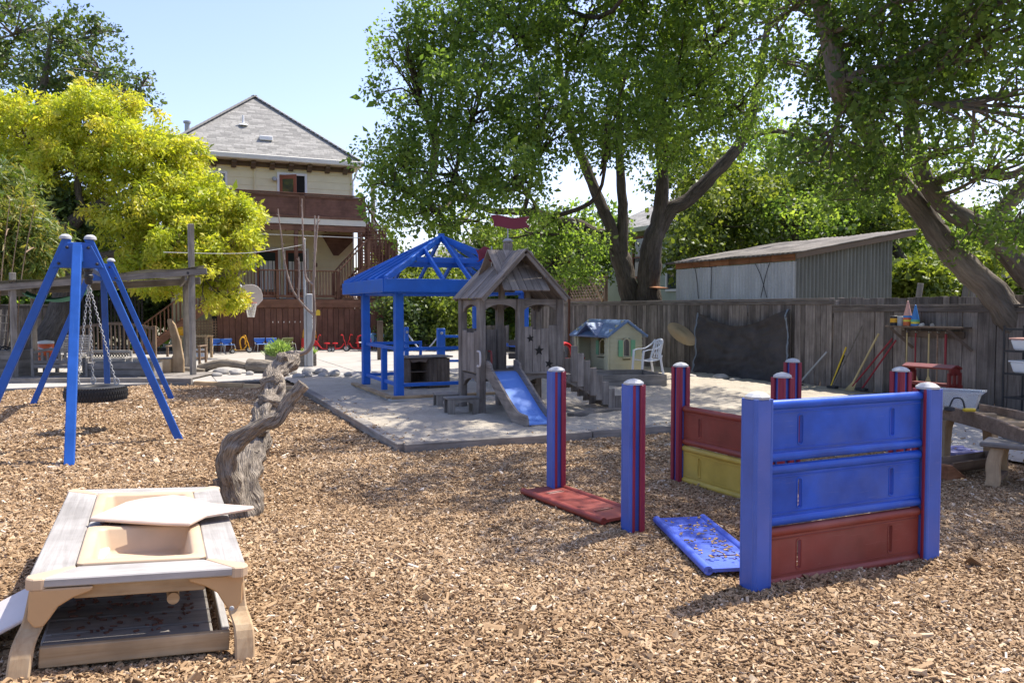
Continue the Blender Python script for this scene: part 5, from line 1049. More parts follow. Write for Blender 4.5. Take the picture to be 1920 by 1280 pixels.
g.prism(lp, Matrix(), 0.018); lid2 = g.build('basin_lid', 'lid_grey', None, bev=0.005)
lid2.matrix_basis = Matrix.Translation((-0.6, 4.5, 0.2)) @ Matrix.Rotation(R(-14), 4, 'Z') @ Matrix.Rotation(R(-27), 4, 'Y') @ Matrix.Rotation(R(6), 4, 'X'); tag(lid2, 'pale grey basin lid leaning under the left side of the sand table', 'lid')

# ------------------------------------------------------------------ dead leaning fruit tree with fresh shoots
t = thing('pruned_tree', 'dead gnarled leaning tree stump with thin upright shoots', 'tree', (0.58, 6.36, 0), world=True)
def gnarl(g, sp, rad, n, seed, amp):
    # twisted, fluted wood: ridges wind along the limb
    rings = []; prev = None; m_ = len(sp); co = []; dist = 0
    for i, p in enumerate(sp):
        d = (sp[min(i + 1, m_ - 1)] - sp[max(i - 1, 0)]).normalized()
        if prev is None: u = d.cross(Vector((1, 0, 0))).normalized()
        else: u = (prev - d * prev.dot(d)).normalized(); dist += (p - sp[i - 1]).length
        prev = u; v = d.cross(u); ring = []
        for k in range(n):
            an = 2 * math.pi * k / n; tw = an + dist * 1.8
            r_ = rad[i] * (1 + amp * (0.5 * math.sin(3 * tw + seed) + 0.3 * math.sin(7 * tw + 2 * seed) + 0.25 * math.sin(13 * tw)) + 0.45 * mnoise.noise(Vector((math.cos(an) * 1.3, math.sin(an) * 1.3, dist * 8 + seed))) + 0.2 * mnoise.noise(Vector((math.cos(an) * 3, math.sin(an) * 3, dist * 17 + seed))) - 0.16 * max(0, mnoise.noise(Vector((math.cos(an) * 5, math.sin(an) * 5, dist * 4 + seed)))))
            ring.append(p + (u * math.cos(an) + v * math.sin(an)) * r_); co.append((math.cos(tw) * rad[i], math.sin(tw) * rad[i], dist + seed))
        rings.append(ring)
    if g.lay is None: g.lay = g.bm.verts.layers.float_vector.new('tubeco')
    n0 = len(g.bm.verts); g.loft(rings); g.bm.verts.ensure_lookup_table()
    for j, c in enumerate(co): g.bm.verts[n0 + j][g.lay] = Vector(c)
g = MB(); sp = spline([(0.6, 6.6, -0.15), (0.62, 6.7, 0.14), (0.66, 6.86, 0.34), (0.79, 7.16, 0.5), (0.86, 7.45, 0.7), (0.99, 7.69, 0.86), (1.02, 7.83, 1.02), (1.18, 8.0, 1.12), (1.25, 8.1, 1.2)], 14)
gnarl(g, sp, lerp_r([0.16, 0.125, 0.105, 0.098, 0.082, 0.1, 0.08, 0.094, 0.045], 14), 40, 4, 0.12)
for c, r_, d in (((0.8, 7.1, 0.6), 0.05, (0.2, -0.8, 0.35)), ((0.9, 7.5, 0.82), 0.055, (-0.6, -0.5, 0.2)), ((1.0, 7.7, 0.98), 0.055, (0.35, -0.8, 0.25)), ((1.1, 7.9, 1.16), 0.05, (-0.1, -0.6, 0.6)), ((0.72, 6.95, 0.42), 0.06, (0.8, -0.4, 0.1)), ((1.2, 8.0, 1.1), 0.04, (0.7, -0.5, 0.1)), ((0.98, 7.6, 0.8), 0.04, (0.8, -0.4, 0.0))):
    d = Vector(d).normalized(); c = Vector(c); gnarl(g, [c - d * 0.1, c - d * 0.04, c + d * 0.02, c + d * 0.06, c + d * 0.065], [r_ * 1.5, r_ * 1.25, r_ * 1.0, r_ * 0.9, r_ * 0.55], 18, r_ * 99, 0.1)
g.build('trunk', 'dead_bark', t, smooth=True, ang=75)
g = MB(); sp = spline([(0.56, 6.62, -0.05), (0.5, 6.56, 0.31), (0.494, 6.517, 0.52), (0.57, 6.48, 0.645), (0.73, 6.42, 0.745), (0.85, 6.42, 0.8), (0.95, 6.43, 0.92), (1.055, 6.4, 1.055)], 12)
gnarl(g, sp, lerp_r([0.1, 0.082, 0.075, 0.07, 0.058, 0.055, 0.044, 0.05], 12), 32, 9, 0.1); g.build('limb', 'dead_bark', t, smooth=True, ang=75)
g = MB(); gnarl(g, spline([(0.49, 6.56, -0.05), (0.465, 6.57, 0.15), (0.445, 6.58, 0.33)], 5), [0.06] * 11, 20, 2, 0.1); g.build('stub', 'dead_bark', t, smooth=True, ang=75)
def shoot(pts, r0, r1):
    g = MB(); sp = spline(pts, 6); g.tube(sp, [r0 + (r1 - r0) * i / (len(sp) - 1) for i in range(len(sp))], 8, 0.12, 3)
    for i in range(2, len(sp) - 1, 2):
        d = Vector((random.uniform(-1, 1), random.uniform(-1, 1), 0.8)).normalized(); g.tube([sp[i], sp[i] + d * 0.035], [r1 * 1.0, r1 * 0.4], 5)
    return g.build('shoot', 'shoot_bark', t, smooth=True, ang=80)
shoot([(1.25, 8.19, 1.18), (1.36, 8.13, 1.21), (1.42, 8.1, 1.29), (1.44, 8.1, 1.42), (1.45, 8.1, 1.6), (1.44, 8.1, 1.9), (1.47, 8.1, 2.3), (1.5, 8.12, 2.56)], 0.024, 0.007)
shoot([(1.44, 8.1, 1.58), (1.34, 8.13, 1.68), (1.24, 8.18, 1.85), (1.18, 8.2, 2.1), (1.15, 8.2, 2.35), (1.12, 8.2, 2.62)], 0.012, 0.005)
shoot([(1.44, 8.1, 1.88), (1.37, 8.12, 1.95), (1.355, 8.12, 2.15), (1.345, 8.12, 2.4), (1.34, 8.12, 2.72)], 0.014, 0.006)
shoot([(1.45, 8.1, 1.95), (1.455, 8.1, 2.2), (1.46, 8.1, 2.56)], 0.013, 0.006); shoot([(1.3, 8.15, 1.75), (1.31, 8.14, 2.0), (1.305, 8.14, 2.15)], 0.01, 0.005)
g = MB(); g.prism([(-0.02, -0.025), (0.02, -0.025), (0.02, 0.015), (0.01, 0.03), (-0.01, 0.03), (-0.02, 0.015)], frame_plane((1.475, 8.06, 1.6), (1, -0.2, 0), (0, 0, 1)), 0.006); g.build('tag', 'yellow_metal', t)
# ------------------------------------------------------------------ blue gazebo
GX0, GX1, GY0, GY1 = 3.88, 6.28, 13.64, 16.04; GCX, GCY = (GX0 + GX1) / 2, (GY0 + GY1) / 2; PZ = 0.13
G = thing('gazebo', 'bright blue open raftered gazebo on a low concrete platform', 'gazebo', (GCX, GCY, 0), world=True)
g = MB(); g.bx(GX0 - 0.24, GX1 + 0.24, GY0 - 0.3, GY1 + 0.24, -0.05, PZ - 0.045); g.build('platform', 'concrete_block', G, bev=0.015)
g = MB(); g.bx(GX0 - 0.1, GX1 + 0.1, GY0 - 0.1, GY1 + 0.1, 0, PZ - 0.02); g.build('floor', 'sand', G)
for a, b in (((GX0 - 0.2, GY0 - 0.22), (GX1 + 0.2, GY0 - 0.22)), ((GX0 - 0.2, GY0 - 0.13), (GX0 - 0.2, GY1 + 0.2)), ((GX1 + 0.2, GY0 - 0.13), (GX1 + 0.2, GY1 + 0.2))): plank('sill_board', (*a, PZ - 0.02), (*b, PZ - 0.02), 0.13, 0.045, 'tan_wood', G)
for x, y in ((GX0, GY0), (GX0, GY1), (GX1, GY0), (GX1, GY1)): plank('post', (x, y, PZ - 0.02), (x, y, 2.0), 0.15, 0.15, 'blue_paint', G, up=(0, -1, 0), bev=0.01)
EO = 0.42; EZ = 2.03; X0e, X1e, Y0e, Y1e = GX0 - EO + 0.06, GX1 + EO - 0.06, GY0 - EO, GY1 + EO
plank('fascia', (X0e, Y0e, EZ), (X1e, Y0e, EZ), 0.23, 0.045, 'blue_paint', G, up=(0, -1, 0), bev=0.006); plank('fascia', (X0e, Y1e, EZ), (X1e, Y1e, EZ), 0.23, 0.045, 'blue_paint', G, up=(0, 1, 0), bev=0.006)
plank('fascia', (X0e, Y0e + 0.026, EZ), (X0e, Y1e - 0.026, EZ), 0.226, 0.045, 'blue_paint', G, up=(-1, 0, 0), bev=0.006); plank('fascia', (X1e, Y0e + 0.026, EZ), (X1e, Y1e - 0.026, EZ), 0.226, 0.045, 'blue_paint', G, up=(1, 0, 0), bev=0.006)
for yy in (GY0, GY1): plank('beam', (X0e + 0.05, yy, 1.96), (X1e - 0.05, yy, 1.96), 0.06, 0.14, 'blue_paint', G)
for xx in (GX0, GX1): plank('beam', (xx, Y0e + 0.05, 1.95), (xx, Y1e - 0.05, 1.95), 0.06, 0.12, 'blue_paint', G)
AP = Vector((GCX, GCY, 3.02)); EZT = 2.12
cor = [Vector((X0e, Y0e, EZT)), Vector((X1e, Y0e, EZT)), Vector((X1e, Y1e, EZT)), Vector((X0e, Y1e, EZT))]
for c in cor: plank('hip_rafter', c.lerp(AP, 0.02), AP - Vector((0, 0, 0.02)), 0.06, 0.11, 'blue_paint', G, bev=0.006)
for i in range(4):
    a, b = cor[i], cor[(i + 1) % 4]; ln = (b - a).length
    for f in (0.17, 0.335, 0.5, 0.665, 0.83):
        if i in (0, 2) and f in (0.17, 0.83): continue
        e = a.lerp(b, f); mid = a.lerp(b, 0.5); h_ = 1 - abs(f - 0.5) * 2; top = e + (AP - mid) * h_
        plank('rafter', e, e.lerp(top, 0.985), 0.045, 0.09, 'blue_paint', G, bev=0.005)
    p, q = a.lerp(AP, 0.5), b.lerp(AP, 0.5); plank('collar_beam', p.lerp(q, 0.02) - Vector((0, 0, 0.05)), q.lerp(p, 0.02) - Vector((0, 0, 0.05)), 0.045, 0.1, 'blue_paint', G, bev=0.005)
plank('finial', AP - Vector((0, 0, 0.1)), AP + Vector((0, 0, 0.06)), 0.1, 0.1, 'blue_paint', G)
for zz, hh in ((0.93, 0.06), (0.3, 0.06)):
    plank('rail', (GX0 + 0.076, GY0, zz), (5.06, GY0, zz), 0.045, hh, 'blue_paint', G); plank('rail', (GX0, GY0 + 0.076, zz), (GX0, GY1 - 0.076, zz), 0.045, hh, 'blue_paint', G)
    plank('rail', (GX0 + 0.076, GY1, zz), (5.0, GY1, zz), 0.045, hh, 'blue_paint', G); plank('rail', (GX1, GY0 + 0.076, zz), (GX1, GY1 - 0.076, zz), 0.045, hh, 'blue_paint', G)
plank('rail_post', (5.085, GY0, PZ), (5.085, GY0, 0.97), 0.045, 0.06, 'blue_paint', G, up=(0, -1, 0)); plank('rail_post', (GX0, 14.62, PZ), (GX0, 14.62, 0.9), 0.1, 0.1, 'blue_paint', G, up=(-1, 0, 0)); plank('rail_post', (5.03, GY1, PZ), (5.03, GY1, 0.97), 0.05, 0.06, 'blue_paint', G, up=(0, -1, 0))
# toy counter inside
K = thing('toy_counter', 'weathered brown wooden play counter inside the blue gazebo', 'play kitchen', (4.78, 14.95, PZ - 0.02), R(4))
for i in range(4): plank('top_board', (-0.47, -0.21 + i * 0.14, 0.6), (0.47, -0.21 + i * 0.14, 0.6), 0.135, 0.03, 'weathered_wood', K)
for i in range(5): plank('front_board', (0.02 + i * 0.083, -0.24, 0.02), (0.02 + i * 0.083, -0.24, 0.57), 0.08, 0.022, 'bracket_brown_wood', K, up=(0, -1, 0))
for i in range(5): plank('back_board', (-0.37 + i * 0.185, 0.24, 0.02), (-0.37 + i * 0.185, 0.24, 0.57), 0.18, 0.022, 'bracket_brown_wood', K, up=(0, 1, 0))
for x in (-0.39, 0.41, -0.02): g = MB(); g.bx(x - 0.015, x + 0.015, -0.22, 0.22, 0.0, 0.57); g.build('side_panel', 'bracket_brown_wood', K, bev=0.004)
for zz in (0.12, 0.32): plank('shelf', (-0.36, 0, zz), (-0.04, 0, zz), 0.4, 0.02, 'bracket_brown_wood', K)
g = MB(); g.prism([(-0.4, 0.57), (-0.04, 0.57), (-0.08, 0.5), (-0.22, 0.52), (-0.36, 0.5)], frame_plane((0, -0.23, 0), (1, 0, 0), (0, 0, 1)), 0.02); g.build('arched_valance', 'bracket_brown_wood', K)
# rope posts behind the gazebo
for i, (x, y, h) in enumerate(((6.4, 18.75, 1.1), (5.72, 19.4, 1.12), (4.9, 20.0, 1.1), (7.6, 18.3, 1.0))):
    t = thing('rope_post', ('blue post with grey bolt and peeling white foot right of the play counter', 'slim blue post behind the gazebo holding the rope', 'short blue post at back left seen under the gazebo rail', 'blue post half hidden behind the play tower')[i], 'post', (x, y, 0.05), group='blue rope posts')
    plank('shaft', (0, 0, 0.08), (0, 0, h), 0.2 if i == 0 else 0.1, 0.1, 'blue_paint', t, up=(0, -1, 0), bev=0.012)
    g = MB(); g.bx(-0.105 if i == 0 else -0.055, 0.105 if i == 0 else 0.055, -0.055, 0.055, -0.05, 0.1); g.build('foot', 'white_trim', t)
    g = MB(); g.lathe([(0.035, 0), (0.035, 0.02), (0.015, 0.03)], (0, -0.052, h - 0.12), 10, Matrix.Rotation(R(90), 4, 'X')); g.build('bolt', 'galvanised', t)
for nm, a, b, lab in (('rope', (5.75, 19.38, 1.0), (6.35, 18.8, 0.95), 'sagging white rope between two blue posts behind the gazebo'),):
    a = Vector(a); b = Vector(b); m_ = (a + b) / 2 - Vector((0, 0, 0.38)); g = MB(); g.tube(spline([a, a.lerp(m_, 0.6) - Vector((0, 0, 0.06)), m_, b.lerp(m_, 0.6) - Vector((0, 0, 0.06)), b], 5), 0.018, 7); tag(g.build(nm, 'net_white', None, smooth=True), lab, 'rope')
for zz in (0.35, 0.95): o = plank('blue_rail', (6.5, 18.72, zz), (7.55, 18.32, zz), 0.05, 0.06, 'blue_paint', None); tag(o, ('lower' if zz < 0.5 else 'upper') + ' blue rail between the rope posts right of the gazebo', 'rail')

# ------------------------------------------------------------------ wooden play tower with slide
TX0, TXm, TX1, TY0_, TY1_ = 4.48, 5.12, 5.80, 11.26, 12.05; DZ = 0.66; TZ = 1.79
T = thing('play_tower', 'weathered wooden play tower with crossed gable roof and cut-out stars', 'play tower', ((TX0 + TX1) / 2, (TY0_ + TY1_) / 2, 0), world=True)
def tpost(x, y, h=TZ, w_=0.115): plank('post', (x, y, -0.03), (x, y, h), w_, w_, 'tower_wood', T, up=(0, -1, 0), bev=0.012)
for x in (TX0, TXm, TX1): tpost(x, TY0_)
for x in (TX0, TXm, TX1): tpost(x, TY1_)
for x in (4.92, 5.36): plank('king_post', (x, 11.5, TZ), (x, 11.5, 2.2), 0.08, 0.08, 'tower_wood', T, up=(0, -1, 0))
for i in range(7): plank('floor_board', (TX0 + 0.02, TY0_ + 0.02 + i * 0.15, DZ - 0.015), (TX1 - 0.02, TY0_ + 0.02 + i * 0.15, DZ - 0.015), 0.145, 0.03, 'tower_wood', T)
def arch(a, b, z0, z1, rise, parent=T, t_=0.03, nrm=(0, -1, 0), name='arch_board', off=0.0):
    """board between a and b with an arched lower edge"""
    a = Vector(a); b = Vector(b); xd = (b - a); ln = xd.length; n = 10
    low = [(ln * i / n, z0 + rise * math.sin(math.pi * i / n) ** 0.6) for i in range(n + 1)]
    g = MB(); zc = (z0 + z1) / 2; Mx = frame_plane(((a + b) / 2).to_tuple()[:2] + (zc,), tuple(xd.normalized()), (0, 0, 1))
    g.prism([(x - ln / 2, z - zc) for x, z in low] + [(ln / 2, z1 - zc), (-ln / 2, z1 - zc)], Matrix.Translation((0, 0, -t_ / 2)), t_)
    o = g.build(name, 'tower_wood', parent, bev=0.004); o.matrix_basis = Matrix.Translation(-WORLDP[parent.name]) @ Mx; return o
c = 0.058
arch((TX0 + c, TY0_, 0), (TXm - c, TY0_, 0), 1.6, TZ - 0.005, 0.1); arch((TXm + c, TY0_, 0), (TX1 - c, TY0_, 0), 1.6, TZ - 0.005, 0.1)
arch((TX0, TY1_ - c, 0), (TX0, TY0_ + c, 0), 1.58, TZ - 0.005, 0.12); arch((TX1, TY1_ - c, 0), (TX1, TY0_ + c, 0), 1.58, TZ - 0.005, 0.12)
arch((TX0 + c, TY1_, 0), (TXm - c, TY1_, 0), 1.6, TZ - 0.005, 0.1); arch((TXm + c, TY1_, 0), (TX1 - c, TY1_, 0), 1.6, TZ - 0.005, 0.1)
for a, b in (((TXm + c, TY0_), (TX1 - c, TY0_)), ((TX0, TY1_ - c), (TX0, TY0_ + c)), ((TX0 + c, TY1_), (TXm - c, TY1_))): arch((*a, 0), (*b, 0), 0.42, DZ - 0.03, 0.14)
plank('rim_joist', (TX0 + c, TY0_ - 0.0, DZ - 0.075), (TXm - c, TY0_ - 0.0, DZ - 0.075), 0.09, 0.04, 'tower_wood', T, up=(0, -1, 0))
def wall_boards(a, b, z0, tops, nrm, n):
    a = Vector(a); b = Vector(b); d = (b - a) / n
    for i in range(n):
        p = a + d * (i + 0.5); q = p + Vector((0, 0, 0))
        plank('wall_board', p + Vector((0, 0, z0)), q + Vector((0, 0, tops[i % len(tops)])), d.length - 0.006, 0.022, 'tower_wood', T, up=nrm, bev=0.004)
wall_boards((TXm + c, TY0_ - 0.03, 0), (TX1 - c, TY0_ - 0.03, 0), DZ - 0.02, (1.36, 1.32, 1.33, 1.38), (0, -1, 0), 4)
wall_boards((TX0 - 0.02, TY1_ - c, 0), (TX0 - 0.02, TY0_ + c, 0), DZ, (1.3, 1.27, 1.27, 1.3), (-1, 0, 0), 4)
wall_boards((TX0 + c, TY1_, 0), (TXm + 0.12, TY1_, 0), DZ, (1.32, 1.36, 1.3), (0, -1, 0), 4)
for i in range(5): plank('ladder_rung', (TXm + 0.16, TY1_, 0.2 + i * 0.22), (TX1 - c, TY1_, 0.2 + i * 0.22), 0.09, 0.03, 'tower_wood', T, up=(0, -1, 0))
plank('under_post', (5.25, 11.9, 0), (5.25, 11.9, DZ - 0.04), 0.1, 0.1, 'tower_wood', T)
for i in range(5): plank('lower_board', (5.35 + i * 0.1, TY1_ - 0.1, -0.02), (5.35 + i * 0.1, TY1_ - 0.1, 0.4), 0.095, 0.02, 'tower_wood', T, up=(0, -1, 0))
def star(x, z, r_, y, nrm=-1, rot=0):
    g = MB(); pts = [((r_ if k % 2 == 0 else r_ * 0.42) * math.cos(R(90 + rot + 36 * k)), (r_ if k % 2 == 0 else r_ * 0.42) * math.sin(R(90 + rot + 36 * k))) for k in range(10)]
    g.prism(pts, frame_plane((x, y, z), (1, 0, 0), (0, 0, 1)), 0.004); g.build('star_cutout', 'dark_gap', T)
star(5.28, 1.18, 0.065, TY0_ - 0.042, rot=10); star(5.43, 0.99, 0.085, TY0_ - 0.042); star(5.6, 0.78, 0.075, TY0_ - 0.042, rot=-12); star(4.62, 1.05, 0.07, TY1_ - 0.012); star(4.75, 1.28, 0.05, TY1_ - 0.014)
# crossed gables, boards running from eave to ridge
RC = Vector((5.1, 11.6, 0)); RZ, EZ2, HS, HL_ = 2.53, 1.79, 0.73, 0.64
for s in (-1, 1):
    for i in range(7):
        yy = RC.y - HL_ + (i + 0.5) * 2 * HL_ / 7
        plank('roof_board', (RC.x + s * (HS + random.uniform(-0.02, 0.02)), yy, EZ2), (RC.x + s * 0.0, yy, RZ), 2 * HL_ / 7 - 0.006, 0.022, 'tower_wood', T, up=(s * 0.71, 0, 0.7), bev=0.003)
    for i in range(6):
        xx = RC.x - 0.38 + (i + 0.5) * 0.76 / 6
        plank('roof_board', (xx, RC.y + s * (HL_ + 0.02), EZ2 + 0.12), (xx, RC.y, RZ + 0.015), 0.76 / 6 - 0.006, 0.022, 'tower_wood', T, up=(0, s * 0.66, 0.75), bev=0.003) if s > 0 or True else None
    for s2 in (-1, 1):
        plank('barge_rafter', (RC.x + s2 * 0.7, RC.y + s * (HL_ - 0.05), EZ2 - 0.02), (RC.x + s2 * 0.02, RC.y + s * (HL_ - 0.05), RZ - 0.06), 0.04, 0.07, 'tower_wood', T)
for s in (-1, 1): plank('roof_batten', (RC.x + s * 0.36, RC.y - HL_ + 0.02, 2.1), (RC.x + s * 0.36, RC.y + HL_ - 0.02, 2.1), 0.06, 0.03, 'tower_wood', T, up=(s * 0.71, 0, 0.7))
plank('finial_block', (5.2, 11.9, RZ - 0.02), (5.2, 11.9, RZ + 0.17), 0.13, 0.13, 'tower_wood', T, up=(0, 1, 0), bev=0.02)
g = MB(); g.lathe([(0.075, 0), (0.09, 0.02), (0.05, 0.06)], (5.2, 11.9, RZ + 0.17), 10); g.tube([(5.2, 11.9, RZ + 0.15), (5.2, 11.9, 3.03)], 0.012, 8); g.build('flag_pole', 'galvanised', T, smooth=True)
def flag(x0, x1, z0, z1, y, wave, mat='flag_maroon'):
    n = 12; top = []; bot = []
    for i in range(n + 1):
        u = i / n; zz = wave * math.sin(u * 7.5 + 0.4); top.append((x0 + (x1 - x0) * u, z1 + zz)); bot.append((x0 + (x1 - x0) * u, z0 + zz))
    bot[0] = (x0 + 0.06, (bot[0][1] + 0)); mid = (x1 - 0.07, (top[-1][1] + bot[-1][1]) / 2)
    g = MB(); g.prism(bot + [mid] + top[::-1] + [(x0 + 0.05, (top[0][1] + bot[0][1]) / 2)], frame_plane((0, y, 0), (1, 0, 0), (0, 0, 1)), 0.018); return g.build('flag', mat, T)
flag(4.9, 5.58, 2.93, 3.11, 11.9, 0.018); flag(4.58, 4.86, 2.4, 2.58, 11.75, -0.03)
g = MB(); g.tube([(4.86, 11.76, 2.3), (4.86, 11.76, 2.62)], 0.012, 6); g.build('flag_pole', 'galvanised', T)
# grab handles
for x in (4.4, 4.58):
    g = MB(); g.tube(spline([(x, 11.2, 0.78), (x, 11.1, 0.8), (x, 11.1, 0.98), (x, 11.2, 1.0)], 4), 0.016, 8); g.build('grab_handle', 'rack_red' if x > 4.5 else 'lid_grey', T, smooth=True)
# slide
SLP = [(11.24, 0.69), (11.1, 0.68), (10.9, 0.58), (10.5, 0.36), (10.2, 0.2), (9.98, 0.115), (9.78, 0.1), (9.66, 0.1)]
sp = spline([(0, y, z) for y, z in SLP], 6)
SC = lambda y: 4.785 + (y - 11.2) * 0.03
g = MB(); n_ = len(sp)
g.loft([[Vector((SC(p.y) - 0.215, p.y, p.z)), Vector((SC(p.y) + 0.215, p.y, p.z)), Vector((SC(p.y) + 0.215, p.y, p.z - 0.015)), Vector((SC(p.y) - 0.215, p.y, p.z - 0.015))] for p in sp])
sd = g.build('slide_bed', 'slide_blue', T, smooth=True, ang=40)
for s in (-1, 1):
    up_ = []; lo_2 = []
    for p in sp:
        hgt = 0.12 if p.y < 11.0 else 0.17
        up_.append((p.y, p.z + hgt)); lo_2.append((p.y, max(p.z - 0.11, 0.0)))
    up_[-1] = (9.63, 0.1); up_[-2] = (9.66, 0.19)
    g = MB(); rings = []
    for (a, b), (c2, d) in zip(up_, lo_2): 
        xx = SC(a) + s * 0.235; rings.append([Vector((xx - 0.02, a, b)), Vector((xx + 0.02, a, b)), Vector((xx + 0.02, c2, d)), Vector((xx - 0.02, c2, d))])
    g.loft(rings); g.build('slide_side', 'tower_wood_y', T, bev=0.005)
plank('slide_foot', (4.55, 9.66, 0.06), (4.95, 9.66, 0.06), 0.06, 0.06, 'tower_wood', T)
# boarded climbing ramp on the right: stepped side boards
for i in range(9):
    x = TX1 + 0.08 + i * 0.112; zt = 1.06 - i * 0.115; zb = max(0.0, 0.5 - i * 0.075)
    plank('ramp_board', (x + 0.05, 11.0, zb), (x + 0.05, 11.0, zt), 0.113, 0.02 + 0.004 * (i % 2), 'tower_wood', T, up=(0, -1, 0), bev=0.004)
for i in range(9):
    x = TX1 + 0.08 + i * 0.112; zt = 1.06 - i * 0.115; zb = max(0.0, 0.5 - i * 0.075)
    plank('ramp_board', (x + 0.05, 11.62, zb), (x + 0.05, 11.62, zt), 0.113, 0.02 + 0.004 * (i % 2), 'tower_wood', T, up=(0, -1, 0), bev=0.004)
plank('ramp_stringer', (TX1 + 0.02, 11.03, 0.56), (6.85, 11.03, 0.05), 0.12, 0.035, 'tower_wood', T, up=(0, -1, 0))
for i in range(6): plank('ramp_step', (TX1 + 0.1 + i * 0.17, 11.03, 0.6 - i * 0.095), (TX1 + 0.1 + i * 0.17, 11.6, 0.6 - i * 0.095), 0.15, 0.03, 'tower_wood', T)
plank('ground_plank', (5.6, 10.5, 0.07), (6.6, 10.75, 0.07), 0.16, 0.05, 'weathered_wood', T)
# step stools at the tower foot
def stool(x, y, rz, lab, L_=0.5, W_=0.32, h=0.26):
    t = thing('step_stool', lab, 'stool', (x, y, 0.04), rz, group='step stools')
    for i in range(4): plank('top_slat', (-L_ / 2, -W_ / 2 + (i + 0.5) * W_ / 4, h), (L_ / 2, -W_ / 2 + (i + 0.5) * W_ / 4, h), W_ / 4 - 0.008, 0.025, 'weathered_wood', t)
    for sx in (-1, 1):
        for sy in (-1, 1): plank('leg', (sx * (L_ / 2 - 0.06), sy * (W_ / 2 - 0.04), -0.03), (sx * (L_ / 2 - 0.06), sy * (W_ / 2 - 0.04), h - 0.0125), 0.1, 0.06, 'weathered_wood', t, up=(0, 1, 0))
    for sy in (-1, 1):
        g = MB(); n = 8; g.prism([(-L_ / 2 + 0.1 + (L_ - 0.2) * i / n, h - 0.1 + 0.055 * math.sin(math.pi * i / n)) for i in range(n + 1)] + [(L_ / 2 - 0.1, h - 0.013), (-L_ / 2 + 0.1, h - 0.013)], frame_plane((0, sy * (W_ / 2 - 0.02), 0), (1, 0, 0), (0, 0, 1)), 0.022); g.build('apron', 'weathered_wood', t)
    return t
stool(4.2, 11.35, R(-6), 'small slatted step stool in the sand left of the slide')
stool(4.32, 12.3, R(-6), 'step stool half hidden behind the front step stool', 0.45, 0.3, 0.22)

# ------------------------------------------------------------------ plastic playhouse, chair and box by the fence
P = thing('playhouse', 'cream plastic playhouse with blue roof and green shutters', 'playhouse', (10.17, 17.05, 0.03), R(3))
def siding_wall(parent, M, w_, h, holes, courses=9, gable=None, mat='play_beige'):
    """moulded clapboard wall in plane xz of M, holes as (x0,x1,z0,z1)"""
    g = MB(); ch = h / courses
    for i in range(courses + (4 if gable else 0)):
        z0, z1 = i * ch, (i + 1) * ch; xa, xb = 0, w_
        if z0 >= h - 1e-6:
            f = (z0 - h) / gable; xa, xb = w_ / 2 * f, w_ - w_ / 2 * f
            if xb - xa < 0.05: continue
        segs = [(xa, xb)]
        for (a, b, c2, d) in holes:
            if z1 > c2 + 0.01 and z0 < d - 0.01:
                ns = []
                for s0, s1 in segs:
                    if b <= s0 or a >= s1: ns.append((s0, s1)); continue
                    if a > s0: ns.append((s0, a))
                    if b < s1: ns.append((b, s1))
                segs = ns
        for s0, s1 in segs:
            pts = [(-0.03, z0), (-0.012, z1), (0.02, z1), (0.02, z0)]; g.loft([[M @ Vector((x, y, z)) for y, z in pts] for x in (s0, s1)])
    return g.build('wall', mat, parent)
I4 = Matrix.Translation((0.0, 0.0, 0)); 
siding_wall(P, I4, 0.95, 0.98, [(0.36, 0.6, 0.42, 0.86)], 9, 0.3)
siding_wall(P, frame_plane((0.0, 1.55, 0), (0, -1, 0), (1, 0, 0)), 0.0001 + 1.55, 0.98, [(0.12, 1.35, -0.1, 0.9)], 9)
siding_wall(P, Matrix.Translation((0, 1.55, 0)), 0.95, 0.98, [], 9, 0.3)
siding_wall(P, frame_plane((0.95, 0.0, 0), (0, 1, 0), (-1, 0, 0)), 1.55, 0.98, [(0.5, 1.0, 0.4, 0.85)], 9)
siding_wall(P, frame_plane((0.42, 1.5, 0), (0, -1, 0), (1, 0, 0)), 1.45, 0.9, [(0.35, 0.8, 0.4, 0.82)], 8)
def arch_window(x0, x1, z0, z1, M):
    f = MB(); n = 8; cx_ = (x0 + x1) / 2; r_ = (x1 - x0) / 2; path = [(x0, z0), (x0, z1 - r_)] + [(cx_ + r_ * math.cos(math.pi - math.pi * k / n), z1 - r_ + r_ * math.sin(math.pi * k / n)) for k in range(1, n)] + [(x1, z1 - r_), (x1, z0), (x0, z0)]
    f.tube([M @ Vector((x, -0.03, z)) for x, z in path], 0.02, 6); o = f.build('window_frame', 'play_beige', P, smooth=True)
    for sg, xs0 in ((-1, x0 - 0.02), (1, x1 + 0.02)):
        q = MB(); a, b = sorted((xs0, xs0 + sg * 0.13)); q.box(M @ Vector(((a + b) / 2, -0.05, (z0 + z1) / 2 - 0.02)), (abs(b - a), 0.02, z1 - z0 - 0.03), M=M.to_3x3().to_4x4()); s_ = q.build('shutter', 'play_green', o, bev=0.006)
        q = MB()
        for k in range(7): q.box(M @ Vector(((a + b) / 2, -0.062, z0 + 0.05 + k * (z1 - z0 - 0.12) / 6)), (abs(b - a) - 0.035, 0.008, 0.018), M=M.to_3x3().to_4x4())
        q.build('louvres', 'play_green', s_)['kind'] = 'stuff'
    q = MB(); q.box(M @ Vector((cx_, -0.05, z0 - 0.03)), (x1 - x0 + 0.06, 0.06, 0.03), M=M.to_3x3().to_4x4()); q.build('sill', 'play_beige', o)
arch_window(0.38, 0.58, 0.42, 0.86, I4)
arch_window(0.5, 0.8, 0.42, 0.82, frame_plane((0.4, 1.5, 0), (0, -1, 0), (0, 0, 1)) @ Matrix.Rotation(R(-90), 4, 'X'))
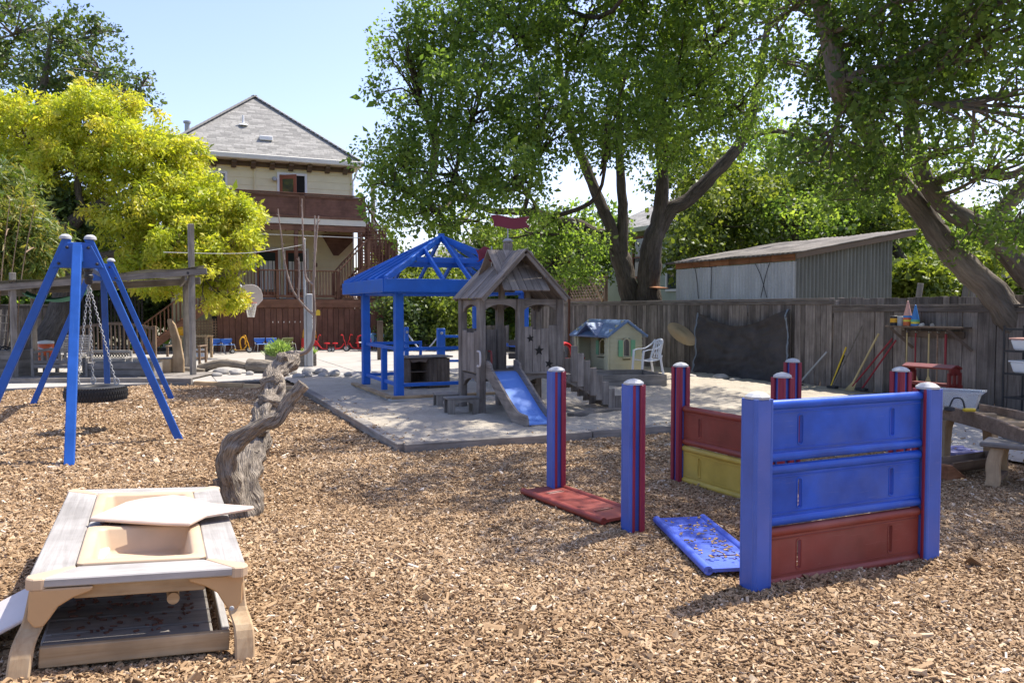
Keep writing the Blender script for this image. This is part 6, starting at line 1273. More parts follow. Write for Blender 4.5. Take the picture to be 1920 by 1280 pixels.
def gable_roof(parent, c0, c1, hw_, z0, z1, mat, th=0.05):
    """ridge from c0 to c1, eaves at half width hw_"""
    c0 = Vector(c0); c1 = Vector(c1); d = (c1 - c0).normalized(); s = Vector((-d.y, d.x, 0)); Zv = Vector((0, 0, 1)); g = MB()
    prof = [(-hw_, z0), (0, z1), (hw_, z0), (hw_ - 0.02, z0 - th), (0, z1 - th * 1.3), (-hw_ + 0.02, z0 - th)]
    g.loft([[c + s * a + Zv * z for a, z in prof] for c in (c0, c1)]); return g.build('roof', mat, parent, bev=0.008)
rf = gable_roof(P, (0.475, -0.1, 0), (0.475, 1.68, 0), 0.62, 0.93, 1.33, 'play_roof_blue')
g = MB(); pr = [(-0.5, 0.92), (0, 1.25), (0.5, 0.92), (0.46, 0.9), (0, 1.2), (-0.46, 0.9)]
g.loft([[Vector((x, 0.8 + a, z)) for a, z in pr] for x in (-0.18, 0.4)]); g.build('porch_gable', 'play_roof_blue', P)
for yy in (0.02, 1.53): plank('corner_post', (-0.03, yy, 0), (-0.03, yy, 0.95), 0.07, 0.07, 'play_beige', P, up=(0, 1, 0), bev=0.015)
# white garden chair
W = thing('garden_chair', 'white plastic garden chair facing left beside the playhouse', 'chair', (10.62, 16.1, 0.04), R(85))
g = MB(); g.grid(lambda u, v: (-0.22 + 0.44 * u, -0.22 + 0.42 * v, 0.4 - 0.03 * math.sin(math.pi * v) - 0.02 * v), 6, 6); g.build('seat', 'white_plastic', W, smooth=True, solid=0.02)
for sx in (-1, 1):
    g = MB(); g.tube(spline([(sx * 0.24, 0.25, 0), (sx * 0.235, 0.23, 0.4), (sx * 0.25, 0.21, 0.62)], 4), [0.032, 0.03, 0.03, 0.03, 0.03, 0.03, 0.03, 0.03, 0.028], 6); g.build('leg', 'white_plastic', W, smooth=True)
    g = MB(); g.tube(spline([(sx * 0.25, -0.32, 0), (sx * 0.235, -0.25, 0.38), (sx * 0.23, -0.27, 0.5)], 4), 0.03, 6); g.build('leg', 'white_plastic', W, smooth=True)
    g = MB(); sp_ = spline([(sx * 0.25, 0.23, 0.6), (sx * 0.265, 0.1, 0.64), (sx * 0.26, -0.1, 0.66), (sx * 0.24, -0.26, 0.76), (sx * 0.17, -0.31, 0.86)], 4)
    g.loft([[p + Vector((-0.03, 0, 0)), p + Vector((0.03, 0, 0)), p + Vector((0.03, 0, -0.02)), p + Vector((-0.03, 0, -0.02))] for p in sp_]); g.build('arm', 'white_plastic', W, smooth=True)
g = MB(); bp_ = lambda u, v: Vector(((-0.2 + 0.4 * u) * (1 - 0.15 * v), -0.22 - 0.1 * v - 0.05 * math.sin(math.pi * u), 0.4 + 0.46 * v - 0.06 * v * (2 * u - 1) ** 2))
for k in range(8): g.tube([bp_(max(0, min(1, -0.25 + k * 0.2 + s_ * 0.35)), s_) for s_ in np.linspace(0.05, 0.95, 7)], 0.012, 5); g.tube([bp_(max(0, min(1, 1.25 - k * 0.2 - s_ * 0.35)), s_) for s_ in np.linspace(0.05, 0.95, 7)], 0.012, 5)
g.build('back_lattice', 'white_plastic', W)
g = MB(); g.tube([bp_(0, s_) for s_ in np.linspace(0, 1, 6)] + [bp_(s_, 1) for s_ in np.linspace(0.15, 0.85, 6)] + [bp_(1, s_) for s_ in np.linspace(1, 0, 6)], 0.028, 7); g.build('back_frame', 'white_plastic', W, smooth=True)
# low timber box in the sand
t = thing('sand_box', 'low grey timber box in the sand before the playhouse', 'sand box', (8.9, 14.5, 0.03), R(-14))
for a, b in (((-0.75, -0.5), (0.8, -0.5)), ((-0.75, 0.9), (0.8, 0.9))): plank('side_board', (*a, 0.12), (*b, 0.12), 0.26, 0.045, 'weathered_wood', t, up=(0, -1, 0))
for x in (-0.77, 0.82): plank('side_board', (x, -0.52, 0.12), (x, 0.92, 0.12), 0.26, 0.045, 'weathered_wood', t, up=(1, 0, 0))
g = MB(); g.bx(-0.74, 0.79, -0.47, 0.87, 0, 0.12); g.build('sand_fill', 'sand', t)
# red toy seat half seen behind the ramp
t = thing('toy_armchair', 'red plastic toy seat between the ramp and playhouse', 'toy', (9.6, 17.9, 0.04), R(20))
g = MB(); g.grid(lambda u, v: (-0.25 + 0.5 * u, -0.2 + 0.4 * v, 0.3 + 0.05 * math.cos(u * 6)), 6, 4); g.build('cushion', 'trike_red', t, smooth=True, solid=0.03)
g = MB(); g.lathe([(0.22, 0), (0.25, 0.12), (0.2, 0.28)], (0, 0, 0), 14); g.build('base', 'trike_red', t, smooth=True)
g = MB(); g.tube(spline([(-0.25, 0.2, 0.3), (-0.2, 0.25, 0.6), (0, 0.27, 0.7), (0.2, 0.25, 0.6), (0.25, 0.2, 0.3)], 5), 0.05, 8); g.build('back', 'trike_red', t, smooth=True)
# ------------------------------------------------------------------ shade pergola behind the swing
t = thing('pergola', 'grey timber shade pergola behind the swing frame', 'pergola', (-1.0, 21.5, 0), world=True)
for x, y, h in ((0.78, 19.85, 3.56), (0.74, 22.7, 2.35), (-2.84, 20.6, 2.42), (-2.78, 23.3, 2.2)): plank('post', (x, y, 0.02), (x, y, h), 0.11, 0.11, 'weathered_wood', t, up=(0.4, -0.9, 0), bev=0.006)
plank('beam', (-3.9, 20.72, 2.01), (1.1, 19.7, 2.49), 0.05, 0.14, 'weathered_wood', t); plank('beam', (-3.8, 23.5, 2.02), (1.1, 22.6, 2.36), 0.05, 0.18, 'weathered_wood', t)
plank('cross_beam', (-2.9, 20.55, 2.0), (-2.82, 23.4, 2.03), 0.05, 0.2, 'weathered_wood', t); plank('cross_beam', (0.66, 19.8, 2.36), (0.62, 22.7, 2.28), 0.05, 0.18, 'weathered_wood', t)
for i in range(4): f = i / 3; plank('slat', (-3.6 + 4.5 * f, 20.6 - 0.9 * f, 2.1 + 0.44 * f), (-3.6 + 4.5 * f, 23.5 - 0.8 * f, 2.12 + 0.3 * f), 0.05, 0.035, 'weathered_wood', t)
g = MB(); g.grid(lambda u, v: (-3.85 + 4.9 * u, 20.62 - 0.98 * u + 2.9 * v, 2.14 + 0.46 * u - 0.12 * v * u - 0.09 * math.sin(math.pi * v) * (0.6 + 0.4 * math.sin(u * 9)) - 0.02 * math.sin(u * 23)), 40, 12); g.build('shade_sail', 'shade_cloth_grey', t, smooth=True, ang=180)
g = MB(); g.grid(lambda u, v: (-2.7 + 1.3 * u, 20.8 + 1.6 * v, 2.0 - 0.22 * math.sin(math.pi * u) ** 0.8 - 0.05 * math.sin(v * 9) + 0.12 * u), 16, 8); g.build('shade_cloth', 'green_cloth', t, smooth=True, ang=180)
for x in (0.7, 0.86): g = MB(); g.lathe([(0.03, 0), (0.03, 0.03)], (x, 19.78, 2.44), 8, Matrix.Rotation(R(90), 4, 'X')); g.build('bolt', 'steel_dark', t)
# ------------------------------------------------------------------ things on and behind the low deck
DR = R(-23.7)
t = thing('garden_bench', 'weathered bench with arched slatted back seen from behind', 'bench', (-2.1, 20.75, 0.11), DR)
for s in (-1, 1): plank('post', (s * 0.48, 0, 0), (s * 0.48, 0, 0.62), 0.06, 0.05, 'weathered_wood', t, up=(0, -1, 0)); plank('leg', (s * 0.46, 0.42, 0), (s * 0.46, 0.42, 0.4), 0.06, 0.05, 'weathered_wood', t, up=(0, -1, 0)); plank('arm', (s * 0.47, 0, 0.45), (s * 0.47, 0.45, 0.42), 0.06, 0.03, 'weathered_wood', t)
g = MB(); n = 8; g.prism([(-0.46 + 0.92 * i / n, 0.56 + 0.08 * math.sin(math.pi * i / n)) for i in range(n + 1)] + [(0.46 - 0.92 * i / n, 0.5 + 0.08 * math.sin(math.pi * (1 - i / n))) for i in range(n + 1)], frame_plane((0, 0, 0), (1, 0, 0), (0, 0, 1)), 0.03); g.build('top_rail', 'weathered_wood', t)
plank('mid_rail', (-0.46, 0, 0.32), (0.46, 0, 0.32), 0.07, 0.03, 'weathered_wood', t, up=(0, -1, 0)); plank('low_rail', (-0.46, 0, 0.22), (0.46, 0, 0.22), 0.08, 0.03, 'weathered_wood', t, up=(0, -1, 0))
for i in range(7): plank('back_slat', (-0.39 + i * 0.13, -0.005, 0.35), (-0.39 + i * 0.13, -0.005, 0.54), 0.06, 0.018, 'weathered_wood', t, up=(0, -1, 0))
for i in range(4): plank('seat_slat', (-0.46, 0.06 + i * 0.11, 0.28), (0.46, 0.06 + i * 0.11, 0.28), 0.095, 0.02, 'weathered_wood', t)
t = thing('storage_crate', 'grey green boxy storage crate at the left edge', 'crate', (-3.15, 21.45, 0.1), DR)
for i in range(3): plank('side_board', (-0.45, -0.3, 0.1 + i * 0.185), (0.45, -0.3, 0.1 + i * 0.185), 0.18, 0.025, 'weathered_wood', t, up=(0, -1, 0)); plank('side_board', (0.46, -0.29, 0.1 + i * 0.185), (0.46, 0.3, 0.1 + i * 0.185), 0.18, 0.025, 'weathered_wood', t, up=(1, 0, 0))
g = MB(); g.bx(-0.44, 0.44, -0.28, 0.3, 0, 0.52); g.build('core', 'dark_gap', t); plank('lid', (-0.48, 0, 0.575), (0.5, 0, 0.575), 0.64, 0.03, 'weathered_wood', t)
for i in range(5):
    g = MB(); g.tube(spline([(-0.35 + 0.15 * i, -0.1, 0.6), (-0.3 + 0.17 * i, random.uniform(-0.1, 0.2), 0.68), (-0.2 + 0.14 * i, 0.15, 0.6)], 4), 0.015, 6); g.build('hose_coil', 'rubber', t, smooth=True)
t = thing('drink_cooler', 'orange drink cooler with white lid behind the bench', 'cooler', (-2.45, 22.6, 0.3))
g = MB(); g.lathe([(0.15, 0), (0.17, 0.03), (0.175, 0.46), (0.16, 0.48)], n=20); g.build('body', 'orange_plastic', t, smooth=True); g = MB(); g.lathe([(0.165, 0.47), (0.18, 0.48), (0.18, 0.53), (0.1, 0.55), (0.03, 0.56)], n=20); g.build('lid', 'white_plastic', t, smooth=True)
g = MB(); g.tube(spline([(-0.14, -0.13, 0.38), (0, -0.2, 0.34), (0.14, -0.13, 0.38)], 4), 0.018, 6); g.build('handle', 'white_plastic', t, smooth=True)
t = thing('side_stand', 'small grey wooden stand carrying the orange cooler', 'stand', (-2.45, 22.6, 0.05)); plank('top', (-0.28, 0, 0.225), (0.28, 0, 0.225), 0.5, 0.03, 'weathered_wood', t)
for sx in (-1, 1):
    for sy in (-1, 1): plank('leg', (sx * 0.23, sy * 0.2, 0), (sx * 0.23, sy * 0.2, 0.21), 0.05, 0.05, 'weathered_wood', t, up=(0, 1, 0))
t = thing('lounge_chair', 'pale grey slatted lounge chair behind the bench', 'chair', (-2.1, 25.2, 0.05), DR)
for i in range(8): plank('back_slat', (-0.35, 0.1 + i * 0.02, 0.36 + i * 0.065), (0.35, 0.1 + i * 0.02, 0.36 + i * 0.065), 0.05, 0.018, 'table_top_wood', t, up=(0, -1, 0.2))
for s in (-1, 1): plank('frame', (s * 0.37, 0.05, 0.05), (s * 0.37, 0.27, 0.9), 0.05, 0.04, 'table_top_wood', t, up=(0, -1, 0)); plank('leg', (s * 0.36, -0.5, 0), (s * 0.36, -0.5, 0.36), 0.05, 0.05, 'table_top_wood', t, up=(0, -1, 0))
for i in range(6): plank('seat_slat', (-0.36, -0.5 + i * 0.1, 0.34), (0.36, -0.5 + i * 0.1, 0.34), 0.08, 0.02, 'table_top_wood', t)
t = thing('arched_rail', 'arched wooden bridge railing with upright slats behind the tyre', 'railing', (-1.17, 28.9, 0.05), DR)
g = MB(); n = 12; top = [(-1.25 + 2.5 * i / n, 0.98 + 0.16 * math.sin(math.pi * i / n)) for i in range(n + 1)]
g.prism(top + [(x, z - 0.09) for x, z in top[::-1]], frame_plane((0, 0, 0), (1, 0, 0), (0, 0, 1)), 0.06); g.build('hand_rail', 'lattice_wood', t)
for s in (-1, 1): plank('post', (s * 1.25, 0, 0), (s * 1.25, 0, 1.02), 0.1, 0.1, 'lattice_wood', t, up=(0, -1, 0))
for i in range(17): x = -1.12 + i * 0.14; plank('slat', (x, -0.03, 0.15), (x, -0.03, 0.94 + 0.16 * math.sin(math.pi * (x + 1.25) / 2.5) - 0.04), 0.05, 0.02, 'lattice_wood', t, up=(0, -1, 0))
plank('low_rail', (-1.2, 0, 0.16), (1.2, 0, 0.16), 0.08, 0.04, 'lattice_wood', t, up=(0, -1, 0))
t = thing('carved_bench', 'small pale bench with carved scroll back behind the slat planter', 'bench', (-1.06, 23.1, 0.05), DR)
for s in (-1, 1): plank('post', (s * 0.52, 0, 0), (s * 0.52, 0, 0.5), 0.06, 0.05, 'table_top_wood', t, up=(0, -1, 0)); plank('arm', (s * 0.52, 0, 0.34), (s * 0.52, -0.38, 0.32), 0.06, 0.03, 'table_top_wood', t); plank('leg', (s * 0.52, -0.36, 0), (s * 0.52, -0.36, 0.31), 0.05, 0.05, 'table_top_wood', t, up=(0, -1, 0))
plank('top_rail', (-0.5, 0, 0.48), (0.5, 0, 0.48), 0.07, 0.04, 'table_top_wood', t, up=(0, -1, 0)); plank('low_rail', (-0.5, 0, 0.26), (0.5, 0, 0.26), 0.06, 0.04, 'table_top_wood', t, up=(0, -1, 0))
g = MB()
for i in range(12): c = Vector((-0.42 + i * 0.076, 0, 0.365)); g.tube([c + Vector((0.045 * math.cos(a) * (1 - a / 14), 0, 0.05 * math.sin(a) * (1 - a / 14))) for a in np.linspace(0, 8, 14)], 0.01, 5)
g.build('scroll_work', 'steel_dark', t)['kind'] = 'stuff'
for i in range(4): plank('seat_slat', (-0.5, -0.06 - i * 0.09, 0.2), (0.5, -0.06 - i * 0.09, 0.2), 0.08, 0.02, 'table_top_wood', t)
t = thing('slat_planter', 'low two-board wooden planter at the deck edge', 'planter', (-0.7, 20.15, 0.11), DR)
for zz in (0.08, 0.235): plank('front_board', (-0.76, -0.12, zz), (0.76, -0.12, zz), 0.14, 0.03, 'weathered_wood', t, up=(0, -1, 0)); plank('back_board', (-0.76, 0.35, zz), (0.76, 0.35, zz), 0.14, 0.03, 'weathered_wood', t, up=(0, -1, 0))
for s in (-1, 1): plank('end_board', (s * 0.75, -0.1, 0.15), (s * 0.75, 0.33, 0.15), 0.28, 0.03, 'weathered_wood', t, up=(1, 0, 0)); plank('corner_post', (s * 0.72, -0.15, 0), (s * 0.72, -0.15, 0.34), 0.05, 0.03, 'weathered_wood', t, up=(0, -1, 0))
g = MB(); g.bx(-0.73, 0.73, -0.1, 0.33, 0.02, 0.22); g.build('soil', 'dry_earth', t)
t = thing('curved_seat', 'tall curved wooden backed seat standing on the deck', 'seat', (0.42, 20.85, 0.11), R(-18))
g = MB(); g.prism([(0.24, 0), (0.24, 0.3), (0.17, 0.75), (0.05, 1.15), (-0.05, 1.28), (-0.12, 1.27), (-0.11, 1.15), (-0.03, 0.8), (0.0, 0.42), (-0.03, 0.38), (-0.03, 0)], frame_plane((0, -0.06, 0), (1, 0, 0), (0, 0, 1)), 0.1); g.build('back_plank', 'tan_wood_z', t, bev=0.012)
g = MB(); g.prism([(-0.03, 0.0), (-0.03, 0.33), (-0.26, 0.33), (-0.28, 0.28), (-0.24, 0.2), (-0.24, 0.1), (-0.3, 0.0)], frame_plane((0, 0.1, 0), (1, 0, 0), (0, 0, 1)), 0.36); g.build('seat_block', 'tan_wood_z', t, bev=0.01); plank('seat_board', (-0.32, -0.08, 0.35), (-0.02, -0.08, 0.35), 0.4, 0.03, 'table_top_wood', t)
t = thing('child_armchair', 'open framed brown child armchair beside the pergola post', 'chair', (0.75, 23.1, 0.05), DR)
for x in (-0.42, 0.42):
    for y in (-0.2, 0.25): plank('leg', (x, y, 0), (x, y, 0.58), 0.055, 0.05, 'lattice_wood', t, up=(0, -1, 0))
    plank('arm', (x, -0.25, 0.59), (x, 0.28, 0.59), 0.08, 0.03, 'lattice_wood', t)
for zz in (0.25, 0.42): plank('rail', (-0.4, 0.25, zz), (0.4, 0.25, zz), 0.06, 0.03, 'lattice_wood', t, up=(0, -1, 0))
for i in range(4): plank('seat_slat', (-0.4, -0.16 + i * 0.11, 0.27), (0.4, -0.16 + i * 0.11, 0.27), 0.09, 0.02, 'lattice_wood', t)
t = thing('work_table', 'tan wooden table below the left stair', 'table', (1.1, 27.6, 0.05), DR)
plank('top', (-0.55, 0, 0.7), (0.55, 0, 0.7), 0.55, 0.04, 'tan_wood', t)
for sx in (-1, 1):
    for sy in (-1, 1): plank('leg', (sx * 0.5, sy * 0.22, 0), (sx * 0.5, sy * 0.22, 0.68), 0.07, 0.07, 'tan_wood', t, up=(0, 1, 0))
g = MB(); g.lathe([(0.12, 0), (0.15, 0.3), (0.16, 0.31)], n=16); o = g.build('bucket', 'white_plastic', None, smooth=True); o.location = (1.3, 27.2, 0.05); tag(o, 'white bucket under the tan table by the stair', 'bucket')
g = MB(); g.lathe([(0.1, 0), (0.17, 0.12), (0.17, 0.2), (0.1, 0.26), (0.02, 0.28)], n=14); o = g.build('toy_helmet', 'trike_yellow', None, smooth=True); o.location = (0.75, 27.6, 0.77); tag(o, 'yellow rounded toy on the tan table by the stair', 'toy')
t = thing('leaning_trellis', 'pale wooden fan trellis leaning at the far left', 'trellis', (-3.8, 24.6, 0), DR)
for i in range(5): plank('upright', (-0.15 + i * 0.08, 0.0, 0), (-0.35 + i * 0.17, 0.25, 1.6), 0.03, 0.02, 'weathered_wood', t, up=(0, -1, 0))
for i in range(7): w_ = 0.2 + 0.06 * i; plank('cross_bar', (-0.1 - w_ / 2, 0.03 + 0.034 * i - 0.02, 0.25 + 0.2 * i), (-0.0 + w_ / 2, 0.03 + 0.034 * i - 0.02, 0.25 + 0.2 * i), 0.03, 0.018, 'weathered_wood', t, up=(0, -1, 0))
# ------------------------------------------------------------------ logs, rocks and planter on the concrete
def log(p0, p1, r_, lab, bend=0.0):
    p0 = Vector(p0); p1 = Vector(p1); m_ = (p0 + p1) / 2 + Vector((0, 0, bend)); g = MB(); sp = spline([p0, m_, p1], 6); g.tube(sp, [r_ * (1.05 - 0.25 * i / 12) for i in range(len(sp))], 14, 0.2, r_ * 30); o = g.build('log', 'log_bark', None, smooth=True, ang=60); return tag(o, lab, 'log', 'logs on the concrete')
log((1.0, 21.6, 0.12), (2.05, 20.9, 0.2), 0.11, 'thin peeling grey log at left of the rocks', 0.12); log((2.1, 20.85, 0.21), (3.05, 20.2, 0.19), 0.17, 'thick sawn grey log behind the dead tree')
log((0.2, 22.0, 0.1), (1.1, 21.3, 0.09), 0.06, 'slim reddish branch lying left of the logs', 0.03)
def rock(x, y, s, lab, seed, mat='rock_grey', z0=0.0, flat=0.6):
    bm = bmesh.new(); bmesh.ops.create_icosphere(bm, subdivisions=3, radius=1); sx, sy = random.uniform(0.8, 1.3), random.uniform(0.7, 1.1)
    for v in bm.verts: f = 1 + 0.22 * mnoise.noise(v.co * 1.3 + Vector((seed, 0, 0))) + 0.07 * mnoise.noise(v.co * 4 + Vector((seed, 3, 0))); v.co = Vector((v.co.x * sx * f, v.co.y * sy * f, v.co.z * flat * f)) * s
    me = bpy.data.meshes.new('rock'); bm.to_mesh(me); bm.free(); me.materials.append(MATS[mat]); me.shade_smooth(); o = bpy.data.objects.new('rock', me); C.objects.link(o); o.location = (x, y, z0 + s * flat * 0.55); o.rotation_euler = (0, 0, seed); return tag(o, lab, 'rock', 'rocks by the logs')
rk = [(1.45, 20.6, 0.17, 'flat pale rock under the thin log'), (1.75, 20.35, 0.15, 'broad pale rock left of the thick log'), (1.3, 20.0, 0.1, 'small pale rock at the left end of the row'), (2.05, 20.1, 0.1, 'small rock before the sawn log end'), (2.45, 19.55, 0.14, 'flat yellowish rock in front of the thick log'), (2.75, 19.5, 0.13, 'round white rock left of the dead tree'), (2.95, 19.95, 0.2, 'big grey boulder right of the dead tree'), (3.35, 19.7, 0.18, 'smooth round boulder right of the dead tree'), (3.2, 19.0, 0.15, 'low rock in front of the boulders'), (3.65, 19.6, 0.16, 'dark topped boulder at the back of the pile'), (3.55, 18.8, 0.12, 'pale rock near the cut branch end'), (3.85, 19.0, 0.16, 'brown rock at the right of the pile'), (4.1, 18.7, 0.11, 'last small rock toward the gazebo'), (2.95, 18.6, 0.13, 'flat rock nearest the orange edging')]
for i, (x, y, s, lab) in enumerate(rk): rock(x, y, s, lab, i * 1.7, z0=0.05)
for i, (x, y, s, lab) in enumerate(((11.3, 15.3, 0.13, 'dark stump like rock left below the tarp'), (11.6, 14.6, 0.2, 'pale flat stone below the middle of the tarp'), (11.5, 14.0, 0.14, 'dark flat rock below the tarp, rightmost'), (11.85, 15.0, 0.14, 'dark rock close to the tarp hem'))): rock(x, y, s, lab, 20 + i, z0=0.03, flat=0.45)
t = thing('planter_box', 'low grey timber planter with feathery herbs behind the dead tree', 'planter', (3.4, 22.7, 0.05), R(-8))
for zz in (0.09, 0.25): plank('side_board', (-0.66, -0.25, zz), (0.66, -0.25, zz), 0.155, 0.035, 'weathered_wood', t, up=(0, -1, 0)); plank('side_board', (-0.66, 0.25, zz), (0.66, 0.25, zz), 0.155, 0.035, 'weathered_wood', t, up=(0, -1, 0))
for s in (-1, 1):
    for zz in (0.09, 0.25): plank('end_board', (s * 0.66, -0.23, zz), (s * 0.66, 0.23, zz), 0.155, 0.035, 'weathered_wood', t, up=(1, 0, 0))
g = MB(); g.bx(-0.63, 0.63, -0.22, 0.22, 0.02, 0.28); g.build('soil', 'dry_earth', t)
def herb(x, y, z, r_, h, lab, n=2600):
    t = thing('herb_plant', lab, 'plant', (x, y, z), world=True); a = rng.uniform(0, 6.28, n); rr = r_ * rng.random(n) ** 0.5; hh = h * rng.random(n) * (1.05 - 0.6 * rr / r_)
    Pn = np.stack([x + rr * np.cos(a), y + rr * np.sin(a), z + hh], 1); O = np.stack([np.cos(a) * 0.6, np.sin(a) * 0.6, np.full(n, 0.9)], 1)
    V = leaves(Pn, O * 1.6, 0.11, 0.09, -0.5, 0); me = mesh_np('foliage', V, n, 'herb_leaf', rng.random(n)); o = bpy.data.objects.new('foliage', me); attach(o, t, Matrix())
    g = MB()
    for k in range(10): an = k * 0.63; g.tube([(x, y, z), (x + r_ * 0.5 * math.cos(an), y + r_ * 0.5 * math.sin(an), z + h * 0.8)], [0.008, 0.004], 4)
    g.build('stems', 'lattice_wood', t)
herb(3.05, 22.65, 0.32, 0.3, 0.42, 'feathery pale green herb in the left of the planter'); herb(3.9, 22.65, 0.32, 0.13, 0.2, 'small herb tuft in the right end of the planter', 600)
t = thing('steel_post', 'grey square steel post with tall slim pole beside the planter', 'post', (3.83, 22.2, 0.05))
g = MB(); g.bx(-0.08, 0.08, -0.06, 0.06, 0, 1.98); g.build('square_post', 'galvanised', t, bev=0.02); g = MB(); g.tube([(-0.12, -0.02, 0), (-0.12, -0.02, 3.42)], 0.035, 10); g.lathe([(0.04, 0), (0.045, 0.03), (0.02, 0.05)], (-0.12, -0.02, 3.42), 10); g.build('slim_pole', 'galvanised', t, smooth=True)
g = MB(); g.tube(spline([(-0.12, -0.02, 3.3), (-1.6, 0.3, 3.05), (-3.6, 0.8, 3.05)], 5), 0.006, 4); g.build('clothes_line', 'net_white', t)
# ------------------------------------------------------------------ basketball hoop on the deck rim
t = thing('basketball_hoop', 'pale fan shaped basketball backboard with white net', 'basketball hoop', (3.08, 29.8, 0), world=True)
pts = [(-0.43, 1.92), (-0.43, 2.12), (-0.38, 2.28), (-0.28, 2.4), (-0.12, 2.47), (0.12, 2.47), (0.28, 2.4), (0.38, 2.28), (0.43, 2.12), (0.43, 1.92), (0.25, 1.72), (-0.25, 1.72)]
g = MB(); g.prism(pts, frame_plane((3.08, 29.83, 0), (1, 0, 0), (0, 0, 1)), 0.035); g.build('backboard', 'lid_grey', t, bev=0.008)
g = MB(); g.tube([(3.08 + 0.2 * math.cos(a), 29.57 + 0.2 * math.sin(a), 1.83) for a in np.linspace(0, 2 * math.pi, 20)], 0.012, 6); g.bar((3.08, 29.79, 1.83), (3.08, 29.75, 1.83), 0.16, 0.05); g.build('rim', 'hoop_red', t, smooth=True)
g = MB()
for k in range(12):
    for sg in (-1, 1): g.tube([(3.08 + (0.2 - 0.09 * u) * math.cos(k * 0.5236 + sg * u * 1.3), 29.57 + (0.2 - 0.09 * u) * math.sin(k * 0.5236 + sg * u * 1.3), 1.82 - 0.5 * u) for u in np.linspace(0, 1, 6)], 0.009, 4)
g.build('net', 'net_white', t)['kind'] = 'stuff'
for s in (-1, 1): plank('bracket_arm', (3.08 + s * 0.2, 29.83, 2.1), (3.08 + s * 0.2, 31.0, 2.5), 0.05, 0.05, 'galvanised', t); plank('bracket_arm', (3.08 + s * 0.2, 29.83, 1.85), (3.08 + s * 0.2, 30.98, 1.85), 0.05, 0.05, 'galvanised', t)
# ------------------------------------------------------------------ school chairs and tricycles along the skirt
def school_chair(mat, pale=False):
    t = thing('school_chair', '', 'chair', (0, 0, 0.05), group='small school chairs')
    if not pale:
        g = MB(); n = 8; g.prism([(-0.2, 0.5), (0.2, 0.5)] + [(0.2 * math.cos(math.pi * i / n), 0.44 - 0.13 * math.sin(math.pi * i / n)) for i in range(n + 1)], frame_plane((0, 0.2, 0), (1, 0, 0), (0, 0, 1)), 0.02); g.build('backrest', mat, t, bev=0.006)
        plank('seat', (-0.19, 0.02, 0.29), (0.19, 0.02, 0.29), 0.34, 0.02, mat, t, bev=0.006)
    else:
        g = MB(); g.grid(lambda u, v: (-0.17 + 0.34 * u + 0.03 * (u - 0.5) * (1 - v), 0.2 + 0.06 * v - 0.05 * math.sin(math.pi * u), 0.3 + 0.33 * v - 0.05 * v * (2 * u - 1) ** 2), 8, 6); g.build('backrest', mat, t, smooth=True, solid=0.02)
        g = MB(); g.grid(lambda u, v: (-0.19 + 0.38 * u, -0.17 + 0.38 * v, 0.3 - 0.02 * math.sin(math.pi * u)), 6, 4); g.build('seat', 'white_plastic', t, smooth=True, solid=0.02)
    for s in (-1, 1):
        g = MB(); g.tube(spline([(s * 0.2, -0.2, 0), (s * 0.17, -0.15, 0.27), (s * 0.16, 0.05, 0.275), (s * 0.16, 0.18, 0.33), (s * 0.15, 0.215, 0.45)], 4), 0.012, 6); g.build('leg', 'galvanised', t, smooth=True)
        g = MB(); g.tube([(s * 0.2, 0.24, 0), (s * 0.165, 0.12, 0.275)], 0.012, 6); g.build('leg', 'galvanised', t, smooth=True)
    return t
def place(protos, spots):
    for i, (x, y, rz, lab) in enumerate(spots):
        o = protos if i == 0 else copy_tree(protos); o.location = (x, y, 0.05); o.rotation_euler = (0, 0, rz); o['label'] = lab
place(school_chair('chair_blue'), [(1.99, 30.3, R(10), 'leftmost blue school chair beside the lattice'), (2.37, 30.3, R(14), 'blue school chair left of the yellow scooter'), (3.5, 30.35, R(12), 'blue school chair right of the yellow scooter'), (3.92, 30.35, R(12), 'blue school chair nearest the green chair')])
place(school_chair('chair_green'), [(4.5, 30.35, R(8), 'small olive green school chair behind the planter')])
place(school_chair('chair_pale_blue', True), [(7.45, 30.1, R(-10), 'pale blue chair left of the wooden post behind the gazebo'), (7.72, 30.3, R(10), 'pale blue chair in the middle behind the gazebo'), (8.08, 30.1, R(0), 'pale blue chair nearest the gazebo front post')])
plank_ = plank('wooden_post', (6.3, 24.2, 0.05), (6.3, 24.2, 1.25), 0.16, 0.12, 'bracket_brown_wood', None, up=(0, -1, 0)); tag(plank_, 'dark grey wooden post standing behind the gazebo rail', 'post')
def wheel(t, c, r_, w_=0.045, ax='y', mat='rubber'):
    Mr = Matrix.Rotation(R(90), 4, 'X') if ax == 'y' else Matrix.Rotation(R(90), 4, 'Y'); o = (0, w_ / 2, 0) if ax == 'y' else (-w_ / 2, 0, 0)
    g = MB(); g.lathe([(r_ * 0.62, 0), (r_ * 0.95, 0), (r_, w_ * 0.3), (r_, w_ * 0.7), (r_ * 0.95, w_), (r_ * 0.62, w_)], Vector(c) + Vector(o), 18, Mr); wl = g.build('wheel', mat, t, smooth=True); g = MB(); g.lathe([(0.01, -0.004), (r_ * 0.64, 0), (r_ * 0.64, w_), (0.01, w_ + 0.004)], Vector(c) + Vector(o), 14, Mr); g.build('hub', 'galvanised', wl, smooth=True)
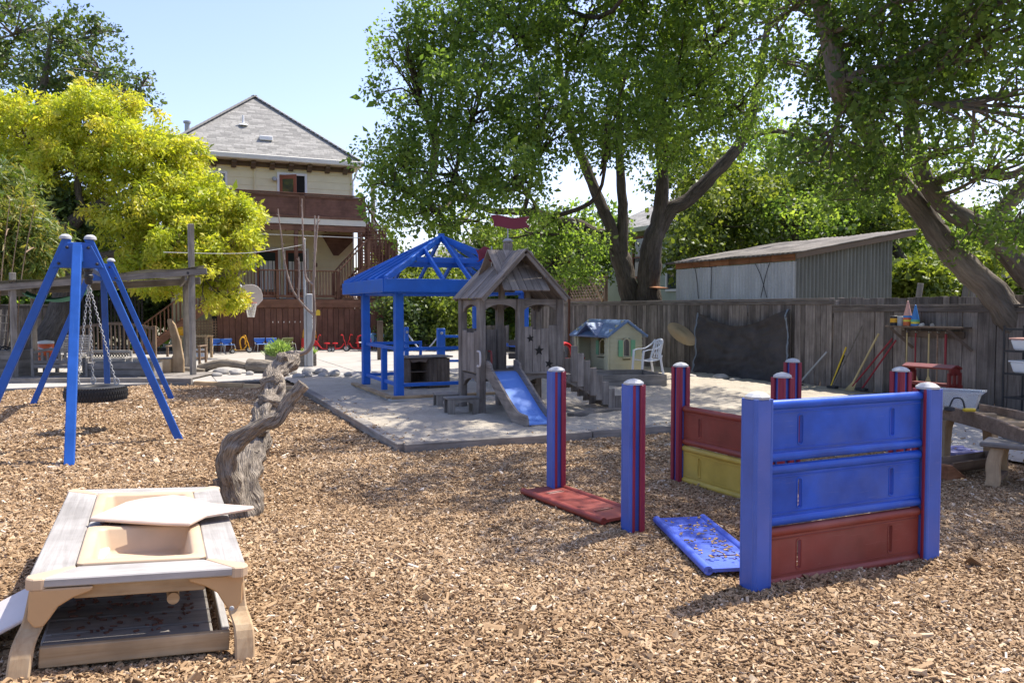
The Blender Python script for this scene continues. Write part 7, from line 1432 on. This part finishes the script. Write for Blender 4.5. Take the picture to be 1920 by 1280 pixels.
def trike(x, y, rz, mat, lab, scoot=False, cargo=False):
    t = thing('tricycle', lab, 'tricycle', (x, y, 0.05), rz, group='tricycles by the deck')
    wheel(t, (-0.3, 0, 0.12), 0.12); 
    for s in (-1, 1): wheel(t, (0.3, s * 0.17, 0.085), 0.085)
    g = MB(); g.tube([(0.3, -0.16, 0.09), (0.3, 0.16, 0.09)], 0.016, 6); g.tube(spline([(0.3, 0, 0.1), (0.1, 0, 0.1), (-0.1, 0, 0.14), (-0.22, 0, 0.3)], 4), 0.022, 8); g.build('frame', mat, t, smooth=True)
    for s in (-1, 1): g = MB(); g.tube([(-0.3, s * 0.035, 0.12), (-0.26, s * 0.03, 0.34), (-0.22, 0, 0.44)], 0.013, 6); g.build('fork', mat, t, smooth=True)
    g = MB(); g.tube(spline([(-0.22, 0, 0.4), (-0.2, 0, 0.55), (-0.16, -0.08, 0.62), (-0.12, -0.2, 0.6)], 4), 0.014, 6); g.tube(spline([(-0.2, 0, 0.55), (-0.16, 0.08, 0.62), (-0.12, 0.2, 0.6)], 4), 0.014, 6); g.build('handlebar', mat, t, smooth=True)
    if scoot: plank('deck', (-0.15, 0, 0.1), (0.34, 0, 0.1), 0.16, 0.03, 'tan_wood', t); g = MB(); g.tube(spline([(-0.02, 0, 0.14), (0.02, 0, 0.42), (-0.06, 0, 0.56), (-0.16, 0, 0.5), (-0.16, 0, 0.3)], 5), 0.025, 8); g.build('loop', mat, t, smooth=True)
    else: g = MB(); g.lathe([(0.02, 0), (0.11, 0.01), (0.1, 0.045), (0.02, 0.055)], (0.1, 0, 0.28), 14); g.tube([(0.1, 0, 0.12), (0.1, 0, 0.29)], 0.018, 6); g.build('saddle', mat, t, smooth=True)
    plank('step_plate', (0.24, -0.14, 0.13), (0.24, 0.14, 0.13), 0.16, 0.02, mat, t)
    if cargo:
        g = MB()
        for s in (-1, 1): g.tube(spline([(0.1, s * 0.2, 0.15), (0.1, s * 0.2, 0.55), (0.5, s * 0.2, 0.55), (0.55, s * 0.2, 0.15)], 3), 0.014, 6)
        g.tube([(0.1, -0.2, 0.55), (0.1, 0.2, 0.55)], 0.014, 6); g.build('cargo_frame', mat, t, smooth=True); plank('cargo_bench', (0.32, -0.2, 0.32), (0.32, 0.2, 0.32), 0.4, 0.025, 'white_trim', t)
trike(2.75, 29.9, R(185), 'trike_yellow', 'yellow scooter trike between the blue chairs', scoot=True)
trike(5.62, 29.6, R(-10), 'trike_red', 'red tricycle nearest the steel post'); trike(6.1, 29.5, R(170), 'trike_red', 'red tricycle in the middle of the row'); trike(6.75, 29.5, R(-8), 'trike_red', 'red cargo tricycle with tall frame beside the gazebo post', cargo=True)
t = thing('ride_on_toy', 'red ride-on toy with pale yellow curved roof behind the steel post', 'toy', (5.15, 30.0, 0.05), R(6))
g = MB(); g.prism([(-0.25, 0.05), (0.3, 0.05), (0.32, 0.3), (0.2, 0.42), (0.05, 0.3), (-0.1, 0.32), (-0.12, 0.5), (-0.24, 0.5)], frame_plane((0, 0.16, 0), (1, 0, 0), (0, 0, 1)), 0.32); g.build('body', 'trike_red', t, bev=0.02)
g = MB(); sp = spline([(-0.2, 0, 0.5), (-0.15, 0, 0.8), (0.05, 0, 0.88), (0.2, 0, 0.78), (0.24, 0, 0.5)], 4); g.loft([[p + Vector((0, -0.16, 0)), p + Vector((0, 0.16, 0)), p + Vector((0, 0.16, 0.02)), p + Vector((0, -0.16, 0.02))] for p in sp]); g.build('roof', 'trike_yellow', t, smooth=True)
for x in (-0.18, 0.22):
    for s in (-1, 1): wheel(t, (x, s * 0.17, 0.08), 0.08)
# ------------------------------------------------------------------ things on the right hand fence
t = thing('dark_tarp', 'dark sagging tarp with pale edge strips hung on the fence', 'tarp', (12.38, 14.9, 0), world=True)
def tarp(u, v):     # u from the left (far) to the right (near), v up
    y = 16.5 - 3.2 * u; top = 1.52 + 0.1 * u - 0.34 * max(0.0, math.sin(math.pi * u)) ** 1.3; z = 0.03 + (top - 0.03) * v
    x = 12.38 - 0.06 * math.sin(math.pi * u) * (1 - 0.3 * v) - 0.035 * math.sin(u * 7 + v * 5) * (1 - v) - 0.03 * math.sin(9 * (u - 0.5) * (1 - v) + 6 * v) - 0.07 * mnoise.noise((u * 4 + 2 * v, v * 3, 7)) - 0.08 * abs(mnoise.noise((u * 6 - 3 * v, v * 5 + 2 * u, 3))) - 0.05 * abs(mnoise.noise((u * 13 - 8 * v, v * 7 + 5 * u, 9))) - 0.1 * (1 - v) ** 3 - 0.02 * mnoise.noise((u * 11, v * 9, 2))
    return (x, y + 0.08 * (1 - v) * (0.5 - u), z)
g = MB(); g.grid(tarp, 60, 40); g.build('sheet', 'tarp_cloth', t, smooth=True, ang=180)
for u0, u1 in ((-0.004, 0.014), (0.975, 0.99)):
    g = MB(); g.grid(lambda a, b: (tarp(u0 + (u1 - u0) * a, b)[0] - 0.008, tarp(u0 + (u1 - u0) * a, b)[1], tarp(u0 + (u1 - u0) * a, b)[2] + 0.01), 2, 24); g.build('edge_strip', 'tarp_trim', t, smooth=True, ang=180)
g = MB(); Md = Matrix.Translation((12.4, 17.2, 0.98)) @ Matrix.Rotation(R(24.5), 4, 'X') @ Matrix.Rotation(R(-78), 4, 'Y')
pf = [(0.001, 0.09), (0.09, 0.085), (0.14, 0.06), (0.17, 0.02), (0.3, 0.01), (0.32, 0.0), (0.3, -0.012), (0.0, -0.012)]
g.lathe([(r_, z) for r_, z in pf], n=28); hat = g.build('straw_disc', 'straw_hat', None, smooth=True, ang=60); hat.matrix_basis = Matrix.Translation((12.4, 17.2, 0.98)) @ Matrix.Rotation(R(24), 4, 'X') @ Matrix.Diagonal((1, 2.0, 0.55, 1)) @ Matrix.Rotation(R(-68), 4, 'Y'); tag(hat, 'tan oval disc with raised middle hung on the fence left of the tarp', 'disc')
def stick(y0, z0, y1, z1, r_, mat, lab, x0=12.2, x1=12.42, head=None, name='broom'):
    t = thing(name, lab, 'tool', (x0, y0, 0), world=True, group='tools leaning on the fence'); a = Vector((x0, y0, max(z0, 0.04))); b = Vector((x1, y1, z1)); g = MB(); g.tube([a, b], r_, 8); g.build('handle', mat, t, smooth=True)
    d = (b - a).normalized()
    if head == 'bristle':
        g = MB()
        for k in range(40): an = random.uniform(-0.5, 0.5); g.tube([a + d * 0.12, a - d * 0.1 + Vector((0, an * 0.22, 0))], [0.01, 0.005], 4)
        g.build('bristles', 'broom_straw', t)['kind'] = 'stuff'
    if head == 'blade': g = MB(); g.box(a + Vector((0, 0, -0.01)), (0.1, 0.22, 0.05)); g.build('blade', 'steel_dark', t, bev=0.006)
    if head == 'grip': g = MB(); g.tube([b - d * 0.14, b], r_ * 1.5, 8); g.build('grip', 'steel_dark', t, smooth=True)
    return t
stick(12.85, 0.06, 12.3, 0.76, 0.02, 'galvanised', 'silver handled squeegee leaning left of the tools', head='blade', name='squeegee')
stick(11.93, 0.08, 11.86, 0.72, 0.018, 'steel_dark', 'short dark shovel handle left of the yellow one', head='grip', name='shovel')
stick(11.98, 0.06, 11.8, 0.88, 0.016, 'yellow_metal', 'short yellow handled tool against the wide planks', name='rake')
stick(11.92, 0.1, 11.42, 1.31, 0.014, 'weathered_wood', 'long grey pole leaning on the wide planks', head='blade', name='rake')
stick(11.45, 0.15, 11.03, 1.17, 0.019, 'broom_straw', 'pale yellow broom handle leaning on the wide planks', head='bristle')
stick(11.42, 0.15, 10.72, 1.09, 0.017, 'broom_red', 'dark red handled broom leaning left under the shelf', head='bristle'); stick(11.2, 0.12, 10.64, 1.06, 0.017, 'broom_red', 'dark red handled rake crossing the red broom', head='blade', name='rake')
sh_ = thing('wall_shelf', 'dark wooden shelf with hooks on the fence', 'shelf', (12.35, 9.92, 1.3), world=True)
plank('board', (12.32, 10.68, 1.315), (12.32, 9.17, 1.315), 0.28, 0.03, 'bracket_brown_wood', sh_); plank('hook_rail', (12.46, 10.55, 1.19), (12.46, 9.3, 1.19), 0.11, 0.025, 'bracket_brown_wood', sh_, up=(-1, 0, 0))
for yy in (10.6, 9.45): plank('bracket', (12.22, yy, 1.29), (12.47, yy - 0.28, 0.93), 0.045, 0.045, 'bracket_brown_wood', sh_)
hk = [(10.38, 'broom_straw', 'pale handled broom hanging first from the left under the shelf', 0.3), (10.2, 'broom_red', 'red handled straw broom hanging under the shelf', 0.38), (9.93, 'broom_straw', 'pale wooden broom hanging in the middle under the shelf', 0.35), (9.76, 'lattice_wood', 'thin brown pole hanging under the shelf', 0.3), (9.6, 'broom_red', 'thick red handle hanging at the right under the shelf', 0.62)]
for yy, mt, lab, zb in hk:
    g = MB(); g.tube([(12.45, yy, 1.22), (12.38, yy, 1.22), (12.38, yy, 1.24)], 0.006, 5); g.build('hook', 'galvanised', sh_)
    stick(yy, zb, yy, 1.2, 0.02 if 'thick' in lab else 0.014, mt, lab, 12.39, 12.39, head='bristle' if 'broom' in lab else None)
def cone_stack(y, mats, h, lab):
    t = thing('cone_stack', lab, 'cones', (12.3, y, 1.332)); z = 0
    for i, mt in enumerate(mats): g = MB(); last = i == len(mats) - 1; g.lathe([(0.075, 0), (0.07, 0.035)] if not last else [(0.07, 0), (0.045, h * 0.4), (0.012, h), (0.004, h + 0.005)], (0, 0, z), 16); g.build('cone', mt, t, smooth=True); z += 0.036
    return t
cone_stack(10.3, ['cone_orange', 'cone_orange', 'cone_yellow', 'cone_orange', 'cone_blue', 'cone_pink'], 0.26, 'stack of cones with a pink cone on top on the shelf'); cone_stack(10.14, ['cone_blue', 'cone_yellow', 'cone_green', 'cone_blue'], 0.26, 'stack of cones with a blue cone on top on the shelf')
for i, (yy, mt, r_, h, lab) in enumerate(((10.6, 'steel_dark', 0.07, 0.17, 'dark tin with orange label at the shelf left end'), (10.46, 'galvanised', 0.06, 0.16, 'grey tin beside the labelled tin on the shelf'))):
    t = thing('tin_can', lab, 'can', (12.32, yy, 1.332)); g = MB(); g.lathe([(r_, 0), (r_, h), (r_ * 0.9, h + 0.005)], n=18); g.build('body', mt, t, smooth=True, ang=50)
    if i == 0: g = MB(); g.lathe([(r_ + 0.002, h * 0.3), (r_ + 0.002, h * 0.75)], n=18, caps=False); g.build('label_band', 'trike_yellow', t, smooth=True)
for i, yy in enumerate((10.0, 9.9, 9.8)):
    o = rock(12.3, yy, 0.05, ('knobbly pale toy', 'small dark lump', 'grey lump')[i] + ' on the shelf right of the cones', 40 + i, ('cap_grey', 'steel_dark', 'rock_grey')[i], 1.32, 0.8); o.name = 'shelf_toy'; o['category'] = 'toy'; o['group'] = 'small toys on the shelf'
# red slatted carrier on the paving
t = thing('red_carrier', 'dark red wooden carrier with handle bar and cut-out ends', 'carrier', (11.3, 9.0, 0.04), R(-84))
for s in (-1, 1):
    g = MB(); outer = [(-0.2, 0), (0.2, 0), (0.2, 0.35), (0.13, 0.62), (0, 0.68), (-0.13, 0.62), (-0.2, 0.35)]
    for (a, b, c2, d) in ((-0.2, -0.12, 0, 0.4), (0.12, 0.2, 0, 0.4), (-0.03, 0.03, 0, 0.62), (-0.12, 0.12, 0, 0.08), (-0.12, 0.12, 0.3, 0.4), (-0.13, 0.13, 0.56, 0.66), (-0.17, -0.1, 0.4, 0.6), (0.1, 0.17, 0.4, 0.6)): g.box((s * 0.38, (a + b) / 2, (c2 + d) / 2), (0.03, b - a, d - c2))
    g.build('end_frame', 'rack_red', t)
for yy in (-0.1, 0.1): plank('handle_board', (-0.42, yy * 0.8, 0.685), (0.42, yy * 0.8, 0.685), 0.13, 0.03, 'rack_red', t, up=(0, yy, 0.25))
plank('shelf_board', (-0.37, 0, 0.4), (0.37, 0, 0.4), 0.3, 0.03, 'rack_red', t); plank('shelf_board', (-0.37, 0, 0.06), (0.37, 0, 0.06), 0.3, 0.03, 'rack_red', t)
# wire rack with bins
t = thing('wire_rack', 'black wire shelving rack at the right edge', 'rack', (12.0, 7.75, 0.03), world=True)
for x in (11.75, 12.2):
    for y in (8.12, 7.3): plank('upright', (x, y, 0.03), (x, y, 1.38), 0.025, 0.025, 'steel_dark', t, up=(0, 1, 0))
for zz in (0.3, 0.66, 1.0, 1.33):
    g = MB(); g.bar((11.75, 8.12, zz), (11.75, 7.3, zz), 0.02, 0.03); g.bar((12.2, 8.12, zz), (12.2, 7.3, zz), 0.02, 0.03)
    for k in range(14): y = 8.1 - k * 0.06; g.bar((11.75, y, zz), (12.2, y, zz), 0.006, 0.006)
    g.build('wire_shelf', 'steel_dark', t)
for i, (zz, mt, lab) in enumerate(((0.675, 'white_plastic', 'white bin on the middle shelf of the black wire rack'), (1.015, 'cone_pink', 'pink lidded bin on the upper shelf of the black wire rack'))):
    t = thing('storage_bin', lab, 'bin', (11.95, 7.75, zz)); g = MB(); rr = lambda a, b, z: [Vector((-a, -b, z)), Vector((a, -b, z)), Vector((a, b, z)), Vector((-a, b, z))]
    g.loft([rr(0.15, 0.26, 0), rr(0.18, 0.3, 0.16)]); g.build('tub', 'white_plastic', t, bev=0.02); g = MB(); g.loft([rr(0.19, 0.31, 0.16), rr(0.19, 0.31, 0.185)]); g.build('lid', mt, t, bev=0.006)
# ------------------------------------------------------------------ sloping trough table, lower right
TB = thing('trough_table', 'weathered wooden trough table sloping down to the right edge', 'play table', (7.4, 5.3, 0), world=True)
a0, a1 = Vector((7.98, 6.32, 0.5)), Vector((6.98, 4.3, 0.4)); d = (a1 - a0).normalized(); sd_ = Vector((-d.y, d.x, 0)).normalized(); wv = sd_ * 0.52
def rail_curve(off, name):
    g = MB(); n = 10; rings = []
    for i in range(n + 1):
        u = i / n; p = a0.lerp(a1, u) + off + Vector((0, 0, 0.07 * math.sin(math.pi * u * 0.9) - 0.02 * u)); rings.append([p + sd_ * 0.022 + Vector((0, 0, 0.075)), p - sd_ * 0.022 + Vector((0, 0, 0.075)), p - sd_ * 0.022 - Vector((0, 0, 0.075)), p + sd_ * 0.022 - Vector((0, 0, 0.075))])
    g.loft(rings); return g.build(name, 'lattice_wood', TB, bev=0.008, smooth=False)
rail_curve(Vector(), 'side_rail'); rail_curve(wv, 'side_rail')
g = MB(); g.grid(lambda u, v: tuple(a0.lerp(a1, u) + wv * v + Vector((0, 0, 0.07 * math.sin(math.pi * u * 0.9) - 0.02 * u - 0.02))), 10, 2); g.build('trough_bed', 'tan_wood', TB, solid=0.02)
for u in (0.3, 0.55, 0.72): p = a0.lerp(a1, u) + Vector((0, 0, 0.07 * math.sin(math.pi * u * 0.9) + 0.01)); plank('riffle', p + wv * 0.08, p + wv * (0.6 if u != 0.55 else 0.9), 0.07, 0.05, 'tan_wood', TB)
for p, q in ((Vector((7.84, 6.07, 0)), 0.44), (Vector((7.84, 6.07, 0)) + wv * 0.95, 0.44)): 
    g = MB(); g.loft([[Vector((p.x + s[0] * w_, p.y + s[1] * w_, z)) for s in ((-1, -1), (1, -1), (1, 1), (-1, 1))] for z, w_ in ((-0.03, 0.05), (0.15, 0.05), (0.35, 0.06), (q, 0.075))]); g.build('leg', 'tan_wood_z', TB, bev=0.006)
# low bench table under the trough's near end
t = thing('low_trestle', 'low wooden trestle with bowed legs at the right edge', 'trestle', (7.3, 4.62, 0), R(-64))
plank('top', (-0.5, 0, 0.4), (0.6, 0, 0.4), 0.4, 0.045, 'weathered_wood', t, bev=0.012)
for sx in (-0.36, 0.44):
    for s in (-1, 1): sp = spline([(sx, s * 0.13, 0.38), (sx - 0.03, s * 0.16, 0.22), (sx - 0.02, s * 0.2, 0.08), (sx - 0.05, s * 0.23, -0.04)], 4); g = MB(); g.loft([[p + Vector((-0.06, -0.025, 0)), p + Vector((0.06, -0.025, 0)), p + Vector((0.06, 0.025, 0)), p + Vector((-0.06, 0.025, 0))] for p in sp]); g.build('leg', 'tan_wood_z', t, bev=0.01)
    plank('stretcher', (sx, -0.18, 0.1), (sx, 0.18, 0.1), 0.08, 0.04, 'lattice_wood', t)
# clear bin and toys on the trough
t = thing('clear_bin', 'clear plastic bin standing on the trough table', 'bin', (7.86, 5.98, 0.56), R(-60)); rr = lambda a, b, z: [Vector((-a, -b, z)), Vector((a, -b, z)), Vector((a, b, z)), Vector((-a, b, z))]
g = MB(); g.loft([rr(0.2, 0.13, 0.0), rr(0.26, 0.18, 0.2), rr(0.29, 0.205, 0.205), rr(0.29, 0.205, 0.19)], caps=False); g.face(rr(0.2, 0.13, 0.002)); g.build('tub', 'clear_plastic', t, solid=0.004)
t = thing('toy_headset', 'black and yellow toy headset on the trough table', 'toy', (7.45, 5.62, 0.6), R(-30)); g = MB(); g.lathe([(0.02, 0), (0.05, 0.01), (0.05, 0.04), (0.02, 0.05)], (-0.08, 0, 0.0), 12); g.build('ear_cup', 'steel_dark', t, smooth=True); g = MB(); g.tube(spline([(-0.08, 0, 0.04), (-0.04, 0, 0.13), (0.04, 0, 0.12), (0.07, 0, 0.02)], 5), 0.009, 6); g.build('band', 'steel_dark', t, smooth=True); g = MB(); g.box((0.11, 0, 0.015), (0.12, 0.05, 0.035)); g.build('grip', 'yellow_metal', t, bev=0.01)
# channel, wedge and slab lying on the chips
t = thing('wooden_channel', 'brown half round trough lying on the chips under the table', 'trough', (7.35, 5.42, 0.1), R(4)); g = MB(); pr = [(-0.13 * math.cos(a), -0.13 * math.sin(a) + 0.07) for a in np.linspace(0, math.pi, 9)] + [(0.11 * math.cos(a), -0.11 * math.sin(a) + 0.07) for a in np.linspace(0, math.pi, 9)]
g.loft([[Vector((x, y_, z)) for y_, z in pr] for x in (-0.42, 0.45)]); g.build('shell', 'lattice_wood', t, smooth=True, ang=40); g = MB(); g.bx(0.44, 0.47, -0.12, 0.12, -0.05, 0.08); g.build('end_cap', 'lattice_wood', t)
g = MB(); g.prism([(0, 0), (0.34, 0), (0.05, 0.17), (0, 0.17)], frame_plane((6.78, 5.36, 0.0), (1, 0.1, 0), (0, 0, 1)), 0.16); tag(g.build('wooden_wedge', 'red_cedar', None, bev=0.008), 'brown wooden wedge beside the right post of the blue wall', 'wedge')
o = slot_panel(None, Matrix.Translation((7.5, 6.25, 0.035)) @ Matrix.Rotation(R(-16), 4, 'Z') @ Matrix.Rotation(R(-90), 4, 'X'), 0.95, 0.4, 'purple_plastic', 'pale lilac panel lying on the chips behind the trough leg')
